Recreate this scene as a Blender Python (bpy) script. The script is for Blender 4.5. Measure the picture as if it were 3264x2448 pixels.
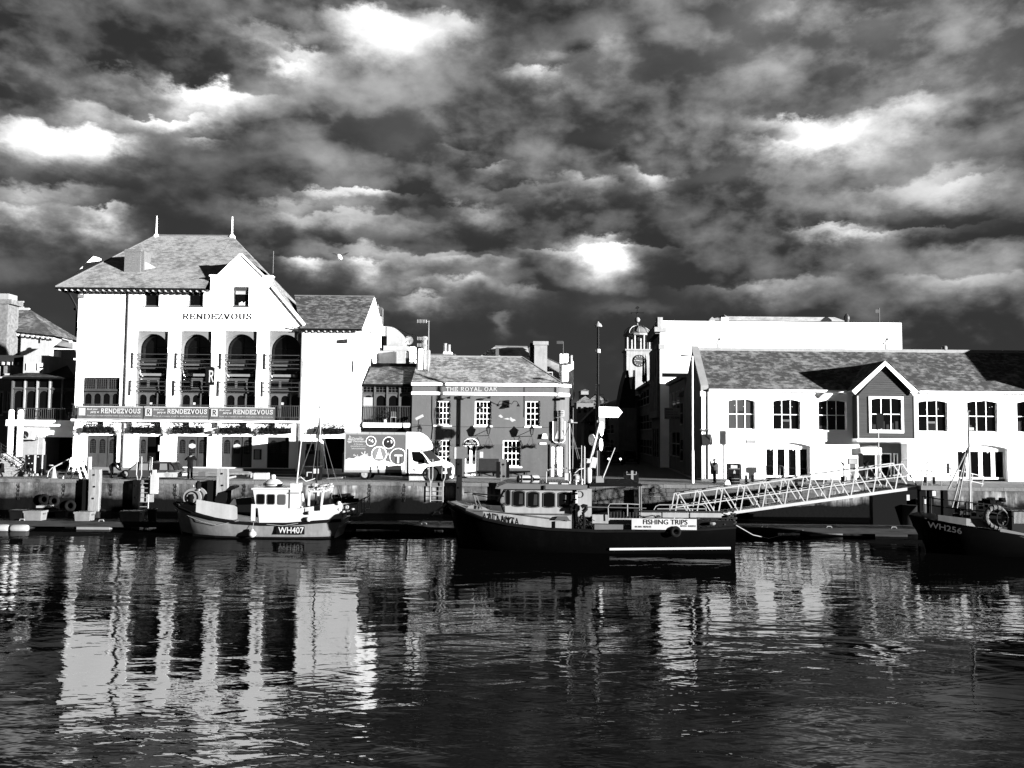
import bpy, math, random
from mathutils import Vector, Matrix
RAD = math.radians
SC = bpy.context.scene
for o in list(bpy.data.objects): bpy.data.objects.remove(o)
COL = SC.collection
random.seed(7)

# ------------------------------------------------------------------ camera
F, CX, CY = 2716.0, 1632.0, 1224.0           # focal length and centre in photo pixels (3264 x 2448)
EYE, PITCH, ROLL = 3.2, RAD(3.35), 0.009      # eye height over the quay, tilt up, roll
WATER = -2.0
EXPO = 2.8
ALB = 0.50                                    # greys are set for a lower exposure; keep their tone
cam_d = bpy.data.cameras.new('camera'); cam = bpy.data.objects.new('camera', cam_d); COL.objects.link(cam)
cam_d.sensor_width = 36; cam_d.lens = 36 * F / 3264; cam_d.clip_start = 0.1; cam_d.clip_end = 6000
CAMR = Matrix.Rotation(math.pi/2 + PITCH, 3, 'X') @ Matrix.Rotation(ROLL, 3, 'Z')
cam.matrix_world = Matrix.Translation((0, 0, EYE)) @ CAMR.to_4x4()
SC.camera = cam
SC.render.resolution_x, SC.render.resolution_y = 1024, 768

# ------------------------------------------------------------------ sun and sky
SUN_AZ, SUN_EL = RAD(60), RAD(6.5)            # sun to the right behind the camera, low
sdir = Vector((math.sin(SUN_AZ)*math.cos(SUN_EL), -math.cos(SUN_AZ)*math.cos(SUN_EL), math.sin(SUN_EL)))
sl = bpy.data.lights.new('sun', 'SUN'); sl.energy = 5.0; sl.angle = RAD(0.5); sl.color = (1, 1, 1)
so = bpy.data.objects.new('sun', sl); COL.objects.link(so)
so.rotation_euler = (-sdir).to_track_quat('-Z', 'Y').to_euler()
so.location = sdir * 300
SC.view_settings.view_transform = 'Standard'; SC.view_settings.look = 'None'
SC.view_settings.exposure = EXPO; SC.view_settings.gamma = 1.0; SC.view_settings.use_curve_mapping = False
SC.cycles.max_bounces = 6; SC.cycles.transparent_max_bounces = 8; SC.cycles.caustics_reflective = False
SC.cycles.caustics_refractive = False

class NT:
    """small helper to write node trees as expressions"""
    def __init__(s, tree): s.t = tree; s.n = tree.nodes; s.l = tree.links
    def add(s, typ, **k):
        n = s.n.new(typ)
        for a, b in k.items(): setattr(n, a, b)
        return n
    def put(s, sock, v):
        if hasattr(v, 'links'): s.l.new(v, sock)
        else: sock.default_value = v
    def m(s, op, a, b=0.0, c=0.0, clamp=False):
        n = s.add('ShaderNodeMath', operation=op, use_clamp=clamp)
        for i, v in enumerate((a, b, c)): s.put(n.inputs[i], v)
        return n.outputs[0]
    def vm(s, op, a, b=(0, 0, 0), out=0):
        n = s.add('ShaderNodeVectorMath', operation=op); s.put(n.inputs[0], a); s.put(n.inputs[1], b)
        return n.outputs[out]
    def comb(s, x, y, z=0.0):
        n = s.add('ShaderNodeCombineXYZ')
        for i, v in enumerate((x, y, z)): s.put(n.inputs[i], v)
        return n.outputs[0]
    def sep(s, v):
        n = s.add('ShaderNodeSeparateXYZ'); s.put(n.inputs[0], v); return n.outputs
    def noise(s, vec, scale, detail=4.0, rough=0.55, dist=0.0, col=False):
        n = s.add('ShaderNodeTexNoise'); s.put(n.inputs['Vector'], vec)
        n.inputs['Scale'].default_value = scale; n.inputs['Detail'].default_value = detail
        n.inputs['Roughness'].default_value = rough; n.inputs['Distortion'].default_value = dist
        return n.outputs['Color' if col else 'Fac']
    def rng(s, v, a, b, c, d, clamp=True, smooth=False):
        n = s.add('ShaderNodeMapRange', clamp=clamp)
        if smooth: n.interpolation_type = 'SMOOTHSTEP'
        s.put(n.inputs[0], v)
        for i, q in enumerate((a, b, c, d)): s.put(n.inputs[i+1], q)
        return n.outputs[0]
    def grey(s, v):
        n = s.add('ShaderNodeCombineColor')
        for i in range(3): s.put(n.inputs[i], v)
        return n.outputs[0]

world = bpy.data.worlds.new('World'); SC.world = world; world.use_nodes = True
w = NT(world.node_tree); w.n.clear()
D = w.add('ShaderNodeTexCoord').outputs['Generated']
dx, dy, dz = w.sep(D)
dzc = w.m('MAXIMUM', dz, 0.0)
az = w.m('ARCTAN2', dx, dy)
el = w.m('ARCSINE', w.m('ABSOLUTE', dz))
# warped sky coordinates for the brighter and darker cloud masses
wob = w.vm('SUBTRACT', w.noise(w.vm('MULTIPLY', w.comb(az, el), (1.0, 1.8, 1.0)), 7.0, 7.0, 0.62, col=True), (0.5, 0.5, 0.5))
wob2 = w.vm('SUBTRACT', w.noise(w.comb(az, w.m('MULTIPLY', el, 1.4)), 26.0, 6.0, 0.6, col=True), (0.5, 0.5, 0.5))
Q = w.vm('ADD', w.vm('ADD', w.comb(az, el), w.vm('MULTIPLY', wob, (0.10, 0.075, 0.0))), w.vm('MULTIPLY', wob2, (0.03, 0.028, 0.0)))
QY_ = w.sep(Q)[1]
def sky_at(px, py):
    v = CAMR @ Vector(((px-CX)/F, -(py-CY)/F, -1)); v.normalize()
    return math.atan2(v.x, v.y), math.asin(v.z)
# (x, y, half width, half height, strength) of cloud masses, in pixels of a 2212 wide picture
BRIGHT = [(75,285,60,34,.85),(110,310,50,24,.6),(205,300,50,34,.95),(185,235,50,28,.5),(60,425,85,30,.85),(215,475,42,16,.7),(20,455,60,20,.5),(40,370,30,60,.2),
 (430,200,58,30,1.1),(505,205,55,20,.65),(350,248,55,13,.8),(70,165,60,22,.15),(270,180,75,20,.3),(230,302,30,12,.5),(440,305,26,9,.35),
 (570,90,60,32,.45),(640,118,46,22,.6),(620,135,30,14,.4),(800,52,90,34,.8),(870,75,70,32,.5),(960,40,55,32,.6),(920,130,150,110,.11),(740,210,160,90,.07),(880,260,90,80,.05),
 (1150,160,50,20,.6),(1250,150,110,40,.24),(1330,130,40,40,.15),(990,335,30,14,.25),(1060,380,34,12,.4),(860,300,50,20,.10),
 (1640,60,190,110,.20),(1680,10,60,24,.35),(2080,90,170,90,.20),(1880,60,50,40,.22),(2180,170,80,40,.12),(1600,120,60,60,.1),
 (1725,265,60,30,.8),(1790,285,70,22,.55),(1900,262,110,32,.36),(1995,228,60,32,.40),(1660,300,34,18,.35),(1800,310,200,40,.10),
 (1408,386,46,19,.7),(1250,405,60,19,.5),(1140,420,80,16,.33),(1580,375,70,24,.2),(1450,290,140,34,.13),(1150,320,60,60,.08),
 (1305,545,52,36,1.25),(1290,510,34,22,.8),(1340,560,40,24,.5),(1375,525,60,13,.5),(1200,540,60,9,.33),
 (665,572,44,16,.85),(790,545,70,24,.35),(805,568,32,18,.65),(790,412,62,9,.7),(700,412,40,9,.4),(650,445,90,26,.30),(740,462,120,16,.33),(930,555,80,16,.38),(900,600,80,16,.2),
 (1985,405,120,30,.30),(2100,400,55,16,.36),(1870,430,150,30,.16),(1770,497,40,14,.55),(1830,505,44,16,.55),(1930,505,100,10,.36),
 (975,625,65,20,.5),(905,655,40,18,.5),(1030,570,70,12,.3),(1090,690,14,22,.35),(1130,640,40,20,.25),(1020,450,70,16,.3),(2110,560,100,30,.26),(2080,620,90,18,.3),(1700,610,80,16,.25),(1580,620,80,14,.25),(1350,660,70,14,.2)]
DARK = [(290,410,130,55,.06),(470,390,170,70,.055),(1010,160,100,120,.06),(1150,60,160,55,.07),(1920,30,60,30,.12),(1770,205,150,45,.07),(2090,215,110,50,.075),
 (120,690,280,130,.11),(330,110,190,90,.055),(560,330,130,60,.05),(880,520,190,40,.065),(1250,770,340,70,.11),(1450,450,110,30,.08),(1500,600,120,50,.05),(1450,80,180,50,.05),(2160,500,130,34,.06),(2150,370,60,34,.07),(1000,780,170,50,.10),(960,700,100,30,.05),(1520,180,60,30,.04),(1400,230,160,40,.035),(700,620,100,24,.04),(1150,500,90,24,.05),(400,480,120,20,.06),(1180,240,120,34,.03)]
def blob(acc, b, sign):
    x, y, rx, ry, s = b; k = 3264/2212; rim = sign > 0 and s > .21 and ry < 60
    a0, e0 = sky_at(x*k, (y-(.55*ry if rim else 0))*k)
    v = w.vm('MULTIPLY', w.vm('SUBTRACT', Q, (a0, e0, 0)), (F/(rx*k)*.85, F/(ry*(1.5 if rim else 1)*k)*.88, 0))
    g = w.m('POWER', 0.3679, w.vm('DOT_PRODUCT', v, v, out=1))
    if rim: g = w.m('MULTIPLY', w.rng(QY_, e0, e0+.45*ry*k/F, s, 0.0), g); return w.m('ADD', acc, g)     # lit tops end in a crisp upper edge
    return w.m('MULTIPLY_ADD', g, sign*s, acc)
acc = 0.0
for b in BRIGHT: acc = blob(acc, b, 1)
dk = 0.0
for b in DARK: dk = blob(dk, b, 1)
S3 = w.vm('MULTIPLY', D, (1.0, 1.0, 1.7))
def field(off):
    """soft masses with rounded, creased heaps on them"""
    v = w.vm('ADD', S3, off); t_ = w.m('MULTIPLY', w.noise(v, 2.1, 8.0, 0.52, 0.1), 0.80)
    for sc, am in ((6.5, 0.17), (15.0, 0.07), (34.0, 0.03)):
        t_ = w.m('MULTIPLY_ADD', w.m('ABSOLUTE', w.m('SUBTRACT', w.noise(w.vm('ADD', v, (sc, 2.0, 1.0)), sc, 1.0, 0.5, 0.4), 0.5)), am*2, t_)
    return t_
fld = field((0, 0, 0)); fup = field((0.018, 0.0, 0.065))       # the same clouds sampled a little higher and sunward
f2 = w.noise(w.vm('ADD', S3, (2.2, 5.1, 0.7)), 6.5, 10.0, 0.62, 0.0); f2u = w.noise(w.vm('ADD', S3, (2.208, 5.1, 0.722)), 6.5, 10.0, 0.62, 0.0)
relief = w.m('ADD', w.m('SUBTRACT', fld, fup), w.m('MULTIPLY', w.m('SUBTRACT', f2, f2u), 0.33))   # lit tops, dark bellies
fine = w.noise(w.vm('ADD', S3, (3.1, 1.7, 0.4)), 15.0, 8.0, 0.58, 0.3)
big = w.noise(w.vm('ADD', S3, (5.5, 0.3, 1.1)), 1.7, 3.0, 0.5)
body = w.m('ADD', 0.084, w.m('MULTIPLY', relief, 1.75))
body = w.m('ADD', body, w.m('MULTIPLY', w.m('SUBTRACT', fld, 0.45), 0.40))
body = w.m('ADD', body, w.m('MULTIPLY', w.m('SUBTRACT', big, 0.5), 0.10))
body = w.m('MULTIPLY', body, w.rng(fine, 0.3, 0.7, 0.92, 1.08))
body = w.m('MULTIPLY', body, w.m('SUBTRACT', 1.0, w.m('MINIMUM', w.m('MULTIPLY', dk, 6.5), 0.70)))
body = w.m('MULTIPLY', body, w.rng(el, 0.04, 0.28, 0.44, 1.0, smooth=True))
body = w.m('SMOOTH_MAX', body, 0.024, 0.03)
edge = w.m('ADD', w.m('ADD', w.m('MULTIPLY', f2, 0.45), w.m('MULTIPLY', fld, 0.75)), w.m('ADD', w.m('MULTIPLY', acc, 0.16), w.m('MULTIPLY', relief, 0.9)))
hi = w.m('MULTIPLY', acc, w.rng(edge, 0.50, 0.76, 0.38, 1.10, smooth=True))
val = w.m('MAXIMUM', w.m('ADD', body, hi), 0.02)
nish = w.add('ShaderNodeTexSky', sky_type='NISHITA', sun_disc=False, sun_elevation=SUN_EL, sun_rotation=math.pi - SUN_AZ, air_density=1.0, dust_density=1.0, altitude=0.0)
bw = w.add('ShaderNodeRGBToBW'); w.l.new(nish.outputs[0], bw.inputs[0])
# the clear air between clouds takes its brightness from the sky model
clear = w.m('MINIMUM', w.m('MULTIPLY', bw.outputs[0], 0.014), 0.3)
tot = w.m('ADD', w.m('MULTIPLY', val, 20.0/ (2**EXPO)), clear)
bg = w.add('ShaderNodeBackground'); bg.inputs['Strength'].default_value = 0.05
w.l.new(w.grey(tot), bg.inputs['Color'])
w.l.new(bg.outputs[0], w.add('ShaderNodeOutputWorld').inputs['Surface'])
world.cycles.sampling_method = 'MANUAL'; world.cycles.sample_map_resolution = 512

# ------------------------------------------------------------------ picture to place
def ray(px, py): return CAMR @ Vector(((px-CX)/F, -(py-CY)/F, -1))
def at(px, py, Y):
    d = ray(px, py); t = Y/d.y
    return Vector((d.x*t, Y, EYE + d.z*t))
def rect(a, b, c, d, Y):
    """pixel box left, top, right, bottom -> x0, x1, z0, z1 on the plane y = Y"""
    my, mx = (b+d)/2, (a+c)/2
    return at(a, my, Y).x, at(c, my, Y).x, at(mx, d, Y).z, at(mx, b, Y).z
def xz(px, py, Y): p = at(px, py, Y); return p.x, p.z

# ------------------------------------------------------------------ materials
MATS = {}
def mat(name, v, rough=0.75, var=0.0, sc=2.0, bump=0.0, spec=0.2, metal=0.0, stretch=(1, 1, 1), streak=0.0, island=0.0, speck=0.0):
    """grey paint / stone / metal with procedural mottling"""
    if name in MATS: return MATS[name]
    if v < .03 and not metal: spec = min(spec, .03)
    if v < .45 and not metal: v *= ALB; speck *= ALB
    m = bpy.data.materials.new(name); m.use_nodes = True; MATS[name] = m
    t = NT(m.node_tree); b = t.n['Principled BSDF']
    b.inputs['Roughness'].default_value = rough; b.inputs['Metallic'].default_value = metal
    b.inputs['Specular IOR Level'].default_value = spec
    if not var and not island and not streak and not speck:
        b.inputs['Base Color'].default_value = (v, v, v, 1); 
        if not bump: return m
    co = t.add('ShaderNodeNewGeometry').outputs['Position']
    vec = t.vm('MULTIPLY', co, stretch)
    val = v
    if var:
        n1 = t.noise(vec, sc, 6, 0.6, 0.2); n2 = t.noise(vec, sc*6.3, 4, 0.6)
        f = t.m('ADD', t.rng(n1, 0.3, 0.7, 1-var, 1+var), t.rng(n2, 0.3, 0.7, -var*.5, var*.5))
        val = t.m('MULTIPLY', f, val)
    if streak:   # vertical weather streaks
        n3 = t.noise(t.vm('MULTIPLY', co, (3.2, 3.2, 0.22)), 1.0, 5, 0.65)
        val = t.m('MULTIPLY', val, t.rng(n3, 0.35, 0.62, 1.0, 1-streak))
    if speck:
        n4 = t.noise(vec, sc*2.2, 5, 0.7)
        val = t.m('ADD', val, t.rng(n4, 0.56, 0.66, 0.0, speck))
    if island:
        r = t.add('ShaderNodeNewGeometry').outputs['Random Per Island']
        val = t.m('MULTIPLY', val, t.rng(r, 0, 1, 1-island, 1+island))
    t.l.new(t.grey(t.m('MAXIMUM', val, 0.0004)), b.inputs['Base Color'])
    if bump:
        bp = t.add('ShaderNodeBump'); bp.inputs['Strength'].default_value = 1.0; bp.inputs['Distance'].default_value = bump
        t.l.new(t.noise(vec, sc*5, 5, 0.6), bp.inputs['Height']); t.l.new(bp.outputs[0], b.inputs['Normal'])
    return m
WHITE = mat('white_render', 0.80, 0.85, var=0.05, sc=0.8, bump=0.006)
WHITEB = mat('white_paint', 0.78, 0.5, var=0.03, sc=1.5)
OFFW = mat('off_white_paint', 0.38, 0.6, var=0.10, sc=1.6, streak=0.15)
PUB = mat('pub_render', 0.098, 0.85, var=0.08, sc=0.5, bump=0.004, streak=0.10)
PUBD = mat('pub_render_dark', 0.082, 0.85, var=0.13, sc=0.8, bump=0.005, streak=0.1)
GREY1 = mat('dark_grey_paint', 0.022, 0.6, var=0.15, sc=3)
GREY2 = mat('joinery_grey', 0.042, 0.6, var=0.16, sc=3, streak=0.12)
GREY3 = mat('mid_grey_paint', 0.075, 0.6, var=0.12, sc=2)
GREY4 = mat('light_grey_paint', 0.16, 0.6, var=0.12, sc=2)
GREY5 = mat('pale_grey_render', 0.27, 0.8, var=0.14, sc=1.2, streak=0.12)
BLACK = mat('black_paint', 0.006, 0.45, var=0.2, sc=3, spec=0.2)
BLACKM = mat('black_matt', 0.004, 0.9, spec=0.1)
VOID = mat('dark_interior', 0.004, 1.0, spec=0.0)
CLOTH = mat('dark_cloth', 0.006, 0.95, var=0.3, sc=9, bump=0.01, spec=0.05)
CLOTH2 = mat('grey_cloth', 0.055, 0.95, var=0.25, sc=9, bump=0.01, spec=0.05)
SKIN = mat('skin', 0.16, 0.6)
METAL = mat('galvanised_metal', 0.22, 0.45, var=0.2, sc=4, spec=0.5)
ALU = mat('painted_aluminium', 0.30, 0.45, var=0.12, sc=3, spec=0.5)
DMETAL = mat('dark_metal', 0.012, 0.5, var=0.2, sc=4)
RUBBER = mat('tyre_rubber', 0.008, 0.9, spec=0.1, var=0.2, sc=5)
TIMBER = mat('weathered_timber', 0.10, 0.9, var=0.35, sc=2.0, stretch=(4, 4, .35), bump=0.02)
TIMBERL = mat('pale_timber', 0.19, 0.9, var=0.35, sc=1.4, stretch=(4, 4, .35), bump=0.02)
DTIMBER = mat('wet_dark_timber', 0.010, 0.8, var=0.4, sc=2.0, stretch=(4, 4, .4), bump=0.02)
DECKT = mat('deck_board', 0.018, 0.9, var=0.3, sc=2, stretch=(.4, 5, 1), island=.25)
CLAD = mat('cladding_board', 0.036, 0.8, var=0.4, sc=2.2, stretch=(.35, 1, 9), bump=0.008)
BRICK = mat('old_brick', 0.13, 0.9, var=0.3, sc=6, stretch=(1, 1, 3), bump=0.01)
BRICKL = mat('pale_brick', 0.24, 0.9, var=0.4, sc=6, stretch=(1, 1, 3), bump=0.01)
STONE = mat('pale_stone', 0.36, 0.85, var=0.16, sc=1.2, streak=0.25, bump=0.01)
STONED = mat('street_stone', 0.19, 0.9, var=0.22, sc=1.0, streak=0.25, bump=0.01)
STONEB = mat('quay_stone', 0.060, 0.9, var=0.28, sc=1.6, island=0.3, bump=0.02)
COPING = mat('coping_stone', 0.11, 0.9, var=0.25, sc=1.5, bump=0.02)
LEAF = mat('planter_leaf', 0.016, 0.8, var=0.5, sc=9, island=0.6)
LETG = mat('grey_letter', 0.020, 0.6)
BANNER = mat('banner_print', 0.075, 0.7, var=0.10, sc=1.2)
PAPER = mat('white_print', 0.40, 0.7)
ROPE = mat('pale_rope', 0.22, 0.95, var=0.2, sc=12)
ROPED = mat('dark_rope', 0.02, 0.95, var=0.3, sc=12)
ASPH = mat('street_asphalt', 0.03, 0.95, var=0.2, sc=0.8)
TARP = mat('grey_road', 0.16, 0.95, var=0.22, sc=0.5, bump=0.01)
CONC = mat('quay_concrete', 0.13, 0.95, var=0.22, sc=0.6, bump=0.01)
CURT = mat('net_curtain', 0.32, 0.95, var=0.12, sc=3, stretch=(6, 6, .4))
LEAD = mat('lead_sheet', 0.13, 0.6, var=0.2, sc=2)
CHROME = mat('steel', 0.5, 0.25, metal=1.0, spec=0.5)

def glass_mat(name, clear=True, tint=0.0015):
    m = bpy.data.materials.new(name); m.use_nodes = True; t = NT(m.node_tree); t.n.clear()
    out = t.add('ShaderNodeOutputMaterial')
    fr = t.add('ShaderNodeFresnel'); fr.inputs[0].default_value = 1.5
    g = t.add('ShaderNodeBsdfGlossy'); g.inputs['Roughness'].default_value = 0.03; g.inputs['Color'].default_value = (.9, .9, .9, 1)
    if clear:
        b = t.add('ShaderNodeBsdfTransparent'); b.inputs[0].default_value = (.86, .86, .86, 1)
    else:
        b = t.add('ShaderNodeBsdfDiffuse'); b.inputs[0].default_value = (tint, tint, tint, 1)
    mx = t.add('ShaderNodeMixShader'); t.l.new(fr.outputs[0], mx.inputs[0]); t.l.new(b.outputs[0], mx.inputs[1]); t.l.new(g.outputs[0], mx.inputs[2])
    t.l.new(mx.outputs[0], out.inputs['Surface'])
    return m
GLASS = glass_mat('clear_glass'); DGLASS = glass_mat('dark_glass', False); GGLASS = glass_mat('blind_glass', False, 0.028)
CARGL = glass_mat('pale_car_glass', False, 0.075)
LAMPON = bpy.data.materials.new('lit_lamp'); LAMPON.use_nodes = True
_b = LAMPON.node_tree.nodes['Principled BSDF']; _b.inputs['Emission Color'].default_value = (1, 1, 1, 1); _b.inputs['Emission Strength'].default_value = 0.8

def slate_mat(name, lo, hi, thr=0.5, sc=1.0):
    m = bpy.data.materials.new(name); m.use_nodes = True; t = NT(m.node_tree); b = t.n['Principled BSDF']
    b.inputs['Roughness'].default_value = 0.85; b.inputs['Specular IOR Level'].default_value = 0.2
    geo = t.add('ShaderNodeNewGeometry'); co = geo.outputs['Position']; r = geo.outputs['Random Per Island']
    n = t.noise(co, 0.75*sc, 5, 0.6, 0.3); n2 = t.noise(t.vm('MULTIPLY', co, (1, 1, 2)), 2.6*sc, 5, 0.65); n3 = t.noise(co, 14, 3, 0.6)
    k = t.m('ADD', t.m('MULTIPLY', n, 0.55), t.m('ADD', t.m('MULTIPLY', n2, 0.6), t.m('MULTIPLY', r, 0.10)))
    f = t.rng(k, thr+.08, thr+.26, 0, 1)
    v = t.m('ADD', t.m('MULTIPLY', f, (hi-lo)*ALB), lo*ALB)
    v = t.m('MULTIPLY', v, t.rng(r, 0, 1, 0.88, 1.12)); v = t.m('MULTIPLY', v, t.rng(n3, .3, .7, .85, 1.15))
    t.l.new(t.grey(v), b.inputs['Base Color'])
    return m
SLATE = slate_mat('lichen_slate', 0.042, 0.20, 0.5); SLATE_P = slate_mat('pub_slate', 0.10, 0.34, 0.46, 1.2); SLATE_R = slate_mat('pale_slate', 0.14, 0.30, 0.42, 0.6)

def quaywall_mat():
    m = bpy.data.materials.new('tidal_quay_wall'); m.use_nodes = True; t = NT(m.node_tree); b = t.n['Principled BSDF']
    b.inputs['Roughness'].default_value = 0.9; b.inputs['Specular IOR Level'].default_value = 0.02
    co = t.add('ShaderNodeNewGeometry').outputs['Position']; x, y, z = t.sep(co)
    n = t.noise(t.vm('MULTIPLY', co, (.5, .5, .9)), 1.0, 6, 0.62, .3); s = t.noise(t.vm('MULTIPLY', co, (2.5, 2.5, .25)), 1.0, 5, .65); n2 = t.noise(co, 5.0, 4, .6)
    big = t.noise(t.vm('MULTIPLY', co, (.25, .25, .6)), 1.0, 3, .5)
    v = t.m('MULTIPLY', t.rng(n, .3, .7, .035*ALB, .15*ALB), t.rng(s, .35, .65, .7, 1.25)); v = t.m('MULTIPLY', v, t.rng(n2, .3, .7, .8, 1.2))
    v = t.m('ADD', v, t.rng(t.m('MULTIPLY', big, s), .27, .36, 0, .10))
    # weed and wet stone below the tide line, with a ragged edge
    h = t.m('ADD', z, t.m('MULTIPLY', t.m('SUBTRACT', n, .5), 0.9))
    v = t.m('MULTIPLY', v, t.rng(h, -1.25, -0.75, 0.010, 1.0))
    t.l.new(t.grey(t.m('MAXIMUM', v, .002)), b.inputs['Base Color'])
    bp = t.add('ShaderNodeBump'); bp.inputs['Distance'].default_value = .03; t.l.new(n2, bp.inputs['Height']); t.l.new(bp.outputs[0], b.inputs['Normal'])
    return m
QWALL = quaywall_mat()

def water_mat():
    m = bpy.data.materials.new('harbour_water'); m.use_nodes = True; t = NT(m.node_tree); t.n.clear(); out = t.add('ShaderNodeOutputMaterial')
    df = t.add('ShaderNodeBsdfDiffuse'); df.inputs[0].default_value = (.0012, .0012, .0012, 1)
    gl = t.add('ShaderNodeBsdfGlossy'); gl.inputs['Roughness'].default_value = 0.012; gl.inputs[0].default_value = (1, 1, 1, 1)
    mx = t.add('ShaderNodeMixShader'); mx.inputs[0].default_value = 0.11; t.l.new(df.outputs[0], mx.inputs[1]); t.l.new(gl.outputs[0], mx.inputs[2]); t.l.new(mx.outputs[0], out.inputs['Surface'])
    co = t.add('ShaderNodeNewGeometry').outputs['Position']; x, y, z = t.sep(co)
    def ripple(ang, sx, sy, sc, det):
        c, s_ = math.cos(ang), math.sin(ang)
        u = t.m('ADD', t.m('MULTIPLY', x, c*sx), t.m('MULTIPLY', y, s_*sx)); v = t.m('ADD', t.m('MULTIPLY', x, -s_*sy), t.m('MULTIPLY', y, c*sy))
        return t.noise(t.comb(u, v), sc, det, .5, .6)
    a = ripple(RAD(13), .28, 1.0, 0.95, 3); c = ripple(RAD(-15), .36, 1.0, 1.6, 3); d = ripple(RAD(3), .5, 1.0, 4.2, 2)
    patch = t.rng(t.noise(t.vm('MULTIPLY', co, (.06, .11, 1)), 1.0, 4, .6, .6), .36, .62, .22, 1.3)
    h = t.m('ADD', t.m('MULTIPLY', a, 0.0245), t.m('ADD', t.m('MULTIPLY', c, 0.0150), t.m('MULTIPLY', d, 0.0032)))
    h = t.m('MULTIPLY', h, patch)
    bp = t.add('ShaderNodeBump'); bp.inputs['Strength'].default_value = 1.0; bp.inputs['Distance'].default_value = 1.0
    t.l.new(h, bp.inputs['Height']); t.l.new(bp.outputs[0], gl.inputs['Normal'])
    return m
WATERM = water_mat()

# ------------------------------------------------------------------ mesh building (everything in world coordinates)
WPOS = {}
def thing(name, label, cat, base, group=None):
    e = bpy.data.objects.new(name, None); COL.objects.link(e); e.empty_display_size = .3
    e.location = base; WPOS[e.name] = Vector(base)
    e['label'] = label; e['category'] = cat
    if group: e['group'] = group
    return e
def tag(o, label=None, cat=None, group=None, kind=None):
    for k, v in (('label', label), ('category', cat), ('group', group), ('kind', kind)):
        if v: o[k] = v
    return o
class B:
    def __init__(s, xf=None): s.v = []; s.f = []; s.xf = xf
    def add(s, vs, fs):
        n = len(s.v); s.v += [Vector(p) for p in vs]; s.f += [tuple(i+n for i in f) for f in fs]; return s
    def box(s, x0, x1, y0, y1, z0, z1):
        return s.add([(x0,y0,z0),(x1,y0,z0),(x1,y1,z0),(x0,y1,z0),(x0,y0,z1),(x1,y0,z1),(x1,y1,z1),(x0,y1,z1)],
                     [(0,3,2,1),(4,5,6,7),(0,1,5,4),(1,2,6,5),(2,3,7,6),(3,0,4,7)])
    def prism(s, pts, y0, y1):          # polygon of (x, z), anticlockwise seen from -y
        n = len(pts); vs = [(x, y0, z) for x, z in pts] + [(x, y1, z) for x, z in pts]
        return s.add(vs, [tuple(range(n)), tuple(range(2*n-1, n-1, -1))] + [(i, i+n, (i+1) % n + n, (i+1) % n) for i in range(n)])
    def prismx(s, pts, x0, x1):         # polygon of (y, z)
        n = len(pts); vs = [(x0, y, z) for y, z in pts] + [(x1, y, z) for y, z in pts]
        return s.add(vs, [tuple(range(n)), tuple(range(2*n-1, n-1, -1))] + [(i, i+n, (i+1) % n + n, (i+1) % n) for i in range(n)])
    def prismz(s, pts, z0, z1):
        n = len(pts); vs = [(x, y, z0) for x, y in pts] + [(x, y, z1) for x, y in pts]
        return s.add(vs, [tuple(range(n)), tuple(range(2*n-1, n-1, -1))] + [(i, i+n, (i+1) % n + n, (i+1) % n) for i in range(n)])
    def face(s, *p): return s.add(p, [tuple(range(len(p)))])
    def slab(s, pts, t):                # flat polygon given thickness along its normal
        p = [Vector(q) for q in pts]; n = (p[1]-p[0]).cross(p[2]-p[0]).normalized()*t; k = len(p)
        return s.add(p+[q-n for q in p], [tuple(range(k)), tuple(range(2*k-1, k-1, -1))] + [(i, i+k, (i+1) % k+k, (i+1) % k) for i in range(k)])
    def bar(s, p, q, a, b=None):        # square section bar
        b = b or a; p, q = Vector(p), Vector(q); d = (q-p).normalized()
        u = d.cross(Vector((0, 1, 0)));
        if u.length < .1: u = d.cross(Vector((0, 0, 1)))
        u.normalize(); w_ = d.cross(u)
        vs = [p+u*(i*a/2)+w_*(j*b/2) for i, j in ((-1,-1),(1,-1),(1,1),(-1,1))]; vs += [r+(q-p) for r in vs]
        return s.add(vs, [(0,3,2,1),(4,5,6,7),(0,1,5,4),(1,2,6,5),(2,3,7,6),(3,0,4,7)])
    def path(s, pts, r, n=6, closed=False, r2=None):
        pts = [Vector(p) for p in pts]; k = len(pts); rings = []
        for i, p in enumerate(pts):
            a = pts[i-1] if (i or closed) else p; c = pts[(i+1) % k] if (i < k-1 or closed) else p
            d = (c-a).normalized(); u = d.cross(Vector((.13, .97, .21))); u.normalize(); w_ = d.cross(u)
            rr = r if r2 is None else r+(r2-r)*i/(k-1)
            rings.append([p+u*(rr*math.cos(6.2832*j/n))+w_*(rr*math.sin(6.2832*j/n)) for j in range(n)])
        return s.loft(rings, cap=not closed, loop=closed)
    def tube(s, p, q, r, r2=None, n=8): return s.path([p, q], r, n, r2=r if r2 is None else r2)
    def loft(s, rings, cap=True, loop=False, open_=False):
        n = len(rings[0]); k = len(rings); vs = [p for r in rings for p in r]; fs = []
        for i in range(k if loop else k-1):
            i2 = (i+1) % k
            for j in range(n-1 if open_ else n): j2 = (j+1) % n; fs.append((i*n+j, i*n+j2, i2*n+j2, i2*n+j))
        if cap: fs += [tuple(range(n-1, -1, -1)), tuple(range((k-1)*n, k*n))]
        return s.add(vs, fs)
    def lathe(s, prof, c, n=14, axis='z'):
        rings = []
        for r, h in prof:
            ring = []
            for j in range(n):
                a = 6.2832*j/n; x, y = r*math.cos(a), r*math.sin(a)
                ring.append(Vector(c)+Vector({'z': (x, y, h), 'y': (x, h, y), 'x': (h, x, y)}[axis]))
            rings.append(ring)
        return s.loft(rings)
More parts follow.
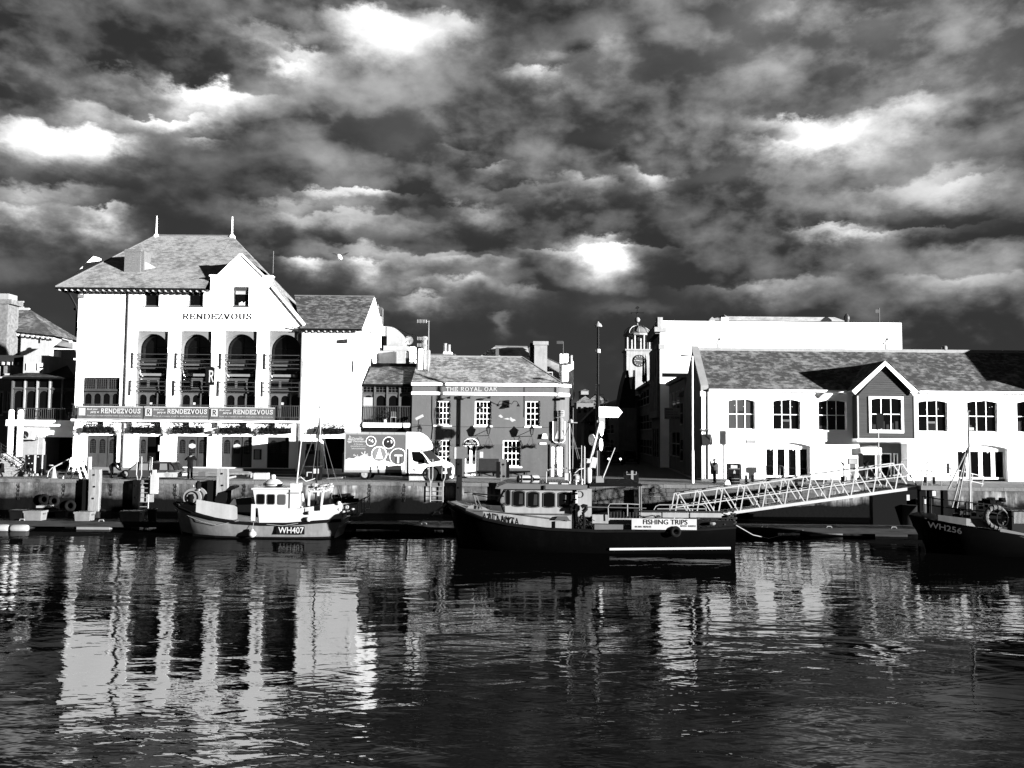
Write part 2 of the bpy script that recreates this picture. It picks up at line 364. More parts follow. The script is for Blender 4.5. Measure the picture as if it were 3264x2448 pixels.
    def ball(s, c, r, n=12, sq=(1, 1, 1)):
        c = Vector(c); rings = []
        for i in range(1, n//2):
            t = math.pi*i/(n//2); rings.append([c+Vector((r*sq[0]*math.sin(t)*math.cos(6.2832*j/n), r*sq[1]*math.sin(t)*math.sin(6.2832*j/n), r*sq[2]*math.cos(t))) for j in range(n)])
        return s.loft(rings)
    def torus(s, c, R_, r, axis='y', n=20, m=8, sq=1.0):
        pts = []
        for i in range(n):
            a = 6.2832*i/n; x, y = R_*math.cos(a), R_*math.sin(a)*sq
            pts.append(Vector(c)+Vector({'y': (x, 0, y), 'z': (x, y, 0), 'x': (0, x, y)}[axis]))
        rings = []
        for p in pts:
            d = (p-Vector(c)).normalized(); ax = Vector({'y': (0,1,0), 'z': (0,0,1), 'x': (1,0,0)}[axis])
            rings.append([p+d*(r*math.cos(6.2832*j/m))+ax*(r*math.sin(6.2832*j/m)) for j in range(m)])
        return s.loft(rings, cap=False, loop=True)
    def arch_plate(s, x0, x1, z0, z1, zs, y, t, inset=0.0, n=12):
        """rectangle x0..x1, z0..z1 with a round-headed opening springing at zs"""
        cx, r = (x0+x1)/2, (x1-x0)/2-inset
        ra = min(z1-zs-.02, r)
        a = [(cx-r*math.cos(math.pi*i/n), zs+ra*math.sin(math.pi*i/n)) for i in range(n+1)]
        for i in range(n):
            (ax, az_), (bx, bz) = a[i], a[i+1]
            s.add([(ax, y, az_), (bx, y, bz), (bx, y, z1), (ax, y, z1), (ax, y+t, az_), (bx, y+t, bz)], [(0, 1, 2, 3), (0, 4, 5, 1)])
        if inset:
            s.box(x0, cx-r, y, y+t, z0, z1); s.box(cx+r, x1, y, y+t, z0, z1)
        return s
    def arch_pane(s, x0, x1, z0, z1, y, t=.01, n=8, flat=1.0):
        cx, r = (x0+x1)/2, (x1-x0)/2; ra = r*flat; zs = z1-ra
        pts = [(x0, z0), (x1, z0)]+[(cx+r*math.cos(math.pi*i/n), zs+ra*math.sin(math.pi*i/n)) for i in range(n+1)]
        return s.prism(pts, y, y+t)
    def wall(s, x0, x1, z0, z1, y, holes, depth):
        """wall face with rectangular openings (x0, x1, z0, z1[, depth]) and their reveals"""
        xs = sorted(set([x0, x1]+[max(x0, min(x1, q)) for h in holes for q in h[:2]])); zs = sorted(set([z0, z1]+[max(z0, min(z1, q)) for h in holes for q in h[2:4]]))
        for i in range(len(xs)-1):
            for j in range(len(zs)-1):
                a, b, c, d = xs[i], xs[i+1], zs[j], zs[j+1]; mx, mz = (a+b)/2, (c+d)/2
                if b-a < 1e-5 or d-c < 1e-5: continue
                if any(h[0] < mx < h[1] and h[2] < mz < h[3] for h in holes): continue
                s.face((a, y, c), (b, y, c), (b, y, d), (a, y, d))
        for h in holes:
            a, b, c, d = h[:4]; q = y+(h[4] if len(h) > 4 else depth)
            s.face((a, y, c), (a, q, c), (b, q, c), (b, y, c)); s.face((a, y, d), (b, y, d), (b, q, d), (a, q, d))
            s.face((a, y, c), (a, y, d), (a, q, d), (a, q, c)); s.face((b, y, c), (b, q, c), (b, q, d), (b, y, d))
        return s
    def obj(s, name, m, parent=None, smooth=False, label=None, cat=None, group=None, kind=None):
        me = bpy.data.meshes.new(name)
        vs = s.v if s.xf is None else [s.xf @ p for p in s.v]
        me.from_pydata([tuple(p) for p in vs], [], s.f); me.update()
        me.materials.append(m)
        o = bpy.data.objects.new(name, me); COL.objects.link(o)
        if smooth:
            me.shade_smooth(); me.set_sharp_from_angle(angle=RAD(40))
        put_under(o, parent)
        return tag(o, label, cat, group, kind)
def put_under(o, parent):
    if parent is not None:
        o.parent = parent; o.location = -WPOS[parent.name]; WPOS[o.name] = Vector((0, 0, 0))
    else: WPOS[o.name] = Vector((0, 0, 0))
def base_obj(b, name, m, label, cat, base, group=None, smooth=False, kind=None):
    """single mesh thing with its origin at its base"""
    o = b.obj(name, m, None, smooth, label, cat, group, kind); base = Vector(base)
    o.data.transform(Matrix.Translation(-base)); o.location = base; WPOS[o.name] = base
    return o
def children(o): return [c for c in COL.objects if c.parent == o]
def dup(root, move, label=None, group=None):
    def cp(o, par):
        c = o.copy(); COL.objects.link(c); c.parent = par
        return c
    r = cp(root, None); r.location = root.location+Vector(move)
    kids = {o: [c for c in COL.objects if c.parent == o] for o in [root]}
    for ch in kids[root]:
        c = cp(ch, r)
        for g in [q for q in COL.objects if q.parent == ch]: cp(g, c)
    if label: r['label'] = label
    if group: r['group'] = group
    WPOS[r.name] = r.location.copy()
    return r
def share(o, loc, parent):
    """another alike piece with the same mesh data"""
    c = o.copy(); COL.objects.link(c); c.parent = parent; c.location = loc; return c

# slates: real overlapping pieces laid in courses on a quad (eave left, eave right, ridge right, ridge left)
def slates(A, Bq, C, Dq, m, parent, wd=0.26, ex=0.14, name='slate_courses'):
    A, Bq, C, Dq = map(Vector, (A, Bq, C, Dq)); b = B()
    n = (Bq-A).cross(Dq-A).normalized()
    if n.z < 0: n = -n
    L = ((Dq-A).length+(C-Bq).length)/2; rows = max(2, int(L/ex)); rr = random.Random(int(abs(A.x)*100)+rows)
    for i in range(rows):
        t0, t1 = i/rows, min(1.0, (i+1.12)/rows)
        l0, r0 = A.lerp(Dq, t0), Bq.lerp(C, t0); l1, r1 = A.lerp(Dq, t1), Bq.lerp(C, t1)
        wl = (r0-l0).length
        if wl < .08: continue
        k = max(1, int(wl/wd)); off = (.5 if i % 2 else 0.0)
        for j in range(-1, k+1):
            a0, a1 = max(0, (j+off)/k), min(1, (j+1+off-.03)/k)
            if a1-a0 < .1/k: continue
            lift = n*(.028+rr.uniform(-.006, .010)); low = n*.006
            p = [l0.lerp(r0, a0)+lift, l0.lerp(r0, a1)+lift*rr.uniform(.9, 1.1), l1.lerp(r1, a1)+low, l1.lerp(r1, a0)+low, l0.lerp(r0, a0), l0.lerp(r0, a1)]
            b.add(p, [(0, 1, 2, 3), (0, 4, 5, 1)])
    o = b.obj(name, m, parent, kind='stuff'); return o

# ------------------------------------------------------------------ lettering
def text_mesh(body, bold=0.0, shear=0.0):
    c = bpy.data.curves.new('t', 'FONT'); c.body = body; c.offset = bold; c.resolution_u = 3; c.shear = shear
    o = bpy.data.objects.new('t', c); COL.objects.link(o)
    bpy.context.view_layer.update(); dg = bpy.context.evaluated_depsgraph_get()
    me = bpy.data.meshes.new_from_object(o.evaluated_get(dg)); vs = [v.co.copy() for v in me.vertices]; fs = [tuple(p.vertices) for p in me.polygons]
    bpy.data.objects.remove(o); bpy.data.curves.remove(c); bpy.data.meshes.remove(me)
    return vs, fs
def norm(vs):
    x0, x1 = min(v.x for v in vs), max(v.x for v in vs); y0, y1 = min(v.y for v in vs), max(v.y for v in vs)
    return [Vector(((v.x-x0)/max(1e-6, x1-x0), (v.y-y0)/max(1e-6, y1-y0), v.z)) for v in vs]
def letter(body, org, ux, uz, m, parent, bold=0.02, name='lettering', serif=False, shear=0.0, thick=.1):
    """org: lower left corner, ux: vector across the line, uz: vector up the cap height"""
    vs, fs = serif_mesh(body, thick) if serif else text_mesh(body, bold, shear)
    vs = norm(vs); org, ux, uz = map(Vector, (org, ux, uz)); n = ux.cross(uz).normalized()
    b = B(); b.add([org+ux*v.x+uz*v.y+n*v.z for v in vs], fs)
    return b.obj(name, m, parent)
def plate_text(body, px, Y, m, parent, **k):
    """lettering over pixel box px on the plane y = Y"""
    x0, x1, z0, z1 = rect(*px, Y)
    tilt = at(px[2], px[3], Y).z-at(px[0], px[3], Y).z if k.pop('tilt', False) else 0
    return letter(body, (x0, Y, z0), (x1-x0, 0, tilt), (0, 0, z1-z0), m, parent, **k)
G = {  # slab serif strokes on a unit-high body: width, strokes, serif feet (x, y)
 'R': (.74, [[(.12,0),(.12,1)], [(.12,.95),(.42,.95),(.56,.88),(.58,.74),(.54,.6),(.42,.52),(.12,.52)], [(.36,.5),(.64,.03)]], [(.12,.03),(.08,.97),(.66,.03)]),
 'E': (.66, [[(.12,0),(.12,1)], [(.12,.95),(.58,.95)], [(.12,.52),(.46,.52)], [(.12,.05),(.6,.05)], [(.58,1),(.58,.78)], [(.6,0),(.6,.24)], [(.46,.62),(.46,.42)]], [(.08,.97),(.08,.03)]),
 'N': (.82, [[(.14,0),(.14,1)], [(.12,.98),(.68,.02)], [(.68,0),(.68,1)]], [(.14,.03),(.1,.97),(.68,.97)]),
 'D': (.76, [[(.12,0),(.12,1)], [(.12,.95),(.4,.95),(.56,.86),(.64,.68),(.65,.5),(.64,.32),(.56,.14),(.4,.05),(.12,.05)]], [(.08,.97),(.08,.03)]),
 'Z': (.66, [[(.1,.95),(.56,.95)], [(.56,.95),(.1,.05)], [(.1,.05),(.58,.05)], [(.1,1),(.1,.78)], [(.58,0),(.58,.22)]], []),
 'V': (.76, [[(.1,.97),(.38,.02)], [(.38,.02),(.66,.97)]], [(.1,.97),(.66,.97)]),
 'O': (.82, [[(.41+.31*math.cos(i*math.pi/10), .5+.46*math.sin(i*math.pi/10)) for i in range(21)]], []),
 'U': (.78, [[(.14,1),(.14,.3),(.2,.12),(.38,.03),(.56,.12),(.62,.3),(.62,1)]], [(.14,.97),(.62,.97)]),
 'S': (.64, [[(.54,.76),(.48,.9),(.33,.96),(.18,.9),(.12,.77),(.18,.63),(.33,.53),(.48,.43),(.55,.26),(.48,.1),(.32,.03),(.16,.1),(.09,.26)], [(.54,.97),(.54,.74)], [(.09,.03),(.09,.28)]], []),
 'T': (.7, [[(.35,0),(.35,1)], [(.06,.95),(.64,.95)], [(.06,1),(.06,.76)], [(.64,1),(.64,.76)]], [(.35,.03)]),
 'H': (.8, [[(.14,0),(.14,1)], [(.64,0),(.64,1)], [(.14,.52),(.64,.52)]], [(.14,.03),(.14,.97),(.64,.03),(.64,.97)]),
 'Y': (.74, [[(.1,.97),(.37,.48)], [(.64,.97),(.37,.48)], [(.37,.5),(.37,0)]], [(.1,.97),(.64,.97),(.37,.03)]),
 'A': (.78, [[(.1,.02),(.39,.98)], [(.39,.98),(.68,.02)], [(.2,.34),(.58,.34)]], [(.1,.03),(.68,.03)]),
 'L': (.64, [[(.12,0),(.12,1)], [(.12,.05),(.58,.05)], [(.58,0),(.58,.26)]], [(.12,.97),(.08,.03)]),
 'K': (.76, [[(.12,0),(.12,1)], [(.12,.42),(.6,.97)], [(.3,.6),(.64,.03)]], [(.12,.03),(.12,.97),(.62,.97),(.66,.03)]),
 ' ': (.42, [], [])}
def serif_mesh(body, t):
    vs, fs, x, lay = [], [], 0.0, 0
    for ch in body:
        wd, strokes, feet = G[ch]
        st = list(strokes)+[[(a-.085, b), (a+.085, b)] for a, b in feet]
        for q, pl in enumerate(st):
            th = (t if q < len(strokes) else .06)/2
            for i in range(len(pl)-1):
                a, b = Vector((pl[i][0]+x, pl[i][1], 0)), Vector((pl[i+1][0]+x, pl[i+1][1], 0)); d = (b-a).normalized(); n = Vector((-d.y, d.x, 0))*th; e = d*th*.5
                z = Vector((0, 0, .0012*(lay % 9))); lay += 1; k = len(vs)
                vs += [a-e-n+z, b+e-n+z, b+e+n+z, a-e+n+z]; fs.append((k, k+1, k+2, k+3))
        x += wd*1.12
    return vs, fs
# ================================================================== the setting
QY = 55.5                                     # quay edge
b = B()
b.face((-220, -60, WATER), (220, -60, WATER), (220, 62, WATER), (-220, 62, WATER))
b.obj('water', WATERM, label='dark rippled harbour water mirroring the quay buildings', kind='structure')
quay = B().add([(-600, QY+.4, 0), (600, QY+.4, 0), (2500, 3500, 0), (-2500, 3500, 0)], [(0, 1, 2, 3)]).obj('quay', TARP, label='grey quayside road surface along the harbour', kind='structure')
XS = at(1850, 1545, QY).x                     # where the concrete wall changes to stone blocks
wallo = B().box(-200, XS, QY, QY+3, WATER-3, -.004).obj('quay_wall', QWALL, label='stained concrete harbour wall, weed dark towards the water', kind='structure')
wallr = B().box(XS, 200, QY+.06, QY+3, WATER-3, -.01).obj('stone_quay_wall', QWALL, label='harbour wall of pale stone blocks on the right', kind='structure')
rr = random.Random(3)
protos = {}
for row in range(6):                          # block courses of the right-hand wall
    z1 = -.26-.255*row; z0 = z1-.24; x = XS+rr.uniform(0, .4)
    if row >= 4: break
    while x < XS+14.5:
        L = rr.choice((.62, .74, .86)); o = protos.get(L)
        if o is None:
            d = .012
            bb = B().add([(0,0,0),(L,0,0),(L,0,.24),(0,0,.24),(d,-.05,d),(L-d,-.05,d),(L-d,-.05,.24-d),(d,-.05,.24-d)], [(4,5,6,7),(0,1,5,4),(1,2,6,5),(2,3,7,6),(3,0,4,7)])
            o = bb.obj('stone_block', STONEB, wallr); o.location = (x, QY+.05, z0); protos[L] = o
        else: share(o, (x, QY+.05+rr.uniform(-.012, .012), z0), wallr)
        x += L+.022
cop = None; x = -46.0                         # coping stones along the edge
while x < 34:
    L = 1.45
    if cop is None:
        cop = B().add([(0,-.06,-.22),(L,-.06,-.22),(L,.44,-.22),(0,.44,-.22),(0,-.04,.012),(L,-.04,.012),(L,.44,.012),(0,.44,.012)], [(0,1,5,4),(1,2,6,5),(3,0,4,7),(4,5,6,7),(0,3,2,1)]).obj('coping_stone', COPING, wallo); cop.location = (x, QY, 0)
    else: share(cop, (x, QY+rr.uniform(-.015, .015), rr.uniform(-.006, .006)), wallo)
    x += L+.02
# raised pavement in front of the left hand building
pv = B().box(at(0, 1505, 61).x-8, at(1150, 1505, 61).x, 61.3, 76, -.2, .13).obj('pavement', CONC, label='raised pale pavement in front of the white restaurant', kind='structure')
B().box(at(1310, 1520, 62).x, at(1820, 1520, 62).x, 61.7, 64, -.2, .09).obj('pavement', CONC, label='narrow raised pavement along the grey pub front', kind='structure')
B().box(at(2236, 1540, 61).x, 60, 61.0, 64, -.2, .10).obj('pavement', CONC, label='raised pavement along the white shed front on the right', kind='structure')

# ================================================================== windows and doors
def window(parent, x0, x1, z0, z1, y, cols, rows, fr=.06, bar=.03, fm=WHITEB, gm=DGLASS, name='window', sill=None, mid=None, pd=.05):
    b = B(); b.box(x0, x0+fr, y, y+.08, z0, z1); b.box(x1-fr, x1, y, y+.08, z0, z1); b.box(x0+fr, x1-fr, y+.002, y+.08, z0, z0+fr); b.box(x0+fr, x1-fr, y+.002, y+.08, z1-fr, z1)
    pw, ph = (x1-x0-2*fr)/cols, (z1-z0-2*fr)/rows
    for i in range(1, cols): xx = x0+fr+i*pw; b.box(xx-bar/2, xx+bar/2, y+.012, y+.06, z0+fr, z1-fr)
    for j in range(1, rows):
        zz = z0+fr+j*ph; h = bar*(2.0 if mid == j else 1); b.box(x0+fr, x1-fr, y+.008, y+.062, zz-h/2, zz+h/2)
    if sill: b.box(x0-.08, x1+.08, y-sill, y+.07, z0-.09, z0-.002)
    w_ = b.obj(name, fm, parent)
    p = B().box(x0+fr+.002, x0+fr+pw-.002, y+pd, y+pd+.008, z0+fr+.002, z0+fr+ph-.002).obj('pane', gm, w_)
    for i in range(cols):
        for j in range(rows):
            if i or j: share(p, (i*pw, 0, j*ph), w_)
    return w_
def arch_lights(parent, x0, x1, z0, z1, y, n, fm=GREY2, gm=DGLASS, name='arched_window', fr=.05):
    """a row of round-headed lights in a joinery frame"""
    b = B(); w1 = (x1-x0)/n
    for i in range(n): b.arch_plate(x0+i*w1, x0+(i+1)*w1, z0, z1, z1-w1*.5-.02, y+.003*(i % 2), .07, inset=fr)
    b.box(x0-.02, x1+.02, y-.03, y+.05, z1+.002, z1+.06)
    w_ = b.obj(name, fm, parent)
    p = B().arch_pane(x0+fr*.6, x0+w1-fr*.6, z0, z1-.03, y+.05).obj('pane', gm, w_)
    for i in range(1, n): share(p, (i*w1, 0, 0), w_)
    return w_
def seg_head(b, x0, x1, z1, rise, y, t, n=10):
    for i in range(n):
        a0, a1 = -1+2*i/n, -1+2*(i+1)/n; xa, xb = x0+(x1-x0)*i/n, x0+(x1-x0)*(i+1)/n
        za, zb = z1-rise*a0*a0, z1-rise*a1*a1
        b.add([(xa,y,za),(xb,y,zb),(xb,y,z1+.002),(xa,y,z1+.002),(xa,y+t,za),(xb,y+t,zb)], [(0,1,2,3),(0,4,5,1)])
def foliage(name, x0, x1, y0, y1, z0, z1, n, parent, m=LEAF, s=.09, seed=1):
    r = random.Random(seed); b = B()
    for i in range(n):
        x = r.uniform(x0, x1); t = (r.random()**1.5); z = z0+(z1-z0)*t*(.55+.45*math.sin(x*5.1+seed)**2); y = r.uniform(y0, y1)
        if r.random() < .22: z = z0-r.random()*.10; y = y0-r.random()*.05
        a, e = r.uniform(0, 6.28), r.uniform(-.7, 1.1); d = Vector((math.cos(a)*math.cos(e), math.sin(a)*math.cos(e), math.sin(e)))*s*r.uniform(.6, 1.5)
        q = d.cross(Vector((r.uniform(-1, 1), r.uniform(-1, 1), 1))).normalized()*s*.3; p = Vector((x, y, z))
        b.add([p, p+d*.5+q, p+d, p+d*.5-q], [(0, 1, 2, 3)])
    return b.obj(name, m, parent, kind='stuff')

# ================================================================== white restaurant building on the left
YR = 63.0
GZ = .13
XL = at(243, 1150, YR).x; XR = at(1153, 1150, YR).x; XP = at(963, 1150, YR).x
rest = thing('restaurant_building', 'tall white gabled restaurant with slate roof and four arched balcony bays', 'building', (-24, YR, 0))
zl = at(600, 1048, YR).z                      # top of lower wall
BAYS = [(431, 532), (570, 671), (712, 816), (853, 957)]
DOORS = [(274, 1388, 372, 1489), (438, 1390, 510, 1489), (560, 1390, 660, 1489), (703, 1391, 803, 1490), (850, 1393, 921, 1492)]
holes = [rect(262, 1203, 381, 1293, YR)+(.30,)]
for a, c in BAYS: holes.append(rect(a, 1055, c, 1342, YR)+(1.3,))
for d in DOORS: holes.append(rect(*d, YR)+(.28,))
holes.append(rect(1020, 1397, 1100, 1497, YR)+(1.6,))
b = B().wall(XL, XR, GZ, zl, YR, holes, .3)
# upper wall pieces round the gable
zt = at(450, 924, YR).z; x67 = at(671, 900, YR).x; x86 = at(867, 900, YR).x
zsh = at(770, 882, YR).z; zap = at(768, 812, YR).z; xap = at(768, 812, YR).x
up = [rect(460, 926, 507, 976, YR), rect(600, 926, 648, 976, YR)]; mid = [rect(742, 914, 793, 976, YR)]
b.wall(XL, x67, zl, zt, YR, up, .25); b.wall(x67, x86, zl, zsh, YR, mid, .25)
xv, zv = xz(963, 1036, YR); x8, z8 = xz(867, 919, YR)
b.face((x86, YR, zl), (XP, YR, zl), (XP, YR, zv), (x86, YR, z8))
xa, xb_ = at(695, 882, YR).x, at(841, 882, YR).x
b.face((xa, YR, zsh), (xb_, YR, zsh), (xap, YR, zap))
# sides and back
BK = 76.0
b.face((XL, YR, GZ), (XL, YR, zt), (XL, BK, zt), (XL, BK, GZ))
RY = 68.2; zr = at(1075, 944, RY).z; ze = at(1060, 1047, YR).z
b.face((XR, YR, GZ), (XR, BK, GZ), (XR, BK, ze), (XR, RY, zr), (XR, YR, ze))
b.wall(XP, XR, zl, ze, YR, [], .1)
b.obj('wall', WHITE, rest)
B().box(XL+.1, XR-.1, YR+1.62, YR+1.7, 0, zl).box(XL+.1, x86-.6, YR+.9, YR+1.0, zl, zt-.1).obj('dark_interior', VOID, rest)
# gable copings and string courses
def rake(p, q, up=.10, out=.10, back=.35):
    b = B()
    (x0, z0), (x1, z1) = p, q; d = Vector((x1-x0, 0, z1-z0)).normalized(); n = Vector((-d.z, 0, d.x)); n = n if n.z > 0 else -n; n *= up
    v = [(x0, YR-out, z0), (x1, YR-out, z1), (x1+n.x, YR-out, z1+n.z), (x0+n.x, YR-out, z0+n.z)]; v += [(a, YR+back, c) for a, _, c in v]
    b.add(v, [(0,1,2,3),(7,6,5,4),(0,4,5,1),(1,5,6,2),(2,6,7,3),(3,7,4,0)]); b.obj('gable_coping', WHITEB, rest)
rake((xa, zsh), (xap, zap)); rake((xap, zap), (xb_, zsh)); rake((x86, z8+.05), (xv+.1, zv-.05), .16, .16, .5)
B().box(x67-.08, xa+.05, YR-.12, YR+.4, zsh, zsh+.10).obj('coping', WHITEB, rest); B().box(xb_-.05, x86+.08, YR-.12, YR+.4, zsh, zsh+.10).obj('coping', WHITEB, rest)
x0, x1, z0, z1 = rect(236, 1143, 385, 1148, YR); B().box(x0, x1, YR-.06, YR+.01, z0, z1).obj('coping', WHITEB, rest)
x0, x1, z0, z1 = rect(966, 1144, 1140, 1149, YR); B().box(x0, x1, YR-.06, YR+.01, z0, z1).obj('coping', WHITEB, rest)
x0, x1, z0, z1 = rect(966, 1203, 1142, 1206, YR); B().box(x0, x1, YR-.05, YR+.01, z0, z1).obj('coping', WHITEB, rest)
x0, x1, z0, z1 = rect(966, 1149, 969, 1203, YR); B().box(x0, x1, YR-.05, YR+.01, z0, z1).obj('coping', WHITEB, rest)
x0, x1, z0, z1 = rect(375, 1150, 379, 1200, YR); B().box(x0, x1, YR-.05, YR+.01, z0, z1).obj('coping', WHITEB, rest)
for a in (245, 1128):                         # curved brackets at the panel ends
    x0, x1, z0, z1 = rect(a, 1150, a+8, 1186, YR); B().prism([(x0, z0), (x1, z0+.3), (x1, z1), (x0, z1)], YR-.10, YR).obj('panel_bracket', WHITEB, rest)
# roof
EY = YR-.75; RYM = 69.5
eL = at(176, 917, EY); eR = at(869, 919, EY); R1 = at(498, 752, RYM); R2 = at(739, 751, RYM)
eR.z = eL.z = (eL.z+eR.z)/2; R1.z = R2.z = (R1.z+R2.z)/2
V0 = Vector((xv+.05, YR-.1, zv+.05)); V1 = Vector((xv+.05, 72.5, zv+.05))
rb = Vector((R2.x-.5, 76, R2.z-5)); 
Xe = Vector((x67-.1, EY, eL.z)); tt = (YR+.3-EY)/(RYM-EY); M0 = Xe.lerp(R2, tt); M1 = Vector((x86, YR+.3, M0.z)); M2 = Vector((x86+.02, YR-.1, z8+.12))
roof = B().face(eL, Xe, R2, R1).face(M0, M1, R2).face(M1, M2, V0, V1, R2).face(eL, R1, (eL.x, 76.5, eL.z)).face(R1, R2, V1, (eL.x, 76.5, eL.z)).obj('roof', LEAD, rest)
slates(eL, Xe, R2, R1, SLATE_R, roof); slates(V0, V1, R2+Vector((0, .3, 0)), R2, SLATE_R, roof); slates(M0, M1, R2+Vector((.05, 0, 0)), R2, SLATE_R, roof); slates(M2, V0, V0.lerp(R2, .02)+Vector((-.02, .1, .02)), M1, SLATE_R, roof)
slates((eL.x, 76, eL.z), eL, R1, R1+Vector((-.1, .2, 0)), SLATE_R, roof)
# lower wing roof on the right
wl, wr = at(958, 1047, YR-.35), at(1152, 1047, YR-.35); wl.z = wr.z; q0 = Vector((XR, RY, zr)); q1 = Vector((V1.x-2.0, RY, zr)); wl.x = V0.x-.1; wr.x = XR+.05
wing = B().slab([wl, wr, q0, q1], .08).face(q1, q0, (XR, BK, ze), (q1.x, BK, ze)).obj('wing_roof', LEAD, rest)
slates(wl, wr, q0, q1, SLATE, wing)
# dormer gable roof behind the front gable
ey = EY+(R1.y-EY)*(zap-eL.z)/(R1.z-eL.z); e2 = EY+(R1.y-EY)*(zsh-eL.z)/(R1.z-eL.z)
B().face((x67, YR+.2, zsh), (x67, e2, zsh), (xap, ey, zap), (xap, YR+.2, zap)).face((x86, YR+.2, zsh), (xap, YR+.2, zap), (xap, ey, zap), (x86, e2, zsh)).face((x67, YR, eL.z-.3), (x67, e2+.2, eL.z-.3), (x67, e2+.2, zsh), (x67, YR, zsh)).face((x86, YR, eL.z-.5), (x86, YR, zsh), (x86, e2, zsh), (x86, e2, eL.z-.5)).obj('gable_roof', SLATE_R, rest)
# ridge tiles, hips, finials
b = B(); b.path([R1, R2], .09, 6); b.path([R1+Vector((0, 0, .02)), eL+Vector((0, 0, .05))], .05, 5); b.path([q0, q1], .07, 6); b.path([R2, V1], .06, 5); b.obj('ridge_tiles', LEAD, roof)
for R_ in (R1, R2):
    b = B(); b.tube(R_, R_+Vector((0, 0, 1.62)), .085, .045); b.lathe([(.02, .22), (.2, .05), (.28, -.08), (.3, -.2), (.02, -.22)], R_, 8); b.obj('finial', WHITEB, roof, smooth=True)
b = B(); p = at(873, 760, 69); b.tube((p.x, 69, at(873, 872, 69).z), (p.x, 69, at(876, 800, 69).z), .02); b.obj('roof_aerial', GREY4, roof)
# chimney
CYY = 64.2; x0, x1, z0, z1 = rect(396, 794, 456, 906, CYY)
b = B().box(x0, x1-.22, CYY, CYY+1.4, z0-.6, z1).box(x1-.215, x1, CYY+.12, CYY+1.3, z0, z1-.1).box(x0-.05, x1-.15, CYY-.04, CYY+1.45, z1-.22, z1-.12)
ch = b.obj('chimney', BRICK, roof)
x2, z2 = xz(490, 845, CYY+1)
b = B().add([(x1, CYY+.3, z1-.9), (x1+.8, CYY+.7, z1-1.3), (x1+1.0, CYY+.7, z1-1.75), (x1, CYY+.3, z0+.3), (x1, CYY+1.3, z1-.9), (x1+.8, CYY+1.7, z1-1.3)], [(0, 3, 2, 1), (0, 1, 5, 4)]); b.obj('chimney_saddle', SLATE_R, rest)
B().box(x0-.06, x1+.05, CYY-.06, CYY+.3, z0-.12, z0+.04).obj('chimney_flashing', WHITEB, rest)
# eaves: gutter, rafter feet
b = B(); b.box(eL.x, x67-.1, EY-.06, EY+.06, eL.z-.14, eL.z-.02); b.box(eL.x, x67, EY+.06, YR, eL.z-.13, eL.z-.06); b.box(wl.x, wr.x, wl.y-.06, wl.y+.05, wl.z-.16, wl.z-.03)
b.box(wl.x, wr.x, wl.y, YR, wl.z-.15, wl.z-.08); b.obj('gutter', BLACK, rest)
pr = None; x = eL.x+.25
while x < x67-.2:
    if pr is None: pr = B().box(x, x+.07, EY-.03, YR, eL.z-.25, eL.z-.15).obj('rafter_foot', OFFW, rest); x00 = x
    else: share(pr, Vector((x-x00, 0, 0))-WPOS['restaurant_building'], rest)
    x += .46
x = wl.x+.4
while x < wr.x-.2: share(pr, Vector((x-x00, .42, wl.z-eL.z-.03))-WPOS['restaurant_building'], rest); x += .46
# downpipes
b = B(); p = at(412, 945, YR); b.tube((p.x, YR-.1, zt-.1), (p.x, YR-.1, GZ), .055); b.box(p.x-.35, p.x, YR-.14, YR-.04, zt-.25, zt-.12); b.obj('downpipe', GREY4, rest, smooth=True)
b = B(); p = at(964, 1060, YR); b.tube((p.x, YR-.12, zv-.1), (p.x, YR-.12, GZ), .06); b.tube((p.x-.75, YR-.3, zv-.2), (p.x, YR-.12, zv-.4), .06); b.obj('downpipe', GREY4, rest, smooth=True)
p = at(223, 1150, YR); b = B(); b.tube((XL-.35, YR+.7, at(225, 985, YR).z), (XL-.35, YR+.7, at(225, 1068, YR).z), .16); b.box(XL-.6, XL-.1, YR+.5, YR+.9, at(225, 985, YR).z, at(225, 985, YR).z+.16); b.obj('rain_hopper', GREY1, rest)
zz = zt; b = B().path([(eL.x+.25, EY+.4, zz-.1), (eL.x+.8, EY+.5, zz-.4), (XL-.25, YR+.1, zz-1.2), (XL-.05, YR+.2, zz-2.2), (XL, YR+.2, zz-3.0)], .09, 6); b.tube((eL.x+.6, EY+.4, zz-.2), (XL, EY+.7, zz-.2), .08); b.obj('eaves_bracket', BLACK, rest)
x0, x1, z0, z1 = rect(254, 940, 272, 950, YR); B().box(x0, x1, YR-.25, YR, z0, z1).obj('floodlight', GREY4, rest)
# white gable parapet standing behind the left hip
pa, pb = at(236, 880, 67), at(308, 824, 67); B().prism([(pa.x, pa.z-.3), (pb.x+.5, pb.z-.3), (pb.x+.2, pb.z+.05), (pb.x-.15, pb.z+.15), (pa.x, pa.z)], 66.8, 67.3).obj('rear_gable_parapet', WHITEB, rest)
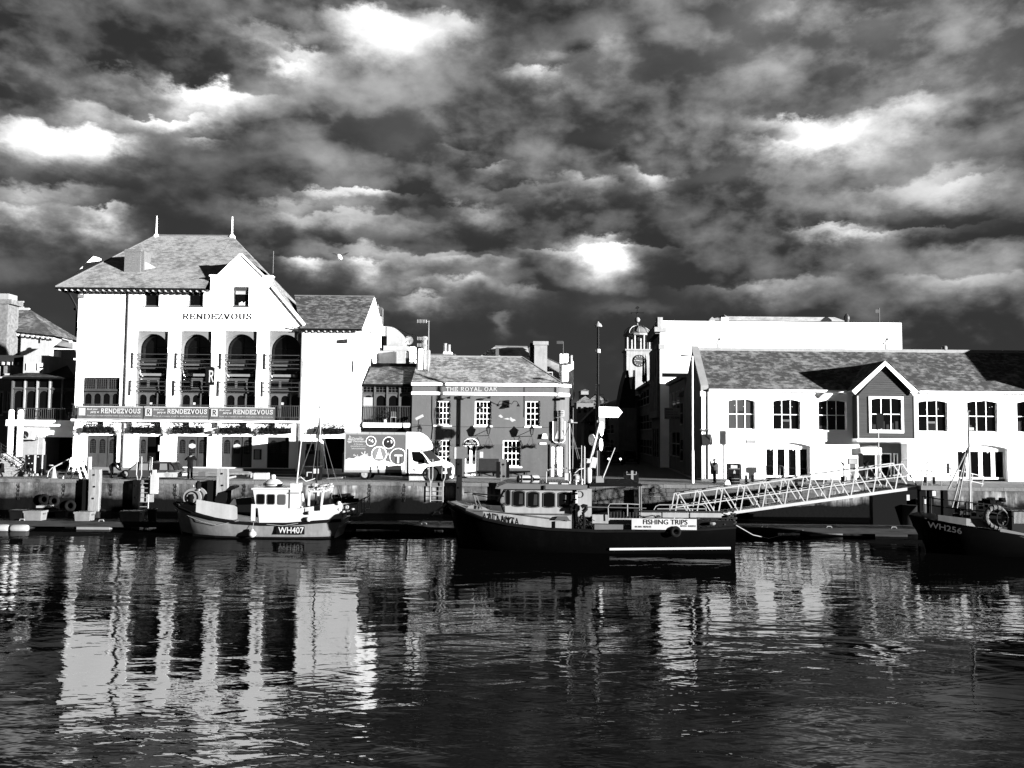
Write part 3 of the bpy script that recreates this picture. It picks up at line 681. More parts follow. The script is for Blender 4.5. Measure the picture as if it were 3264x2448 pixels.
# top floor windows
for k, h in enumerate(up): window(rest, h[0], h[1], h[2], h[3], YR+.14, 1, 1, .09, fm=GREY3, sill=.2)
h = mid[0]; window(rest, h[0], h[1], h[2], h[3]-.2, YR+.14, 1, 1, .09, fm=GREY3, sill=.2)
b = B().arch_pane(h[0], h[1], h[3]-.21, h[3], YR+.1, .08, flat=.22); b.obj('arched_head', GREY2, rest)
x0, x1, z0, z1 = rect(749, 925, 788, 937, YR); B().box(x0, x1, YR+.175, YR+.185, z0, z1).obj('window_blind', OFFW, rest)
for q in range(6):
    xx = at(760+q*4, 970, YR).x; B().box(xx, xx+.03, YR+.165, YR+.18, h[2]+.1, h[2]+.28+.05*(q % 3)).obj('sill_ornament', WHITEB, rest)
plate_text('RENDEZVOUS', (583, 999, 803, 1020), YR-.035, LETG, rest, serif=True, thick=.165, tilt=True)
# left hand window group: leaded lights over arched lights
x0, x1, z0, z1 = rect(263, 1206, 380, 1241, YR)
wd = (x1-x0)/3
for i in range(3): window(rest, x0+i*wd+.01, x0+(i+1)*wd-.01, z0, z1, YR+.16, 5, 5, .06, .022, fm=GREY2)
x0, x1, z2, z3 = rect(263, 1249, 380, 1293, YR)
B().box(x0, x1, YR+.12, YR+.28, z3, z0).obj('transom', GREY2, rest); arch_lights(rest, x0, x1, z2, z3, YR+.15, 4, fr=.09)
# the four balcony bays
def rails(name, x0, x1, zs, zb, ztp, y, parent):
    b = B()
    for z in zs: b.tube((x0, y, z), (x1, y, z), .028, n=6)
    for x in (x0, x1): b.box(x-.03, x+.03, y-.03, y+.03, zb, ztp)
    for x in (x0, x1): b.tube((x, y, zs[0]), (x+(.4 if x == x0 else -.4), YR+.3, zs[0]-.25), .02, n=5); b.tube((x, y, zs[-1]), (x+(.5 if x == x0 else -.5), YR+.5, zs[-1]-.3), .02, n=5)
    return b.obj(name, GREY2, parent)
for k, (a, c) in enumerate(BAYS):
    dy = (a-431)*.009
    x0, x1, zb, zt_ = rect(a, 1055, c, 1342, YR); zs = at((a+c)/2, 1104+dy, YR).z
    bay = B().arch_plate(x0, x1, zb, zt_, zs-.15, YR+.18, .5, inset=.07, n=16).obj('arched_bay', GREY4, rest)
    def band(p0, p1, y, m, nm, inset=0.0, t=.2):
        z0, z1 = at((a+c)/2, p1+dy, YR).z, at((a+c)/2, p0+dy, YR).z
        return B().box(x0+.01+inset, x1-.01-inset, YR+y, YR+y+t, z0, z1).obj(nm, m, rest)
    # upper window glass set back, floor bands, folded awning, transom lights
    z0, z1 = at((a+c)/2, 1145+dy, YR).z, at((a+c)/2, 1062+dy, YR).z
    window(rest, x0+.08, x1-.08, z0, z1, YR+.75, 2, 2, .05, .03, fm=BLACK, name='upper_window')
    band(1145, 1152, .45, GREY2, 'floor_band'); band(1156, 1164, .5, GREY3, 'floor_band', .05); band(1168, 1174, .55, GREY2, 'floor_band', .02)
    window(rest, x0+.15, x1-.1, at((a+c)/2, 1188+dy, YR).z, at((a+c)/2, 1174+dy, YR).z, YR+.8, 1, 1, .02, fm=BLACK, name='middle_window')
    aw = band(1189, 1197, .32, GREY4, 'folded_awning', .28)
    band(1203, 1207, .4, GREY3, 'floor_band')
    z0, z1 = at((a+c)/2, 1236+dy, YR).z, at((a+c)/2, 1208+dy, YR).z; w3 = (x1-x0-.1)/3
    for i in range(3): window(rest, x0+.05+i*w3, x0+.03+(i+1)*w3, z0, z1, YR+.42+.002*i, 1, 1, .07, fm=GREY3, name='transom_light')
    band(1238, 1243, .38, GREY2, 'floor_band'); band(1247, 1250, .36, GREY3, 'floor_band')
    z0, z1 = at((a+c)/2, 1341+dy, YR).z, at((a+c)/2, 1252+dy, YR).z
    arch_lights(rest, x0+.06, x1-.06, z0, z1, YR+.45, 3, fr=.09, fm=GREY3)
    zz = [at((a+c)/2, q+dy, YR).z for q in (1129, 1144, 1158, 1171)]
    rails('balcony_rail', x0-.2, x1+.03, zz, zz[-1]-.08, zz[0]+.12, YR-.07, rest)
    zz = [at((a+c)/2, q+dy, YR).z for q in (1217, 1231, 1244)]
    rails('balcony_rail', x0-.28, x1-.02, zz, zz[-1]-.4, zz[0]+.12, YR-.09, rest)
    if k != 2:   # a lit thing and furniture showing inside
        x5, x6, z5, z6 = rect(a+38, 1282, a+46, 1290, YR); B().box(x5, x6, YR+.44, YR+.448, z5, z6).obj('window_notice', PAPER, rest)
# long balcony: slab, brackets, railing
x0, x1, z0, z1 = rect(238, 1340, 961, 1347, YR)
zs_ = at(600, 1339, YR).z
B().box(x0, x1, YR-.55, YR, zs_-.14, zs_).obj('balcony_slab', WHITEB, rest)
b = B(); x = x0+.1
while x < x1: b.box(x, x+.07, YR-.5, YR-.02, zs_+.003, zs_+.24); x += .17
b.obj('dentil_course', GREY1, rest)
ztp = at(600, 1293, YR).z; b = B(); x = x0+.1
while x < x1: b.box(x-.012, x+.012, YR-.5, YR-.47, zs_, ztp); x += .14
b.box(x0, x1, YR-.52, YR-.45, ztp, ztp+.05); b.box(x0, x1, YR-.51, YR-.46, zs_+.25, zs_+.29); b.obj('railing', GREY2, rest)
for q in range(8): B().box(x0+.2+q*2.1, x0+.42+q*2.1, YR-.35, YR-.02, zs_-.5, zs_-.145).obj('corbel', WHITEB, rest)
# doors with arched leaded lights
def leaf(parent, x0, x1, z0, z1, y, m, light=True, lat=True):
    d = B().box(x0, x1, y, y+.06, z0, z1).obj('door_leaf', m, parent)
    if light:
        w_ = x1-x0; gx0, gx1, gz0, gz1 = x0+w_*.2, x1-w_*.2, z0+(z1-z0)*.46, z1-(z1-z0)*.08
        B().arch_pane(gx0, gx1, gz0, gz1, y-.012, .012).obj('pane', DGLASS, d)
        b = B()
        for i in range(1, 4): xx = gx0+(gx1-gx0)*i/4; b.box(xx-.007, xx+.007, y-.02, y-.013, gz0, gz1-.1)
        for i in range(1, 7): zz = gz0+(gz1-gz0)*i/7.5; b.box(gx0, gx1, y-.022, y-.014, zz-.007, zz+.007)
        b.obj('lattice', GREY2, d)
        B().box(x0+w_*.16, x1-w_*.16, y-.012, y, z0+(z1-z0)*.06, z0+(z1-z0)*.40).obj('door_panel', m, d)
for k, d in enumerate(DOORS):
    x0, x1, z0, z1 = rect(*d, YR); y = YR+.2; m = GREY2
    B().box(x0, x0+.06, y-.03, y+.07, z0, z1).box(x1-.06, x1, y-.03, y+.07, z0, z1).box(x0+.06, x1-.06, y-.028, y+.07, z1-.07, z1).obj('door_frame', GREY2, rest)
    if k == 1:
        leaf(rest, x0+.07, x0+.62, z0, z1-.08, y, m); B().box(x0+.64, x1-.07, y+.04, y+.08, z0, z1-.08).obj('open_doorway', VOID, rest)
        B().box(x1-.02, x1+.5, YR-.32, YR-.28, z1-1.1, z1-.65).obj('hanging_sign', PAPER, rest)
    elif k == 4:
        leaf(rest, x0+.07, (x0+x1)/2-.01, z0, z1-.08, y, GREY1); leaf(rest, (x0+x1)/2+.01, x1-.07, z0, z1-.08, y, GREY1)  # shadowed pair: the shadow is put into a darker leaf grey
    else:
        w_ = (x1-x0-.14)/3.1
        leaf(rest, x0+.07, x0+.07+w_, z0, z1-.08, y, m); leaf(rest, x0+.09+w_, x0+.07+2*w_, z0, z1-.08, y+.012, m); leaf(rest, x1-.07-w_, x1-.07, z0, z1-.08, y, m)
        B().box(x0+.09+2*w_, x1-.09-w_, y+.03, y+.07, z0, z1-.08).obj('door_gap', VOID, rest)
        if k > 1:
            cx = x0+.09+w_*1.5; zz = z0+(z1-z0)*.68; pts = [(cx+.26*math.cos(t*.5236)*(1+.12*(t % 2)), zz+.17*math.sin(t*.5236)*(1+.15*(t % 2))) for t in range(12)]
            B().prism(pts, y-.03, y-.022).obj('door_notice', PAPER, rest)
    B().box(x0-.35, x1+.35, YR-.05, YR, z1+.1, z1+.42).obj('door_lintel', WHITEB, rest)
# steps and plinth
B().box(XL+.2, XP, YR-.8, YR-.02, GZ-.1, .30).obj('step', CONC, rest); B().box(XL+.6, XP-.3, YR-.4, YR-.015, .302, .50).obj('step', CONC, rest)
# planters over the doors
for k, (a, c) in enumerate([(272, 365), (420, 517), (558, 652), (707, 802), (834, 930), (1005, 1100)]):
    x0, x1, z0, z1 = rect(a, 1361+k*.8, c, 1378+k*.8, YR)
    pl = thing('window_box', ['first leafy dark planter from the left over the restaurant doors', 'second leafy dark planter from the left over the restaurant doors', 'third leafy dark planter, above the doors behind the standing man', 'fourth leafy dark planter from the left over the restaurant doors', 'fifth leafy dark planter, above the shadowed double doors', 'leafy dark planter over the black opening behind the lorry'][k], 'planter', ((x0+x1)/2, YR-.2, z0), 'planters over the restaurant doors')
    B().box(x0, x1, YR-.38, YR-.06, z0, z1).obj('trough', BLACK, pl); foliage('leaves', x0-.05, x1+.05, YR-.45, YR-.02, z1-.3, z1+.5, 900, pl, seed=k+3, s=.12)
# wall lamps on scrolled arms
for k, px in enumerate((246, 382, 530, 688, 830)):
    p = at(px, 1378, YR-.35); l = thing('wall_lamp', ['scroll armed wall lamp left of the first restaurant door', 'scroll armed wall lamp between first and second restaurant doors', 'scroll armed wall lamp between second and third restaurant doors', 'scroll armed wall lamp between third and fourth restaurant doors', 'scroll armed wall lamp beside the shadowed double doors'][k], 'lamp', (p.x, YR, p.z), 'lamps along the restaurant front')
    B().path([(p.x-.3, YR, p.z+.1), (p.x-.2, YR-.2, p.z+.28), (p.x, YR-.35, p.z+.15), (p.x+.15, YR-.4, p.z-.05)], .022, 5).obj('arm', GREY3, l)
    B().lathe([(.03, .05), (.2, -.02), (.17, -.16), (.05, -.2)], (p.x-.28, YR-.25, p.z+.1), 10).obj('shade', GREY4, l, smooth=True)
    B().lathe([(.03, .06), (.1, 0), (.08, -.12), (.03, -.14)], (p.x+.17, YR-.4, p.z-.1), 8).obj('bulb_holder', GREY3, l, smooth=True)
# banners on the railing
for k, (a, c) in enumerate([(246, 455), (458, 665), (668, 876)]):
    lb = ['left printed banner on the railing, above the first two doors', 'middle printed banner on the railing under the hanging sign', 'right printed banner with framed R square on the railing'][k]
    dy = k*1.7; y = YR-.60
    x0, x1, z0, z1 = rect(a, 1294+dy, c, 1338+dy, y)
    bn = thing('banner', lb, 'banner', ((x0+x1)/2, y, z0), 'banners on the restaurant railing')
    n = 14; pts = []
    g = B(); rings = [[Vector((x0+(x1-x0)*i/n, y+.015*math.sin(i*1.9+k), z)) for z in (z0-.02*math.sin(i*.9), z1+.02*math.sin(i*1.3))] for i in range(n+1)]
    g.loft(rings, cap=False, open_=True); g.obj('sheet', BANNER, bn)
    yy = y-.03
    B().box(x0, x1, yy-.004, yy, z1-.09, z1-.03).box(x0, x1, yy-.004, yy, z0+.03, z0+.08).obj('border', PAPER, bn)
    xa_, xb2, za, zb = rect(a+5, 1300+dy, a+26, 1324+dy, yy); sq = B().box(xa_, xb2, yy-.006, yy-.002, za, zb).obj('logo_square', PAPER, bn)
    if k: plate_text('R', (a+9, 1303+dy, a+22, 1321+dy), yy-.012, LETG, sq, serif=True, thick=.17)
    plate_text('RENDEZVOUS', (a+75, 1302+dy, a+202, 1318+dy), yy-.012, PAPER, bn, serif=True, thick=.19)
    plate_text('Book your', (a+31, 1301+dy, a+66, 1308+dy), yy-.012, PAPER, bn, bold=.03, shear=.2); plate_text('party at', (a+42, 1310+dy, a+70, 1318+dy), yy-.012, PAPER, bn, bold=.03, shear=.2)
    plate_text('Please ask a member of staff for details about bookings and parties', (a+31, 1323+dy, a+202, 1328+dy), yy-.012, PAPER, bn, bold=.0)
# hanging sign with R
YS = YR-.9; x0, x1, z0, z1 = rect(656, 1172, 684, 1228, YS)
hs = thing('hanging_sign', 'dark hanging board with a pale R on the white pier', 'sign', ((x0+x1)/2, YS, z0))
B().box(x0, x1, YS-.05, YS+.05, z0, z1).obj('board', BLACK, hs); B().tube((x0-.2, YS, z1+.06), (x1+.3, YS, z1+.06), .03).tube((x1, YS, z1+.06), (x1, YR, z1+.2), .03).obj('bracket', DMETAL, hs)
plate_text('R', (665, 1180, 682, 1219), YS-.06, PAPER, hs, serif=True, thick=.16)
# CCTV/flood lamps on the plain wing wall, its notices and menu boards
b = B(); p = at(1060, 1085, YR); x0, x1, z0, z1 = rect(1120, 1076, 1138, 1088, YR-.5); b.tube((x1, YR, z1), (x0, YR-.5, z1), .03); b.box(x0-.15, x0+.35, YR-.62, YR-.42, z0, z1); b.obj('wall_camera', OFFW, rest)
x0, x1, z0, z1 = rect(808, 1432, 833, 1465, YR-.06); B().box(x0, x1, YR-.06, YR, z0, z1).obj('menu_case', GREY2, rest); B().box(x0+.09, x1-.12, YR-.075, YR-.062, z0+.06, z1-.06).obj('menu_sheet', PAPER, rest)
x0, x1, z0, z1 = rect(976, 1415, 1001, 1447, YR-.06); B().box(x0, x1, YR-.06, YR, z0, z1).obj('notice_board', BLACK, rest)
B().prism([((x0+x1)/2-.2, z0+.2), ((x0+x1)/2+.2, z0+.2), ((x0+x1)/2, z1-.15)], YR-.075, YR-.065).obj('notice_print', GREY4, rest)
x0, x1, z0, z1 = rect(972, 1435, 1020, 1495, YR-.02); B().box(x0, x1, YR-.03, YR, z0, z1).obj('side_door', GREY4, rest)
b = B(); b.box(at(1020, 1390, YR).x-.1, XR, YR-.12, YR-.002, at(1060, 1397, YR).z, at(1060, 1383, YR).z); b.obj('fascia', WHITEB, rest)

# ================================================================== glazed veranda wing at the far left
YV = 64.3
ver = thing('glazed_veranda', 'glazed first floor veranda with dark lean-to roof beside the restaurant', 'building', (-34, YV, 0))
A_, B_, C_ = at(10, 1201, YV-.5), at(241, 1204, YV-.5), at(214, 1164, YV+3.6)
vr = B().slab([A_, B_, C_, at(105, 1185, YV+2.2)], .1).obj('roof', GREY1, ver); slates(A_, B_, C_, at(105, 1185, YV+2.2), slate_mat('dark_slate', .016, .05), vr)
B().box(A_.x, B_.x, YV-.62, YV-.48, A_.z-.14, A_.z-.01).obj('gutter', BLACK, ver)
x0, x1, z0, z1 = rect(38, 1207, 236, 1340, YV)
zt_, zm = at(137, 1237, YV).z, at(137, 1207, YV).z
n = 5; wd = (x1-x0)/n
for i in range(n):
    window(ver, x0+i*wd+.06, x0+(i+1)*wd-.02, zt_, zm, YV+.05, 1, 1, .05, fm=GREY3)
    arch_lights(ver, x0+i*wd+.06, x0+(i+1)*wd-.02, z0, zt_-.12, YV+.06, 1, fr=.07)
    B().box(x0+i*wd-.05, x0+i*wd+.06, YV-.04, YV+.12, z0, zm).obj('post', GREY5 if i else GREY3, ver)
B().box(x0-.05, x1, YV-.02, YV+.15, zt_-.12, zt_-.01).obj('transom', GREY2, ver)
B().box(x0, x1, YV+.9, YV+1, z0-.5, zm).obj('dark_interior', VOID, ver)
b = B(); ra, rb2, rc, rd = rect(55, 1303, 233, 1336, YV-.7); x = ra
while x < rb2: b.box(x-.014, x+.014, YV-.72, YV-.69, rc, rd); x += .15
b.box(ra, rb2, YV-.74, YV-.67, rd, rd+.05); b.box(ra, rb2, YV-.73, YV-.68, rc, rc+.04)
xm = ra+(rb2-ra)*.38
for q in (-1, 1): b.bar((xm-q*.3, YV-.755, rc), (xm+q*.3, YV-.755, rd), .03)
b.obj('railing', GREY2, ver)
x0, x1, z0, z1 = rect(20, 1339, 236, 1358, YV-.7); B().box(x0, XL-.02, YV-.75, YV+.9, z0, z1).obj('balcony_slab', WHITEB, ver)
x2, x3, z2, z3 = rect(60, 1360, 222, 1393, YV-.1); B().box(x2, XL-.25, YV-.1, YV+.3, z2, z0-.003).obj('beam', WHITE, ver)
x4, x5, z4, z5 = rect(58, 1394, 134, 1505, YV); B().box(x2, x5-.35, YV, YV+3, .14, z2).box(x5-.345, x5, YV+.06, YV+3, .14, z2).obj('lobby_wall', GREY5, ver)
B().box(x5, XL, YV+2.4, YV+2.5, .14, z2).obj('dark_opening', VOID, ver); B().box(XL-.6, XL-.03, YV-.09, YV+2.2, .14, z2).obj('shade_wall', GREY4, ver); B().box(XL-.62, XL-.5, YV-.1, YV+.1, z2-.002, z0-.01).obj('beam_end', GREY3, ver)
p = at(222, 1400, YV); B().tube((XL-.1, YV-.2, .1), (XL-.1, YV-.2, z1), .05).obj('downpipe', OFFW, ver)
# air conditioning unit
x0, x1, z0, z1 = rect(64, 1371, 104, 1401, YV-.5); ac = thing('air_conditioner', 'white air conditioning unit on the wall under the veranda', 'air conditioner', ((x0+x1)/2, YV-.3, z0))
B().box(x0, x1, YV-.5, YV-.12, z0, z1).obj('casing', OFFW, ac); c = ((x0+x0*1.0+.62*2)/2, YV-.51, (z0+z1)/2); B().lathe([(.28, 0), (.28, -.015), (.02, -.02)], (x0+.36, YV-.5, (z0+z1)/2), 16, 'y').obj('fan_grille', DMETAL, ac)
B().bar((x0+.36, YV-.53, (z0+z1)/2), (x0+.55, YV-.53, z0+.1), .05).obj('fan_blade', GREY4, ac)
B().box(x0, x1, YV-.45, YV, z0-.06, z0-.003).obj('shelf_bracket', DMETAL, ac); B().path([(x1, YV-.2, z1-.2), (x1+.2, YV-.2, z1-.3), (x1+.2, YV-.15, z0), (x1-.2, YV-.1, z0-.1)], .03, 6).obj('pipe', GREY2, ac)
# two white round topped posts
for k, (px0, px1) in enumerate(((24, 41), (44, 61))):
    x0, x1, z0, z1 = rect(px0, 1305, px1, 1490, 60.5); base_obj(B().lathe([((x1-x0)/2*1.05, .0), ((x1-x0)/2, z1-.12), ((x1-x0)/2*.7, z1-.03), (.03, z1)], ((x0+x1)/2, 60.5+k*.4, 0), 14), 'gate_post', WHITE, ['white round topped post nearer the picture edge by the steps', 'white round topped post right of its twin by the steps'][k], 'post', ((x0+x1)/2, 60.5, 0), 'tall white posts by the steps', smooth=True)
# stone steps with iron handrail
st = thing('stone_steps', 'rough stone steps with iron handrail at the left edge', 'steps', at(50, 1520, 58.5)*1.0)
rs = random.Random(5)
xs0, xs1 = at(-30, 1500, 58.5).x, at(100, 1500, 58.5).x
for k in range(9):
    x1 = xs1-k*.27; h = .17*(k+1)
    xx = xs0
    while xx < x1-.1:
        L = min(rs.uniform(.3, .6), x1-xx); B().box(xx, xx+L-.02, 58.3+rs.uniform(-.02, .02), 60, h-.17, h-.012).obj('stone', BRICKL, st); xx += L
b = B(); t0, t1 = at(82, 1466, 58.2), at(-30, 1392, 58.2)
for dz_ in (0, -.22, -.44, -.8): b.tube(t0+Vector((0, 0, dz_)), t1+Vector((0, 0, dz_)), .03, n=6)
for f in (0, .35, .7): q = t0.lerp(t1, f); b.tube(q, q-Vector((0, 0, 1.0)), .03, n=6)
b.obj('handrail', DMETAL, st)
# dark ticket kiosk
x0, x1, z0, z1 = rect(79, 1450, 134, 1512, 59.5); kk = thing('ticket_machine', 'black cabinet with white notices at the foot of the steps', 'cabinet', ((x0+x1)/2, 59.5, 0))
B().box(x0, x1-.15, 59.5, 60.3, 0, z1).obj('cabinet', BLACK, kk); B().box(x0+.65, x0+.78, 59.47, 59.52, 0, z1).obj('white_strip', PAPER, kk); B().tube((x1-.05, 59.6, 0), (x1-.05, 59.6, z1), .05).obj('post', OFFW, kk)
for q in range(7):
    xx, zz = x0+.15+rs.random()*.9, .5+rs.random()*.9; B().box(xx, xx+.09, 59.486, 59.495, zz, zz+.07).obj('notice', PAPER, kk)

# ================================================================== old buildings behind at the far left
YB = 66.2
bh = thing('brick_townhouse', 'dark brick townhouse with arched white windows behind the veranda', 'house', (-39, YB, 0))
x0, x1, z0, z1 = rect(-120, 1133, 88, 1500, YB)
hs_ = [rect(-8, 1148, 12, 1200, YB), rect(22, 1150, 33, 1190, YB), rect(-8, 1245, 10, 1320, YB), rect(18, 1248, 31, 1310, YB)]
B().wall(x0, x1, 0, z1, YB, hs_, .25).box(x0, x1, YB+.26, YB+.3, 0, z1).obj('wall', BRICK, bh)
for h in hs_: arch_lights(bh, h[0], h[1], h[2], h[3], YB+.1, 1, fm=OFFW, fr=.12); B().box(h[0]-.1, h[1]+.1, YB-.1, YB+.05, h[2]-.15, h[2]-.01).obj('sill', OFFW, bh)
B().box(x0, x1+.2, YB-.35, YB+.1, z1-.5, z1).obj('cornice', GREY1, bh)
b = B(); x = x1-12
while x < x1: b.box(x, x+.15, YB-.3, YB, z1-.75, z1-.503); x += .4
b.obj('cornice_bracket', OFFW, bh)
x2, x3, z2, z3 = rect(75, 1133, 158, 1172, YB-1); B().box(x2, x3, YB-1, YB+3, 0, z3).obj('side_wing', OFFW, bh)
for q in range(2): h = rect(86+q*36, 1158, 104+q*36, 1180, YB-1.02); window(bh, h[0], h[1], h[2], h[3], YB-1.1, 2, 1, .1)
YT = 92
tw = thing('turret_house', 'white house with steep hipped slate roof and stone chimney', 'house', (-52, YT, 0))
x0, x1, z0, z1 = rect(66, 1062, 158, 1160, YT); B().box(x0, x1, YT, YT+6, 0, z1).obj('wall', OFFW, tw); B().box(x0-7, x0-.005, YT+.3, YT+6, 0, z1+.1).obj('side_wall', BRICKL, tw)
h = rect(123, 1076, 128, 1094, YT-.02); B().box(h[0], h[1], YT-.03, YT-.01, h[2], h[3]).obj('slit_window', DGLASS, tw)
a_, b2, c_, d_ = at(22, 1054, YT-.5), at(173, 1070, YT-.5), at(94, 986, YT+3), at(24, 986, YT+3); rf = B().face(a_, b2, c_, d_).face(b2, b2+Vector((0, 6.5, 0)), c_).obj('roof', SLATE, tw); slates(a_, b2, c_, d_, slate_mat('grey_slate', .05, .085), rf, .5, .3)
B().bar(d_, c_, .3).obj('ridge', OFFW, rf); b = B()
x = a_.x+.4
while x < b2.x: b.box(x, x+.2, YT-.45, YT, a_.z+(b2.z-a_.z)*(x-a_.x)/(b2.x-a_.x)-.45, a_.z+(b2.z-a_.z)*(x-a_.x)/(b2.x-a_.x)-.2); x += .55
b.obj('eaves_bracket', OFFW, tw)
x0, x1, z0, z1 = rect(-20, 945, 24, 1080, YT-2); B().box(x0, x1, YT-2, YT, z0-8, z1-.8).box(x0, x1+.4, YT-2.1, YT+.1, z1-.8, z1-.3).obj('chimney', mat('mottled_chimney', .13, .9, var=.45, sc=3), tw); B().box(x0, x1-.1, YT-1.8, YT-.2, z1-.298, z1+.35).obj('chimney_cap', GREY5, tw)
c0 = at(70, 975, YT+3); b = B().tube((c0.x, YT+3, c_.z), (c0.x, YT+3, at(70, 962, YT+3).z), .1)
for q in (962, 980): z = at(70, q, YT+3).z; b.tube((at(48, q, YT+3).x, YT+3, z), (at(76, q, YT+3).x, YT+3, z), .09)
b.obj('weather_cowl', OFFW, tw)
x0, x1, z0, z1 = rect(170, 1083, 240, 1200, 86); sm = thing('small_gabled_house', 'small pale house glimpsed between restaurant and turret house', 'house', ((x0+x1)/2, 86, 0))
B().box(x0, x1, 86, 90, 0, z1-1.0).obj('wall', OFFW, sm); B().face(at(166, 1108, 85.8), at(232, 1112, 85.8), at(232, 1083, 89), at(200, 1083, 89)).obj('roof', SLATE_R, sm); B().tube(at(200, 1083, 89), at(225, 1090, 88), .15).obj('ridge', WHITEB, sm)
h = rect(178, 1120, 193, 1165, 85.9); B().box(h[0], h[1], 85.5, 86, h[2], h[3]).obj('dormer', WHITEB, sm)
# ================================================================== balcony link between restaurant and pub
YPB = 62.8
YK = YPB+.45
lk = thing('balcony_house', 'narrow house with dark glazed balcony between restaurant and pub', 'house', (at(1230, 1500, YK).x, YK, 0))
x0, x1, z0, z1 = rect(1157, 1232, 1312, 1350, YK); x0 = XR+.02
zt_, zm = at(1230, 1252, YK).z, at(1230, 1232, YK).z
n = 4; wd = (x1-x0)/n
for i in range(n):
    window(lk, x0+i*wd+.05, x0+(i+1)*wd-.03, zt_, zm, YK+.04, 3, 2, .05, .02, fm=GREY3)
    arch_lights(lk, x0+i*wd+.06, x0+(i+1)*wd-.04, z0, zt_-.1, YK+.05, 1, fr=.08, fm=GREY3)
    B().box(x0+i*wd-.03, x0+i*wd+.05, YK-.03, YK+.12, z0, zm+.1).obj('post', GREY3, lk)
B().box(x0, x1, YK+.13, YK+.2, z0, zm+.1).obj('dark_interior', VOID, lk)
B().box(x0+.12, x0+wd-.1, YK+.02, YK+.035, z0+.3, zt_-.35).obj('window_poster', OFFW, lk)
ra, rb2, rc, rd = rect(1158, 1296, 1308, 1348, YPB+.1); b = B(); x = ra
while x < rb2: b.box(x-.012, x+.012, YPB+.10, YPB+.13, rc, rd); x += .125
b.box(ra, rb2, YPB+.08, YPB+.15, rd, rd+.05).box(ra, rb2, YPB+.09, YPB+.14, rc+.02, rc+.06).obj('railing', GREY2, lk)
B().box(ra, rb2-.02, YPB+.02, YK+.1, rc-.33, rc-.01).obj('balcony_slab', WHITEB, lk)
B().box(ra+.05, x1-.1, YPB+.1, YPB+.2, rc-.7, rc-.34).obj('under_beam', BLACK, lk); B().box(ra, x1, YK+.5, YK+.6, 0, rc-.33).obj('shop_void', VOID, lk)
A_, B_, C_, D_ = at(1158, 1224, YK-.2), at(1322, 1224, YK-.2), at(1345, 1168, YK+2.6), at(1184, 1168, YK+2.6)
lr = B().slab([A_, B_, C_, D_], .1).obj('roof', LEAD, lk); slates(A_, B_, C_, D_, SLATE, lr); B().box(A_.x, B_.x, YK-.28, YK-.16, A_.z-.13, A_.z).obj('gutter', BLACK, lk)
B().box(D_.x, C_.x, YK+2.5, YK+2.7, D_.z-.1, D_.z+.25).obj('parapet', BLACK, lk)
# potted plant and chair on the balcony
x0, x1, z0, z1 = rect(1218, 1300, 1238, 1346, YPB+.3); pl = thing('balcony_plant', 'dark potted plant behind the small balcony railing', 'plant', ((x0+x1)/2, YPB+.1, rc)); B().lathe([(.12, 0), (.17, .35)], ((x0+x1)/2, YPB+.1, rc), 10).obj('pot', OFFW, pl); foliage('leaves', x0-.1, x1+.1, YPB-.05, YPB+.25, rc+.35, rc+1.1, 160, pl, seed=8, s=.12)
x0, x1, z0, z1 = rect(1246, 1318, 1262, 1346, YPB+.1); chx = thing('balcony_chair', 'pale folding chair behind the small balcony railing', 'chair', ((x0+x1)/2, YPB+.1, rc)); B().box(x0, x1, YPB, YPB+.35, rc+.4, rc+.44).obj('seat', OFFW, chx); B().box(x0, x1, YPB+.33, YPB+.36, rc+.44, rc+.85).obj('backrest', GREY4, chx)
for q in range(4): B().bar(((x0, x1)[q % 2], (YPB+.02, YPB+.33)[q//2], rc), ((x0, x1)[q % 2], (YPB+.02, YPB+.33)[q//2], rc+.4), .03).obj('leg', GREY4, chx)

# ================================================================== roof structures behind
YC = 70
rt = thing('roof_terrace_block', 'pale rendered roof block with curved tank wall behind the balcony house', 'building', (at(1240, 1160, YC).x, YC, 0))
h = rect(1170, 1118, 1292, 1168, YC); B().box(h[0], h[1], YC, YC+6, 0, h[3]).obj('block', GREY5, rt)
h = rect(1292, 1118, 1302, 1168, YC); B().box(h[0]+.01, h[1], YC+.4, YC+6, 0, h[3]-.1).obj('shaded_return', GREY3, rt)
h = rect(1186, 1040, 1235, 1070, YC+2); B().box(h[0], h[1], YC+2, YC+5, h[2], h[3]).obj('upper_block', OFFW, rt)
h = rect(1196, 1070, 1238, 1118, YC+2.2); B().box(h[0], h[1], YC+2.5, YC+5, h[2], h[3]-.005).obj('dark_opening', BLACK, rt)
h = rect(1222, 1102, 1300, 1118, YC+1); B().box(h[0], h[1], YC+1, YC+4, h[2]+.005, h[3]).obj('parapet', GREY5, rt)
x0, x1, z0, z1 = rect(1234, 1041, 1285, 1102, YC+2); n = 10
B().prism([(x0, z0), (x1, z0), (x1, z0+.5)]+[(x0+(x1-x0)*math.cos(t*math.pi/2/n)*.98+.0, z0+.5+(z1-z0-.5)*math.sin(t*math.pi/2/n)) for t in range(1, n+1)]+[(x0, z1)], YC+1.9, YC+4.5).obj('curved_wall', GREY5, rt)
h = rect(1192, 975, 1216, 1036, YC+3); B().box(h[0], h[0]+.35, YC+3, YC+4, h[2], h[3]).box(h[0]+.4, h[1], YC+3, YC+4, h[2], h[2]+(h[3]-h[2])*.45).obj('stack', OFFW, rt); B().box(h[0]+.4, h[1], YC+3.01, YC+4, h[2]+(h[3]-h[2])*.5, h[3]-.1).obj('vent_cowl', GREY3, rt)
B().tube((h[1]+.1, YC+3, h[2]), (h[1]+.1, YC+3, h[3]-.3), .05).tube((h[0]+.35, YC+2.9, h[2]), (h[0]+.35, YC+2.9, h[3]+.1), .04).obj('flue_pipe', GREY4, rt)
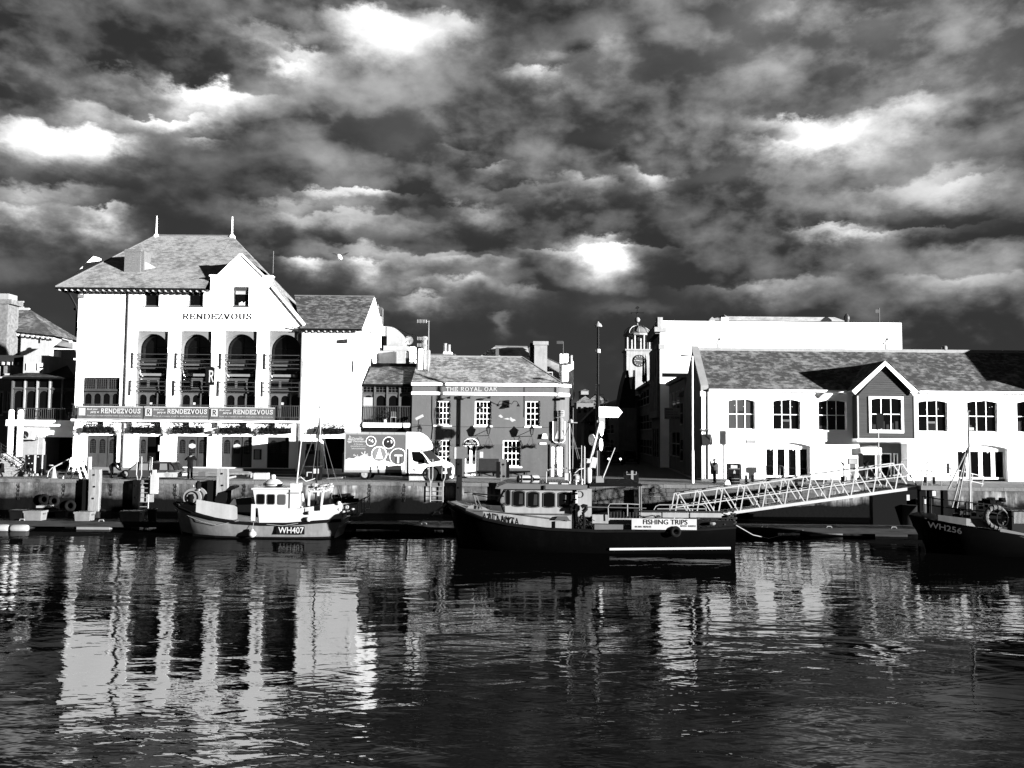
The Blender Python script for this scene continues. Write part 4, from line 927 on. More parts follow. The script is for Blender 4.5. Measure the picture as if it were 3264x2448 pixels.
p = at(1303, 1085, YC-1); dsh = thing('satellite_dish', 'pale round satellite dish on the roof left of the chimney', 'satellite dish', p-Vector((0, 0, .7)))
B().lathe([(.03, .12), (.2, .1), (.34, .03), (.36, 0), (.3, .02), (.03, .1)], p, 16, 'y').obj('dish', GREY5, dsh, smooth=True); B().tube(p+Vector((.1, .1, 0)), p+Vector((.1, .2, -.9)), .03).tube(p, p+Vector((.1, -.3, -.25)), .02).obj('arm', DMETAL, dsh)
h = rect(1306, 1105, 1322, 1165, YC-2); B().box(h[0], h[1], YC-2, YC-1, h[2], h[3]).obj('white_stack', WHITEB, rt)
b = B(); a_, c_ = at(1302, 1128, YC-3), at(1335, 1165, YC-3)
for z in (a_.z, (a_.z+c_.z)/2): b.tube((a_.x, YC-3, z), (c_.x, YC-3, z), .03, n=5)
for q in (0, .5, 1): b.tube((a_.x+(c_.x-a_.x)*q, YC-3, c_.z), (a_.x+(c_.x-a_.x)*q, YC-3, a_.z), .03, n=5)
b.obj('roof_railing', DMETAL, rt)
B().path([at(1270, 1048, 71), at(1300, 1063, 70), at(1336, 1073, 68)], .03, 4).obj('cable', BLACK, rt)

# ================================================================== the pub
pub = thing('pub', 'grey two storey pub with white cornice bands and mottled slate roof', 'building', (at(1560, 1520, YPB).x, YPB, 0))
x0 = at(1312, 1380, YPB).x; x1 = at(1757, 1380, YPB).x; zc = at(1560, 1223, YPB).z
PW = [(1386, 1278, 1437, 1355), (1514, 1278, 1567, 1357), (1675, 1278, 1722, 1359)]; PL = [(1382, 1402, 1437, 1476), (1603, 1403, 1661, 1487)]
PD = rect(1480, 1400, 1522, 1521, YPB)
hl = [rect(*q, YPB)+(.22,) for q in PW+PL]+[PD+(.3,)]
zband = at(1560, 1416, YPB).z
B().wall(x0, x1, zband, zc, YPB, hl[:3]+[(h[0], h[1], max(h[2], zband), h[3], .22) for h in hl[3:]], .2).box(x0, x1, YPB+1.0, YPB+1.05, .1, zc).obj('wall', PUB, pub)
B().wall(x0, x1, 0, zband, YPB, [(h[0], h[1], h[2], min(h[3], zband), .22) for h in hl[3:]], .2).obj('lower_wall', PUBD, pub)
XPR = at(1812, 1380, YPB+.8).x
# rounded corner at the street
def corner(b, z0, z1, r_out=0.0, y0=YPB):
    n = 8; pts = [(x1, y0-r_out)]
    w_ = XPR-x1
    for i in range(n+1):
        a = i/n*math.pi/2; pts.append((x1+w_*.1+(w_*.9+r_out)*math.sin(a), y0+w_*.9-(w_*.9+r_out)*math.cos(a)))
    rings = [[Vector((x, y, z)) for z in (z0, z1)] for x, y in pts]; b.loft(rings, cap=False, open_=True)
    return pts
b = B(); pts = corner(b, 0, zc); b.face((XPR, pts[-1][1], 0), (XPR+.7, 72, 0), (XPR+.7, 72, zc), (XPR, pts[-1][1], zc)); b.obj('corner_wall', PUB, pub); B().face((x0, YPB, 0), (x0, YPB, zc), (x0, 70, zc), (x0, 70, 0)).obj('end_wall', PUB, pub)
for (p0, p1, out, nm) in ((1222, 1231, .22, 'cornice'), (1251, 1260, .12, 'band')):
    z0, z1 = at(1560, p1, YPB).z, at(1560, p0, YPB).z; b = B().box(x0-.05, x1, YPB-out, YPB-.002, z0, z1)
    pp = corner(B(), z0, z1, out); q = corner(B(), z0, z1, 0.0)
    for i in range(len(pp)-1): (ax, ay), (bx, by) = pp[i], pp[i+1]; (cx, cy), (ex, ey_) = q[i], q[i+1]; b.add([(ax, ay, z0), (bx, by, z0), (bx, by, z1), (ax, ay, z1), (cx, cy, z1), (ex, ey_, z1), (cx, cy, z0), (ex, ey_, z0)], [(0, 1, 2, 3), (3, 2, 5, 4), (0, 6, 7, 1)])
    b.obj(nm, WHITEB, pub)
plate_text('THE ROYAL OAK', (1421, 1234, 1585, 1248), YPB-.02, PAPER, pub, serif=True, thick=.14, tilt=True)
# roof: front slope, hip to the right
RP = YPB+3.6
A_ = Vector((x0-.05, YPB-.15, zc+.02)); B_ = Vector((x1+.9, YPB-.15, zc+.02)); zrp = at(1500, 1137, RP).z
C_ = Vector((at(1664, 1137, RP).x, RP, zrp)); D_ = Vector((at(1362, 1137, RP).x-.6, RP, zrp)); D_.x = x0+.05
bk = Vector((XPR+.3, 69, zc)); pr_ = B().face(A_, B_, C_, D_).face(B_, bk, C_).face(D_, C_, bk, (x0, 69, zc)).obj('roof', LEAD, pub)
slates(A_, B_, C_, D_, SLATE_P, pr_, .28, .16); slates(B_, bk, C_+Vector((.02, .05, 0)), C_, SLATE_P, pr_, .28, .16)
B().path([D_, C_], .08, 6).path([C_, B_], .07, 6).obj('ridge_tiles', GREY5, pr_)
# windows with curtains
rc_ = random.Random(11)
for k, h in enumerate(hl[:5]):
    window(pub, h[0], h[1], h[2], h[3], YPB+.1, 4 if k != 2 else 3, 4, .075, .028, gm=GLASS, sill=.16, mid=2)
    B().box(h[0], h[1], YPB+.6, YPB+.62, h[2], h[3]).obj('dark_room', VOID, pub)
    ww = h[1]-h[0]
    sp = [(.02, .30), (.34, .62)] if k < 2 else ([(.05, .30), (.38, .60)] if k == 2 else [(.03, .24)])
    if k == 4: sp = [(.03, .26), (.74, .97)]
    if k < 2: sp.append((.55, .98))
    for q, (f0, f1) in enumerate(sp):
        g = B(); n = 12; yy = YPB+.24+.03*q
        top = h[3] if (k > 1 or q < 2) else h[2]+(h[3]-h[2])*.72
        rings = [[Vector((h[0]+ww*(f0+(f1-f0)*i/n), yy+.03*math.sin(i*2.1+k), z)) for z in (h[2]+.02, top)] for i in range(n+1)]
        g.loft(rings, cap=False, open_=True); g.obj('curtain', CURT if k != 2 else GREY5, pub)
# door with arched fanlight board
h = PD; w_ = h[1]-h[0]
B().box(h[0], h[1], YPB+.12, YPB+.2, h[2], h[3]).obj('door_back', WHITEB, pub)
for q in range(2):
    d = B().box(h[0]+.06+q*w_*.46, h[0]+w_*.46+q*w_*.46, YPB+.07, YPB+.12, h[2], h[3]-.16).obj('door_leaf', WHITEB, pub); B().box(h[0]+.14+q*w_*.46, h[0]+w_*.40+q*w_*.46, YPB+.06, YPB+.069, h[2]+.95, h[3]-.28).obj('pane', DGLASS, d)
    for t in range(2): B().box(h[0]+.2+q*w_*.46, h[0]+w_*.34+q*w_*.46, YPB+.05, YPB+.058, h[2]+1.0+t*.45, h[2]+1.2+t*.45).obj('glass_ornament', GREY3, d)
B().box(h[0]-.12, h[1]+.12, YPB-.3, YPB, .0, h[2]).obj('doorstep', OFFW, pub)
fx0, fx1, fz0, fz1 = rect(1479, 1399, 1524, 1420, YPB-.08); B().arch_pane(fx0, fx1, fz0, fz1, YPB-.07, .06, n=14, flat=.86).obj('fanlight_board', BLACK, pub); B().arch_pane(fx0-.06, fx1+.06, fz0-.02, fz1+.06, YPB-.03, .028, n=14, flat=.86).obj('fanlight_frame', WHITEB, pub)
plate_text('The', (1496, 1402, 1508, 1408), YPB-.085, PAPER, pub, bold=.02, shear=.2); plate_text('Royal Oak', (1484, 1409, 1520, 1418), YPB-.085, PAPER, pub, bold=.03, shear=.2)
# downpipe, cables, damp patches
p = at(1467, 1263, YPB); B().tube((p.x, YPB-.1, at(1467, 1265, YPB).z), (p.x, YPB-.1, .1), .06).box(p.x-.12, p.x+.12, YPB-.2, YPB-.02, at(1467, 1272, YPB).z, at(1467, 1262, YPB).z).obj('downpipe', BLACK, pub)
b = B(); b.path([at(1378, 1262, YPB-.03), at(1377, 1330, YPB-.03), at(1380, 1362, YPB-.03), at(1376, 1400, YPB-.03)], .018, 5).path([at(1316, 1354, YPB-.03), at(1460, 1360, YPB-.03), at(1600, 1363, YPB-.03), at(1750, 1362, YPB-.03)], .012, 4).path([at(1672, 1235, YPB-.03), at(1672, 1300, YPB-.03), at(1671, 1330, YPB-.03)], .015, 4).path([at(1438, 1370, YPB-.03), at(1440, 1400, YPB-.03)], .014, 4); b.obj('cable', GREY1, pub)
for q, pts in enumerate([[(1588, 1326), (1597, 1332), (1604, 1330), (1598, 1323), (1594, 1321)], [(1604, 1335), (1620, 1338), (1628, 1336), (1618, 1332)], [(1622, 1336), (1632, 1345), (1644, 1340), (1640, 1336), (1634, 1335), (1628, 1329)]]):
    B().prism([xz(a, c, YPB-.005) for a, c in pts], YPB-.01, YPB-.003).obj('plaster_patch', OFFW, pub)
for q in range(3):                            # small floodlights under the band
    p = at(1430+q*64, 1268, YPB-.4); B().box(p.x-.12, p.x+.12, YPB-.48, YPB-.3, p.z-.06, p.z+.04).tube((p.x+.05, YPB-.3, p.z), (p.x+.1, YPB, p.z+.12), .02).obj('floodlight', BLACK, pub)
p = at(1620, 1284, YPB-.1); b = B().box(p.x-.09, p.x+.09, YPB-.2, YPB, p.z-.35, p.z+.2)
for s_ in (-1, 1): b.path([(p.x, YPB-.15, p.z), (p.x+s_*.25, YPB-.3, p.z-.1), (p.x+s_*.42, YPB-.45, p.z+.12), (p.x+s_*.62, YPB-.6, p.z+.1), (p.x+s_*.72, YPB-.68, p.z-.08)], .025, 5).lathe([(.02, .08), (.06, .02), (.13, -.12), (.1, -.13)], (p.x+s_*.74, YPB-.7, p.z-.15), 8)
tw_ = base_obj(b, 'twin_arm_lamp', DMETAL, 'black twin arm scrolled lamp high on the pub wall', 'lamp', (p.x, YPB, p.z))
# lanterns on brackets
def lantern(px, py, label):
    p = at(px, py, YPB-.75); l = thing('lantern', label, 'lantern', p, 'black lanterns on the pub front')
    B().lathe([(.09, -.32), (.17, .12), (.19, .14), (.06, .34), (.05, .36), (.02, .46)], p, 6).obj('case', DMETAL, l)
    B().lathe([(.085, -.28), (.155, .1)], p+Vector((0, -.012, 0)), 6).obj('glass', GREY3, l)
    B().tube(p+Vector((0, 0, -.30)), (p.x, YPB, p.z-.42), .025).tube((p.x, YPB, p.z+.05), (p.x, YPB-.6, p.z-.3), .02).obj('bracket', DMETAL, l)
    B().path([(p.x, YPB-.75, p.z-.33), (p.x+.06, YPB-.7, p.z-.8), (p.x+.05, YPB-.5, p.z-1.2)], .012, 4).obj('chain', DMETAL, l)
    return l
lantern(1338, 1372, 'black lantern above the lorry bonnet at the pub end'); lantern(1557, 1370, 'black lantern under the middle upstairs pub window'); lantern(1695, 1372, 'black lantern under the right upstairs pub window')
for k, (px, py) in enumerate(((1558, 1422), (1693, 1421))):
    p = at(px, py, YPB-.5); hb = thing('hanging_basket', ['dark hanging basket right of the pub door', 'dark hanging basket near the pub corner'][k], 'hanging basket', p, 'hanging baskets on the pub')
    B().lathe([(.08, -.2), (.26, -.1), (.34, .02), (.3, .02)], p, 12).obj('bowl', BLACK, hb); foliage('leaves', p.x-.36, p.x+.36, p.y-.3, p.y+.3, p.z-.08, p.z+.16, 180, hb, seed=20+k)
    B().path([p+Vector((-.3, 0, .02)), p+Vector((0, 0, .75)), p+Vector((.3, 0, .02))], .012, 4).obj('chain', DMETAL, hb)
# security camera
p = at(1338, 1330, YPB-.7); cc = thing('security_camera', 'white security camera on a black stalk at the pub end', 'camera', p-Vector((0, 0, .9)))
B(Matrix.Translation(p) @ Matrix.Rotation(RAD(-28), 4, 'Y')).box(-.32, .28, -.12, .12, -.09, .1).obj('housing', OFFW, cc); B().tube(p+Vector((-.05, 0, -.1)), p+Vector((-.12, 0, -.65)), .03).tube(p+Vector((-.12, 0, -.65)), (p.x-.12, YPB, p.z-.65), .03).obj('stalk', DMETAL, cc)
# folding wall benches and plates
for k, (a, c) in enumerate(((1526, 1590), (1618, 1690))):
    x2, x3, z2, z3 = rect(a, 1501, c, 1505, YPB-.4); bn = thing('wall_bench', ['dark plank bench against the pub right of the door', 'dark plank bench against the pub left of the corner'][k], 'bench', ((x2+x3)/2, YPB-.4, .1), 'benches along the pub')
    B().box(x2, x3, YPB-.65, YPB-.05, z2, z3).obj('seat', BLACK, bn)
    for f in (.15, .85): xx = x2+(x3-x2)*f; B().bar((xx, YPB-.55, z2), (xx, YPB-.05, z2-.35), .05).bar((xx, YPB-.1, z2), (xx, YPB-.1, .1), .05).obj('bracket', DMETAL, bn)
h = rect(1529, 1440, 1540, 1459, YPB-.02); B().box(h[0], h[1], YPB-.03, YPB, h[2], h[3]).obj('notice', PAPER, pub); h = rect(1527, 1462, 1590, 1502, YPB-.01); B().box(h[0], h[1], YPB-.02, YPB-.003, h[2], h[3]).obj('dark_plinth_panel', GREY1, pub)
h = rect(1727, 1383, 1745, 1398, YPB-.15); B().prism([(h[0], h[2]), (h[1], h[2]), (h[1]-.08, h[3]), (h[0]+.08, h[3])], YPB-.2, YPB-.003).obj('alarm_box', WHITEB, pub)
h = rect(1721, 1411, 1741, 1417, YPB-.1); B().box(h[0], h[1], YPB-.06, YPB-.003, h[2], h[3]).obj('name_plate', WHITEB, pub)
# corner: tall sign board and white door
YCR = YPB+.02
h = rect(1764, 1343, 1799, 1409, YPB-.2); sg = thing('pub_sign_board', 'tall painted board with bottle shape on the pub corner', 'sign', ((h[0]+h[1])/2, YPB, h[2]))
x2, x3, z2, z3 = h; c_ = .12; B().prism([(x2+c_, z2), (x3-c_, z2), (x3, z2+c_), (x3, z3), (x2, z3), (x2, z2+c_)], YPB-.14, YPB-.06).obj('board', GREY3, sg)
b = B(); e = .05; b.box(x2-e, x2, YPB-.16, YPB-.05, z2+c_, z3).box(x3, x3+e, YPB-.16, YPB-.05, z2+c_, z3); b.bar((x2, YPB-.1, z2+c_), (x2+c_, YPB-.1, z2), .06).bar((x3, YPB-.1, z2+c_), (x3-c_, YPB-.1, z2), .06).box(x2+c_, x3-c_, YPB-.16, YPB-.05, z2-e, z2); b.obj('frame', WHITEB, sg)
B().prism([xz(a, c, YPB-.16) for a, c in ((1768, 1398), (1799, 1400), (1795, 1380), (1791, 1372), (1777, 1372), (1772, 1386))], YPB-.17, YPB-.145).obj('painted_dress', PAPER, sg)
h = rect(1777, 1308, 1797, 1372, YPB-.16); B().arch_pane(h[0], h[1], h[2], h[3]-.5, YPB-.165, .02).obj('painted_figure', OFFW, sg); B().box(h[0], h[1]+.05, YPB-.16, YPB-.1, h[3]-.45, h[3]).obj('upper_board', PAPER, sg)
for q in range(3): B().box(h[0]+.05, h[1]-.02, YPB-.17, YPB-.161, h[3]-.13-.12*q, h[3]-.07-.12*q).obj('painted_line', GREY3, sg)
h = rect(1758, 1424, 1797, 1530, YPB-.02); B().box(h[0], h[1], YPB-.03, YPB+.3, 0, h[3]).obj('corner_door', WHITEB, pub); B().box(h[0]-.12, h[1]+.12, YPB-.1, YPB+.3, h[3], h[3]+.18).box(h[0]-.12, h[0]-.003, YPB-.1, YPB+.3, 0, h[3]).box(h[1]+.003, h[1]+.12, YPB-.1, YPB+.3, 0, h[3]).obj('corner_door_frame', PUB, pub)
p = at(1792, 1270, YPB-.2); B().box(p.x-.2, p.x+.2, YPB-.3, YPB-.05, p.z-.1, p.z+.06).obj('floodlight', BLACK, pub)
# chimneys and aerials on and behind the pub
h = rect(1333, 1112, 1354, 1200, YPB+1.6); b = B().box(h[0], h[1], YPB+1.6, YPB+2.6, h[2]-.4, h[3]); cm = thing('pub_chimney', 'white rendered chimney with pot at the pub gable', 'chimney', (h[0]+.2, YPB+1.6, h[2])); b.obj('stack', WHITE, cm)
B().box(h[1]+.003, h[1]+.32, YPB+1.75, YPB+2.6, h[2]-.4, h[3]-.05).obj('stack_side', BRICKL, cm)
B().lathe([(.22, 0), (.19, .7), (.23, .72), (.24, .95), (.2, 1.0)], ((h[0]+h[1])/2+.15, YPB+2.1, h[3]), 12).obj('chimney_pot', BRICKL, cm, smooth=True)
YA = YPB+1.4
p = at(1367, 1022, YA); ae = thing('television_aerial', 'tall television aerial mast with three yagi heads by the chimney', 'aerial', (p.x, YA, at(1367, 1215, YA).z))
B().tube((p.x, YA, at(1367, 1215, YA).z), (p.x, YA, p.z), .045, .03).obj('mast', GREY5, ae)
for q, (ya, wd) in enumerate(((1025, 36), (1080, 36), (1101, 36))):
    z = at(1367, ya, YA).z; xa_ = at(1367-wd, ya, YA).x; b = B().tube((xa_, YA-.05, z), (p.x+.05, YA-.05, z), .016, n=5); x = xa_
    while x < p.x-.1: b.box(x, x+.03, YA-.2, YA+.1, z-.12, z+.12); x += .11
    b.obj('yagi', OFFW, ae)
for q in (0,): pass
rf2 = thing('rear_roofs', 'jumble of slate roofs and chimneys rising behind the pub', 'building', (2, 74, 0))
for q, (poly, m) in enumerate([([(1527, 1137), (1578, 1100), (1682, 1102), (1690, 1140)], SLATE_R), ([(1622, 1140), (1702, 1096), (1722, 1098), (1730, 1140)], SLATE), ([(1740, 1225), (1745, 1132), (1815, 1168), (1825, 1230)], SLATE_R)]):
    y = 71+q*.7; pts = [at(a, c, y) for a, c in poly]; pts = [Vector((v.x, y+max(0, (v.z-pts[0].z))*1.0, v.z)) for v in pts]
    B().face(*pts).obj('roof_slope', m, rf2); B().bar(pts[1], pts[2], .12).obj('ridge', LEAD, rf2)
    B().prism([(v.x, v.z-.05) for v in (pts[0], pts[3])]+[(pts[3].x, 0), (pts[0].x, 0)], y+2.5, y+2.6).obj('rear_wall', GREY4, rf2)
h = rect(1580, 1108, 1590, 1138, 70.5); B().box(h[0], h[1], 70.5, 72, h[2]-1, h[3]).obj('dormer_cheek', GREY3, rf2)
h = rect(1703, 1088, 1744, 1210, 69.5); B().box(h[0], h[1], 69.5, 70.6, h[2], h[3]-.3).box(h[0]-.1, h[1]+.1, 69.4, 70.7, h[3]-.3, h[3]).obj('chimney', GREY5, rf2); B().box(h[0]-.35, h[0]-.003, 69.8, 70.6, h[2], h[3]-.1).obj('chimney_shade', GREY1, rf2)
for q, (a, c, d, e, m) in enumerate([(1785, 1128, 1812, 1185, WHITE), (1811, 1152, 1828, 1235, WHITE), (1413, 1122, 1440, 1140, WHITE)]):
    h = rect(a, c, d, e, 72-q); B().box(h[0], h[1], 72-q, 73-q, h[2]-1, h[3]).obj('chimney', m, rf2)
for a, c in ((1419, 1104), (1431, 1108), (1820, 1142)):
    p = at(a, c, 71); B().lathe([(.15, -.5), (.13, .2), (.16, .25)], p, 8).obj('chimney_pot', BRICKL, rf2)
h = rect(1366, 1128, 1452, 1140, 69); B().box(h[0], h[1], 69, 70, h[2]-.5, h[3]).obj('parapet', GREY3, rf2)
p = at(1795, 1100, 72); B().tube((p.x, 72, p.z-1), (p.x, 72, p.z+.3), .04).box(p.x-.55, p.x, 71.97, 72.03, p.z+.1, p.z+.35).obj('aerial', GREY2, rf2)
h = rect(1792, 1165, 1812, 1215, 67); B().box(h[0], h[1], 67, 68, h[2], h[3]).obj('white_turret', WHITEB, rf2)
h = rect(1732, 1185, 1762, 1222, 66.5); B().box(h[0], h[0]+.06, 66.5, 66.6, h[2], h[3]).box(h[1]-.06, h[1], 66.5, 66.6, h[2], h[3]).box(h[0]+.06, h[1]-.06, 66.5, 66.6, h[3]-.08, h[3]).obj('roof_frame', OFFW, rf2)

# ================================================================== white harbour shed on the right
YH = 62.0
sh = thing('harbour_shed', 'long white two storey harbour building with mottled slate roof and boarded bay', 'building', (22, YH, 0))
X0 = at(2236, 1380, YH).x; X1 = at(3420, 1380, YH).x; ze = at(2700, 1246, YH).z
BXC = 2822
UW = [(2320, 1272, 2407, 1368), (2464, 1273, 2552, 1370), (2609, 1275, 2699, 1372), (2927, 1276, 3021, 1376), (3083, 1277, 3180, 1377), (3242, 1278, 3338, 1378)]
GD = [(2440, 1410, 2584, 1531), (3053, 1418, 3213, 1548)]; EN = (2740, 1412, 2893, 1535)
hu = [rect(*q, YH)+(.24,) for q in UW]; hg = [rect(*q, YH)[:2]+(.1, rect(*q, YH)[3], .45) for q in GD]; he = rect(*EN, YH); he = (he[0], he[1], .1, he[3], 1.2)
b = B().wall(X0, X1, 0, ze, YH, hu+hg+[he], .25)
for h in hu: seg_head(b, h[0], h[1], h[3], .16, YH, .24)
for h in hg: seg_head(b, h[0], h[1], h[3], .26, YH, .45)
dX = .061*10
RS = YH+4.4; zrs = at(2700, 1119, RS).z
b.obj('wall', WHITE, sh)
B().face((X0, YH, 0), (X0, YH, ze), (X0+.27, RS, zrs), (X0+dX, YH+9.5, ze), (X0+dX, YH+9.5, 0)).obj('gable_wall', mat('shade_toned_render', .10, .9, var=.2, sc=.8, streak=.5), sh)  # street-side gable in a darker tone: its shade is put into the colour
B().box(X0+.3, X1, YH+1.25, YH+1.3, 0, ze-.1).obj('dark_interior', VOID, sh)
for k, h in enumerate(hu): window(sh, h[0], h[1]-.02, h[2], h[3], YH+.13, 3, 2, .05, .045, gm=GGLASS if k == 0 else DGLASS, sill=.2)
plate_text('SHIP', (2340, 1309, 2374, 1318), YH+.165, GREY1, sh, bold=.02)
for k, h in enumerate(hg):
    w_ = (h[1]-h[0])/4
    B().box(h[0], h[1], YH+.3, YH+.38, h[3]-.36, h[3]).obj('door_head', WHITEB, sh)
    for q in range(4):
        d = window(sh, h[0]+q*w_+.01, h[0]+(q+1)*w_-.01, h[2]+.12, h[3]-.365, YH+.3+.003*q, 1, 1, .13, name='door_leaf')
    for q in (0, 2): p = (h[0]+w_*(q+.6), YH+.40, h[3]-.55); B().ball(p, .07, 8).obj('ceiling_spot', WHITEB, sh)
for k in (1, 3):                              # furniture glimpsed upstairs
    h = hu[k]; B().box(h[0]+.65, h[0]+1.4, YH+.17, YH+.178, h[2]+.06, h[2]+.75).obj('shelf_unit', GREY3, sh); B().box(h[0]+.75, h[0]+1.3, YH+.16, YH+.168, h[2]+.1, h[2]+.6).obj('shelf_shadow', BLACK, sh)
rv = random.Random(21)
for k, h in enumerate(hu):
    for q in range(2): xx, zz = rv.uniform(h[0]+.3, h[1]-.3), rv.uniform(h[3]-.7, h[3]-.35); B().ball((xx, YH+.172, zz), .028, 6).obj('ceiling_spot', WHITEB, sh)
    if k in (2, 4, 5): B().box(h[0]+.08, h[0]+.08+rv.uniform(.3, .7), YH+.17, YH+.176, h[2]+.08, h[2]+rv.uniform(.3, .9)).obj('room_furniture', GREY1, sh)
# entrance under the bay
w_ = he[1]-he[0]
B().box(he[0], he[1], YH+1.0, YH+1.1, .1, he[3]).obj('entrance_back', GREY4, sh)
for f0, f1 in ((.12, .46), (.55, .78), (.83, .92)): window(sh, he[0]+w_*f0, he[0]+w_*f1, .12, he[3]-.75, YH+.9, 1, 1, .07, name='entrance_door')
B().box(he[0]+.02, he[0]+w_*.42, YH-.35, YH+.3, he[3]-.85, he[3]-.35).obj('canopy_fascia', WHITEB, sh)
# roof
A_ = Vector((X0+.55, YH-.2, ze+.04)); B_ = Vector((X1, YH-.2, ze+.04)); C_ = Vector((X1, RS, zrs)); D_ = Vector((X0+.75, RS, zrs))
ro = B().face(A_, B_, C_, D_).face(D_, C_, (X1, YH+9.5, ze), (X0+dX, YH+9.5, ze)).obj('roof', LEAD, sh); slates(A_, B_, C_, D_, SLATE, ro, .34, .19)
B().bar(D_+Vector((0, 0, .03)), C_+Vector((0, 0, .03)), .26, .3).obj('ridge_tiles', GREY5, ro)
B().add([(X0-.06, YH-.1, ze-.1), (X0+.5, YH-.1, ze-.1), (X0+.5, YH-.1, ze+.3), (X0-.06, YH-.1, ze+.3), (X0+.2, RS, zrs+.05), (X0+.76, RS, zrs+.05), (X0+.76, RS, zrs+.3), (X0+.2, RS, zrs+.3)], [(0,1,2,3),(3,2,6,7),(0,3,7,4),(1,5,6,2),(4,7,6,5)]).obj('gable_coping', GREY5, sh)
b = B().box(X0-.06, X0+.5, YH-.12, YH+.3, ze-.5, ze-.102).box(X0, X0+.42, YH-.1, YH-.003, 0, ze-.502); b.obj('kneeler_pilaster', WHITEB, sh)
b = B().box(X0+.5, at(2718, 1243, YH).x, YH-.34, YH-.18, ze-.12, ze+.03).box(at(2925, 1243, YH).x, X1, YH-.34, YH-.18, ze-.12, ze+.03).box(X0+.5, X1, YH-.18, YH-.003, ze-.12, ze-.02); b.obj('gutter', WHITEB, sh)
p = at(2254, 1300, YH); B().tube((p.x, YH-.12, .1), (p.x, YH-.12, ze-.1), .07).obj('downpipe', GREY4, sh)
# boarded bay with gable
BD = 1.05; yb = YH-BD
bx0, bx1, bz0, bz1 = rect(2735, 1262, 2916, 1398, yb); zap_ = at(2822, 1150, yb).z; xm = (bx0+bx1)/2
wx0, wx1, wz0, wz1 = rect(2770, 1264, 2880, 1380, yb)
by = B().box(bx0+.02, bx1-.02, yb+.08, YH, bz0, bz1).prism([(bx0+.02, bz1), (bx1-.02, bz1), (xm, zap_-.35)], yb+.085, YH+2.8).obj('bay', GREY2, sh)
z = bz0; k = 0; rp = random.Random(4); HB = .155
slope_ = (zap_-.30-bz1)/((bx1-bx0)/2)
while z < zap_-.42:
    zt2 = z+HB-.012
    inset = max(0, (zt2-bz1)/slope_); a, c = bx0+inset, bx1-inset
    inset0 = max(0, (z-bz1)/slope_); a0, c0 = bx0+inset0, bx1-inset0
    segs = [(a0, c0, a, c)]
    if z > wz0-.05 and z < wz1: segs = [(bx0, wx0, bx0, wx0), (wx1, bx1, wx1, bx1)]
    for s0, s1, s2, s3 in segs:
        if s3-s2 < .05: continue
        B().add([(s0, yb+.03, z), (s1, yb+.03, z), (s3, yb+.055, zt2), (s2, yb+.055, zt2), (s0, yb+.079, z), (s1, yb+.079, z), (s3, yb+.079, zt2), (s2, yb+.079, zt2)], [(0,1,2,3),(0,4,5,1),(3,2,6,7),(0,3,7,4),(1,5,6,2)]).obj('board', CLAD, by)
    z += HB
B().box(bx0-.04, bx0+.06, yb, yb+.1, bz0, bz1).box(bx1-.06, bx1+.04, yb, yb+.1, bz0, bz1).obj('corner_board', OFFW, by)
B().box(bx0-.1, bx1+.1, yb-.06, YH, bz0-.22, bz0-.002).obj('base_beam', WHITEB, by)
b = B().box(wx0, wx0+.14, yb-.03, yb+.06, wz0, wz1).box(wx1-.14, wx1, yb-.03, yb+.06, wz0, wz1).box(wx0+.14, wx1-.14, yb-.028, yb+.06, wz0, wz0+.17).box(wx0+.14, wx1-.14, yb-.028, yb+.06, wz1-.1, wz1); seg_head(b, wx0+.14, wx1-.14, wz1-.1, .12, yb-.03, .1); b.obj('bay_window_surround', WHITEB, by)
window(by, wx0+.142, wx1-.142, wz0+.172, wz1-.1, yb+.03, 3, 2, .04, .045, pd=.045)
for q in range(6): xx = wx0+.3+q*.32; B().box(xx, xx+.2, yb+.071, yb+.074, wz0+.25, wz0+.6+.12*((q*7) % 3)).obj('books', GREY1, by)
gx0, gz0 = xz(2716, 1246, yb-.25); gx1, gz1 = xz(2928, 1246, yb-.25); gxa, gza = xz(2822, 1150, yb-.25)
for s_, (ex, ez) in ((-1, (gx0, gz0)), (1, (gx1, gz0))):
    d = Vector((gxa-ex, 0, gza-ez)).normalized(); n_ = Vector((-d.z, 0, d.x)) if s_ < 0 else Vector((d.z, 0, -d.x)); n_ = n_ if n_.z < 0 else -n_; n_ *= .34
    f = Vector((0, .006*(s_+1), 0))
    B().add([Vector((ex, yb-.25, ez))+f, Vector((gxa, yb-.25, gza))+f, Vector((gxa, yb-.25, gza+n_.z*1.28))+f, Vector((ex+n_.x, yb-.25, ez+n_.z))+f, Vector((ex, yb-.19, ez))+f, Vector((gxa, yb-.19, gza))+f, Vector((gxa, yb-.19, gza+n_.z*1.28))+f, Vector((ex+n_.x, yb-.19, ez+n_.z))+f], [(0,1,2,3),(3,2,6,7),(0,4,5,1),(0,3,7,4)]).obj('bargeboard', WHITEB, by)
zb_ = gza+.02; yk = YH-.2+(RS-YH+.2)*(zb_-ze)/(zrs-ze)
gl, gr_, ga, gk = Vector((gx0, yb-.26, gz0+.03)), Vector((gx1, yb-.26, gz0+.03)), Vector((gxa, yb-.26, zb_)), Vector((gxa, yk, zb_))
bl = Vector((gx0, YH-.1, gz0+.03)); br_ = Vector((gx1, YH-.1, gz0+.03))
bro = B().face(gl, ga, gk, bl).face(gr_, br_, gk, ga).obj('bay_roof', LEAD, by)
slates(bl, gl, ga, gk, SLATE, bro, .34, .19); slates(gr_, br_, gk, ga, SLATE, bro, .34, .19)
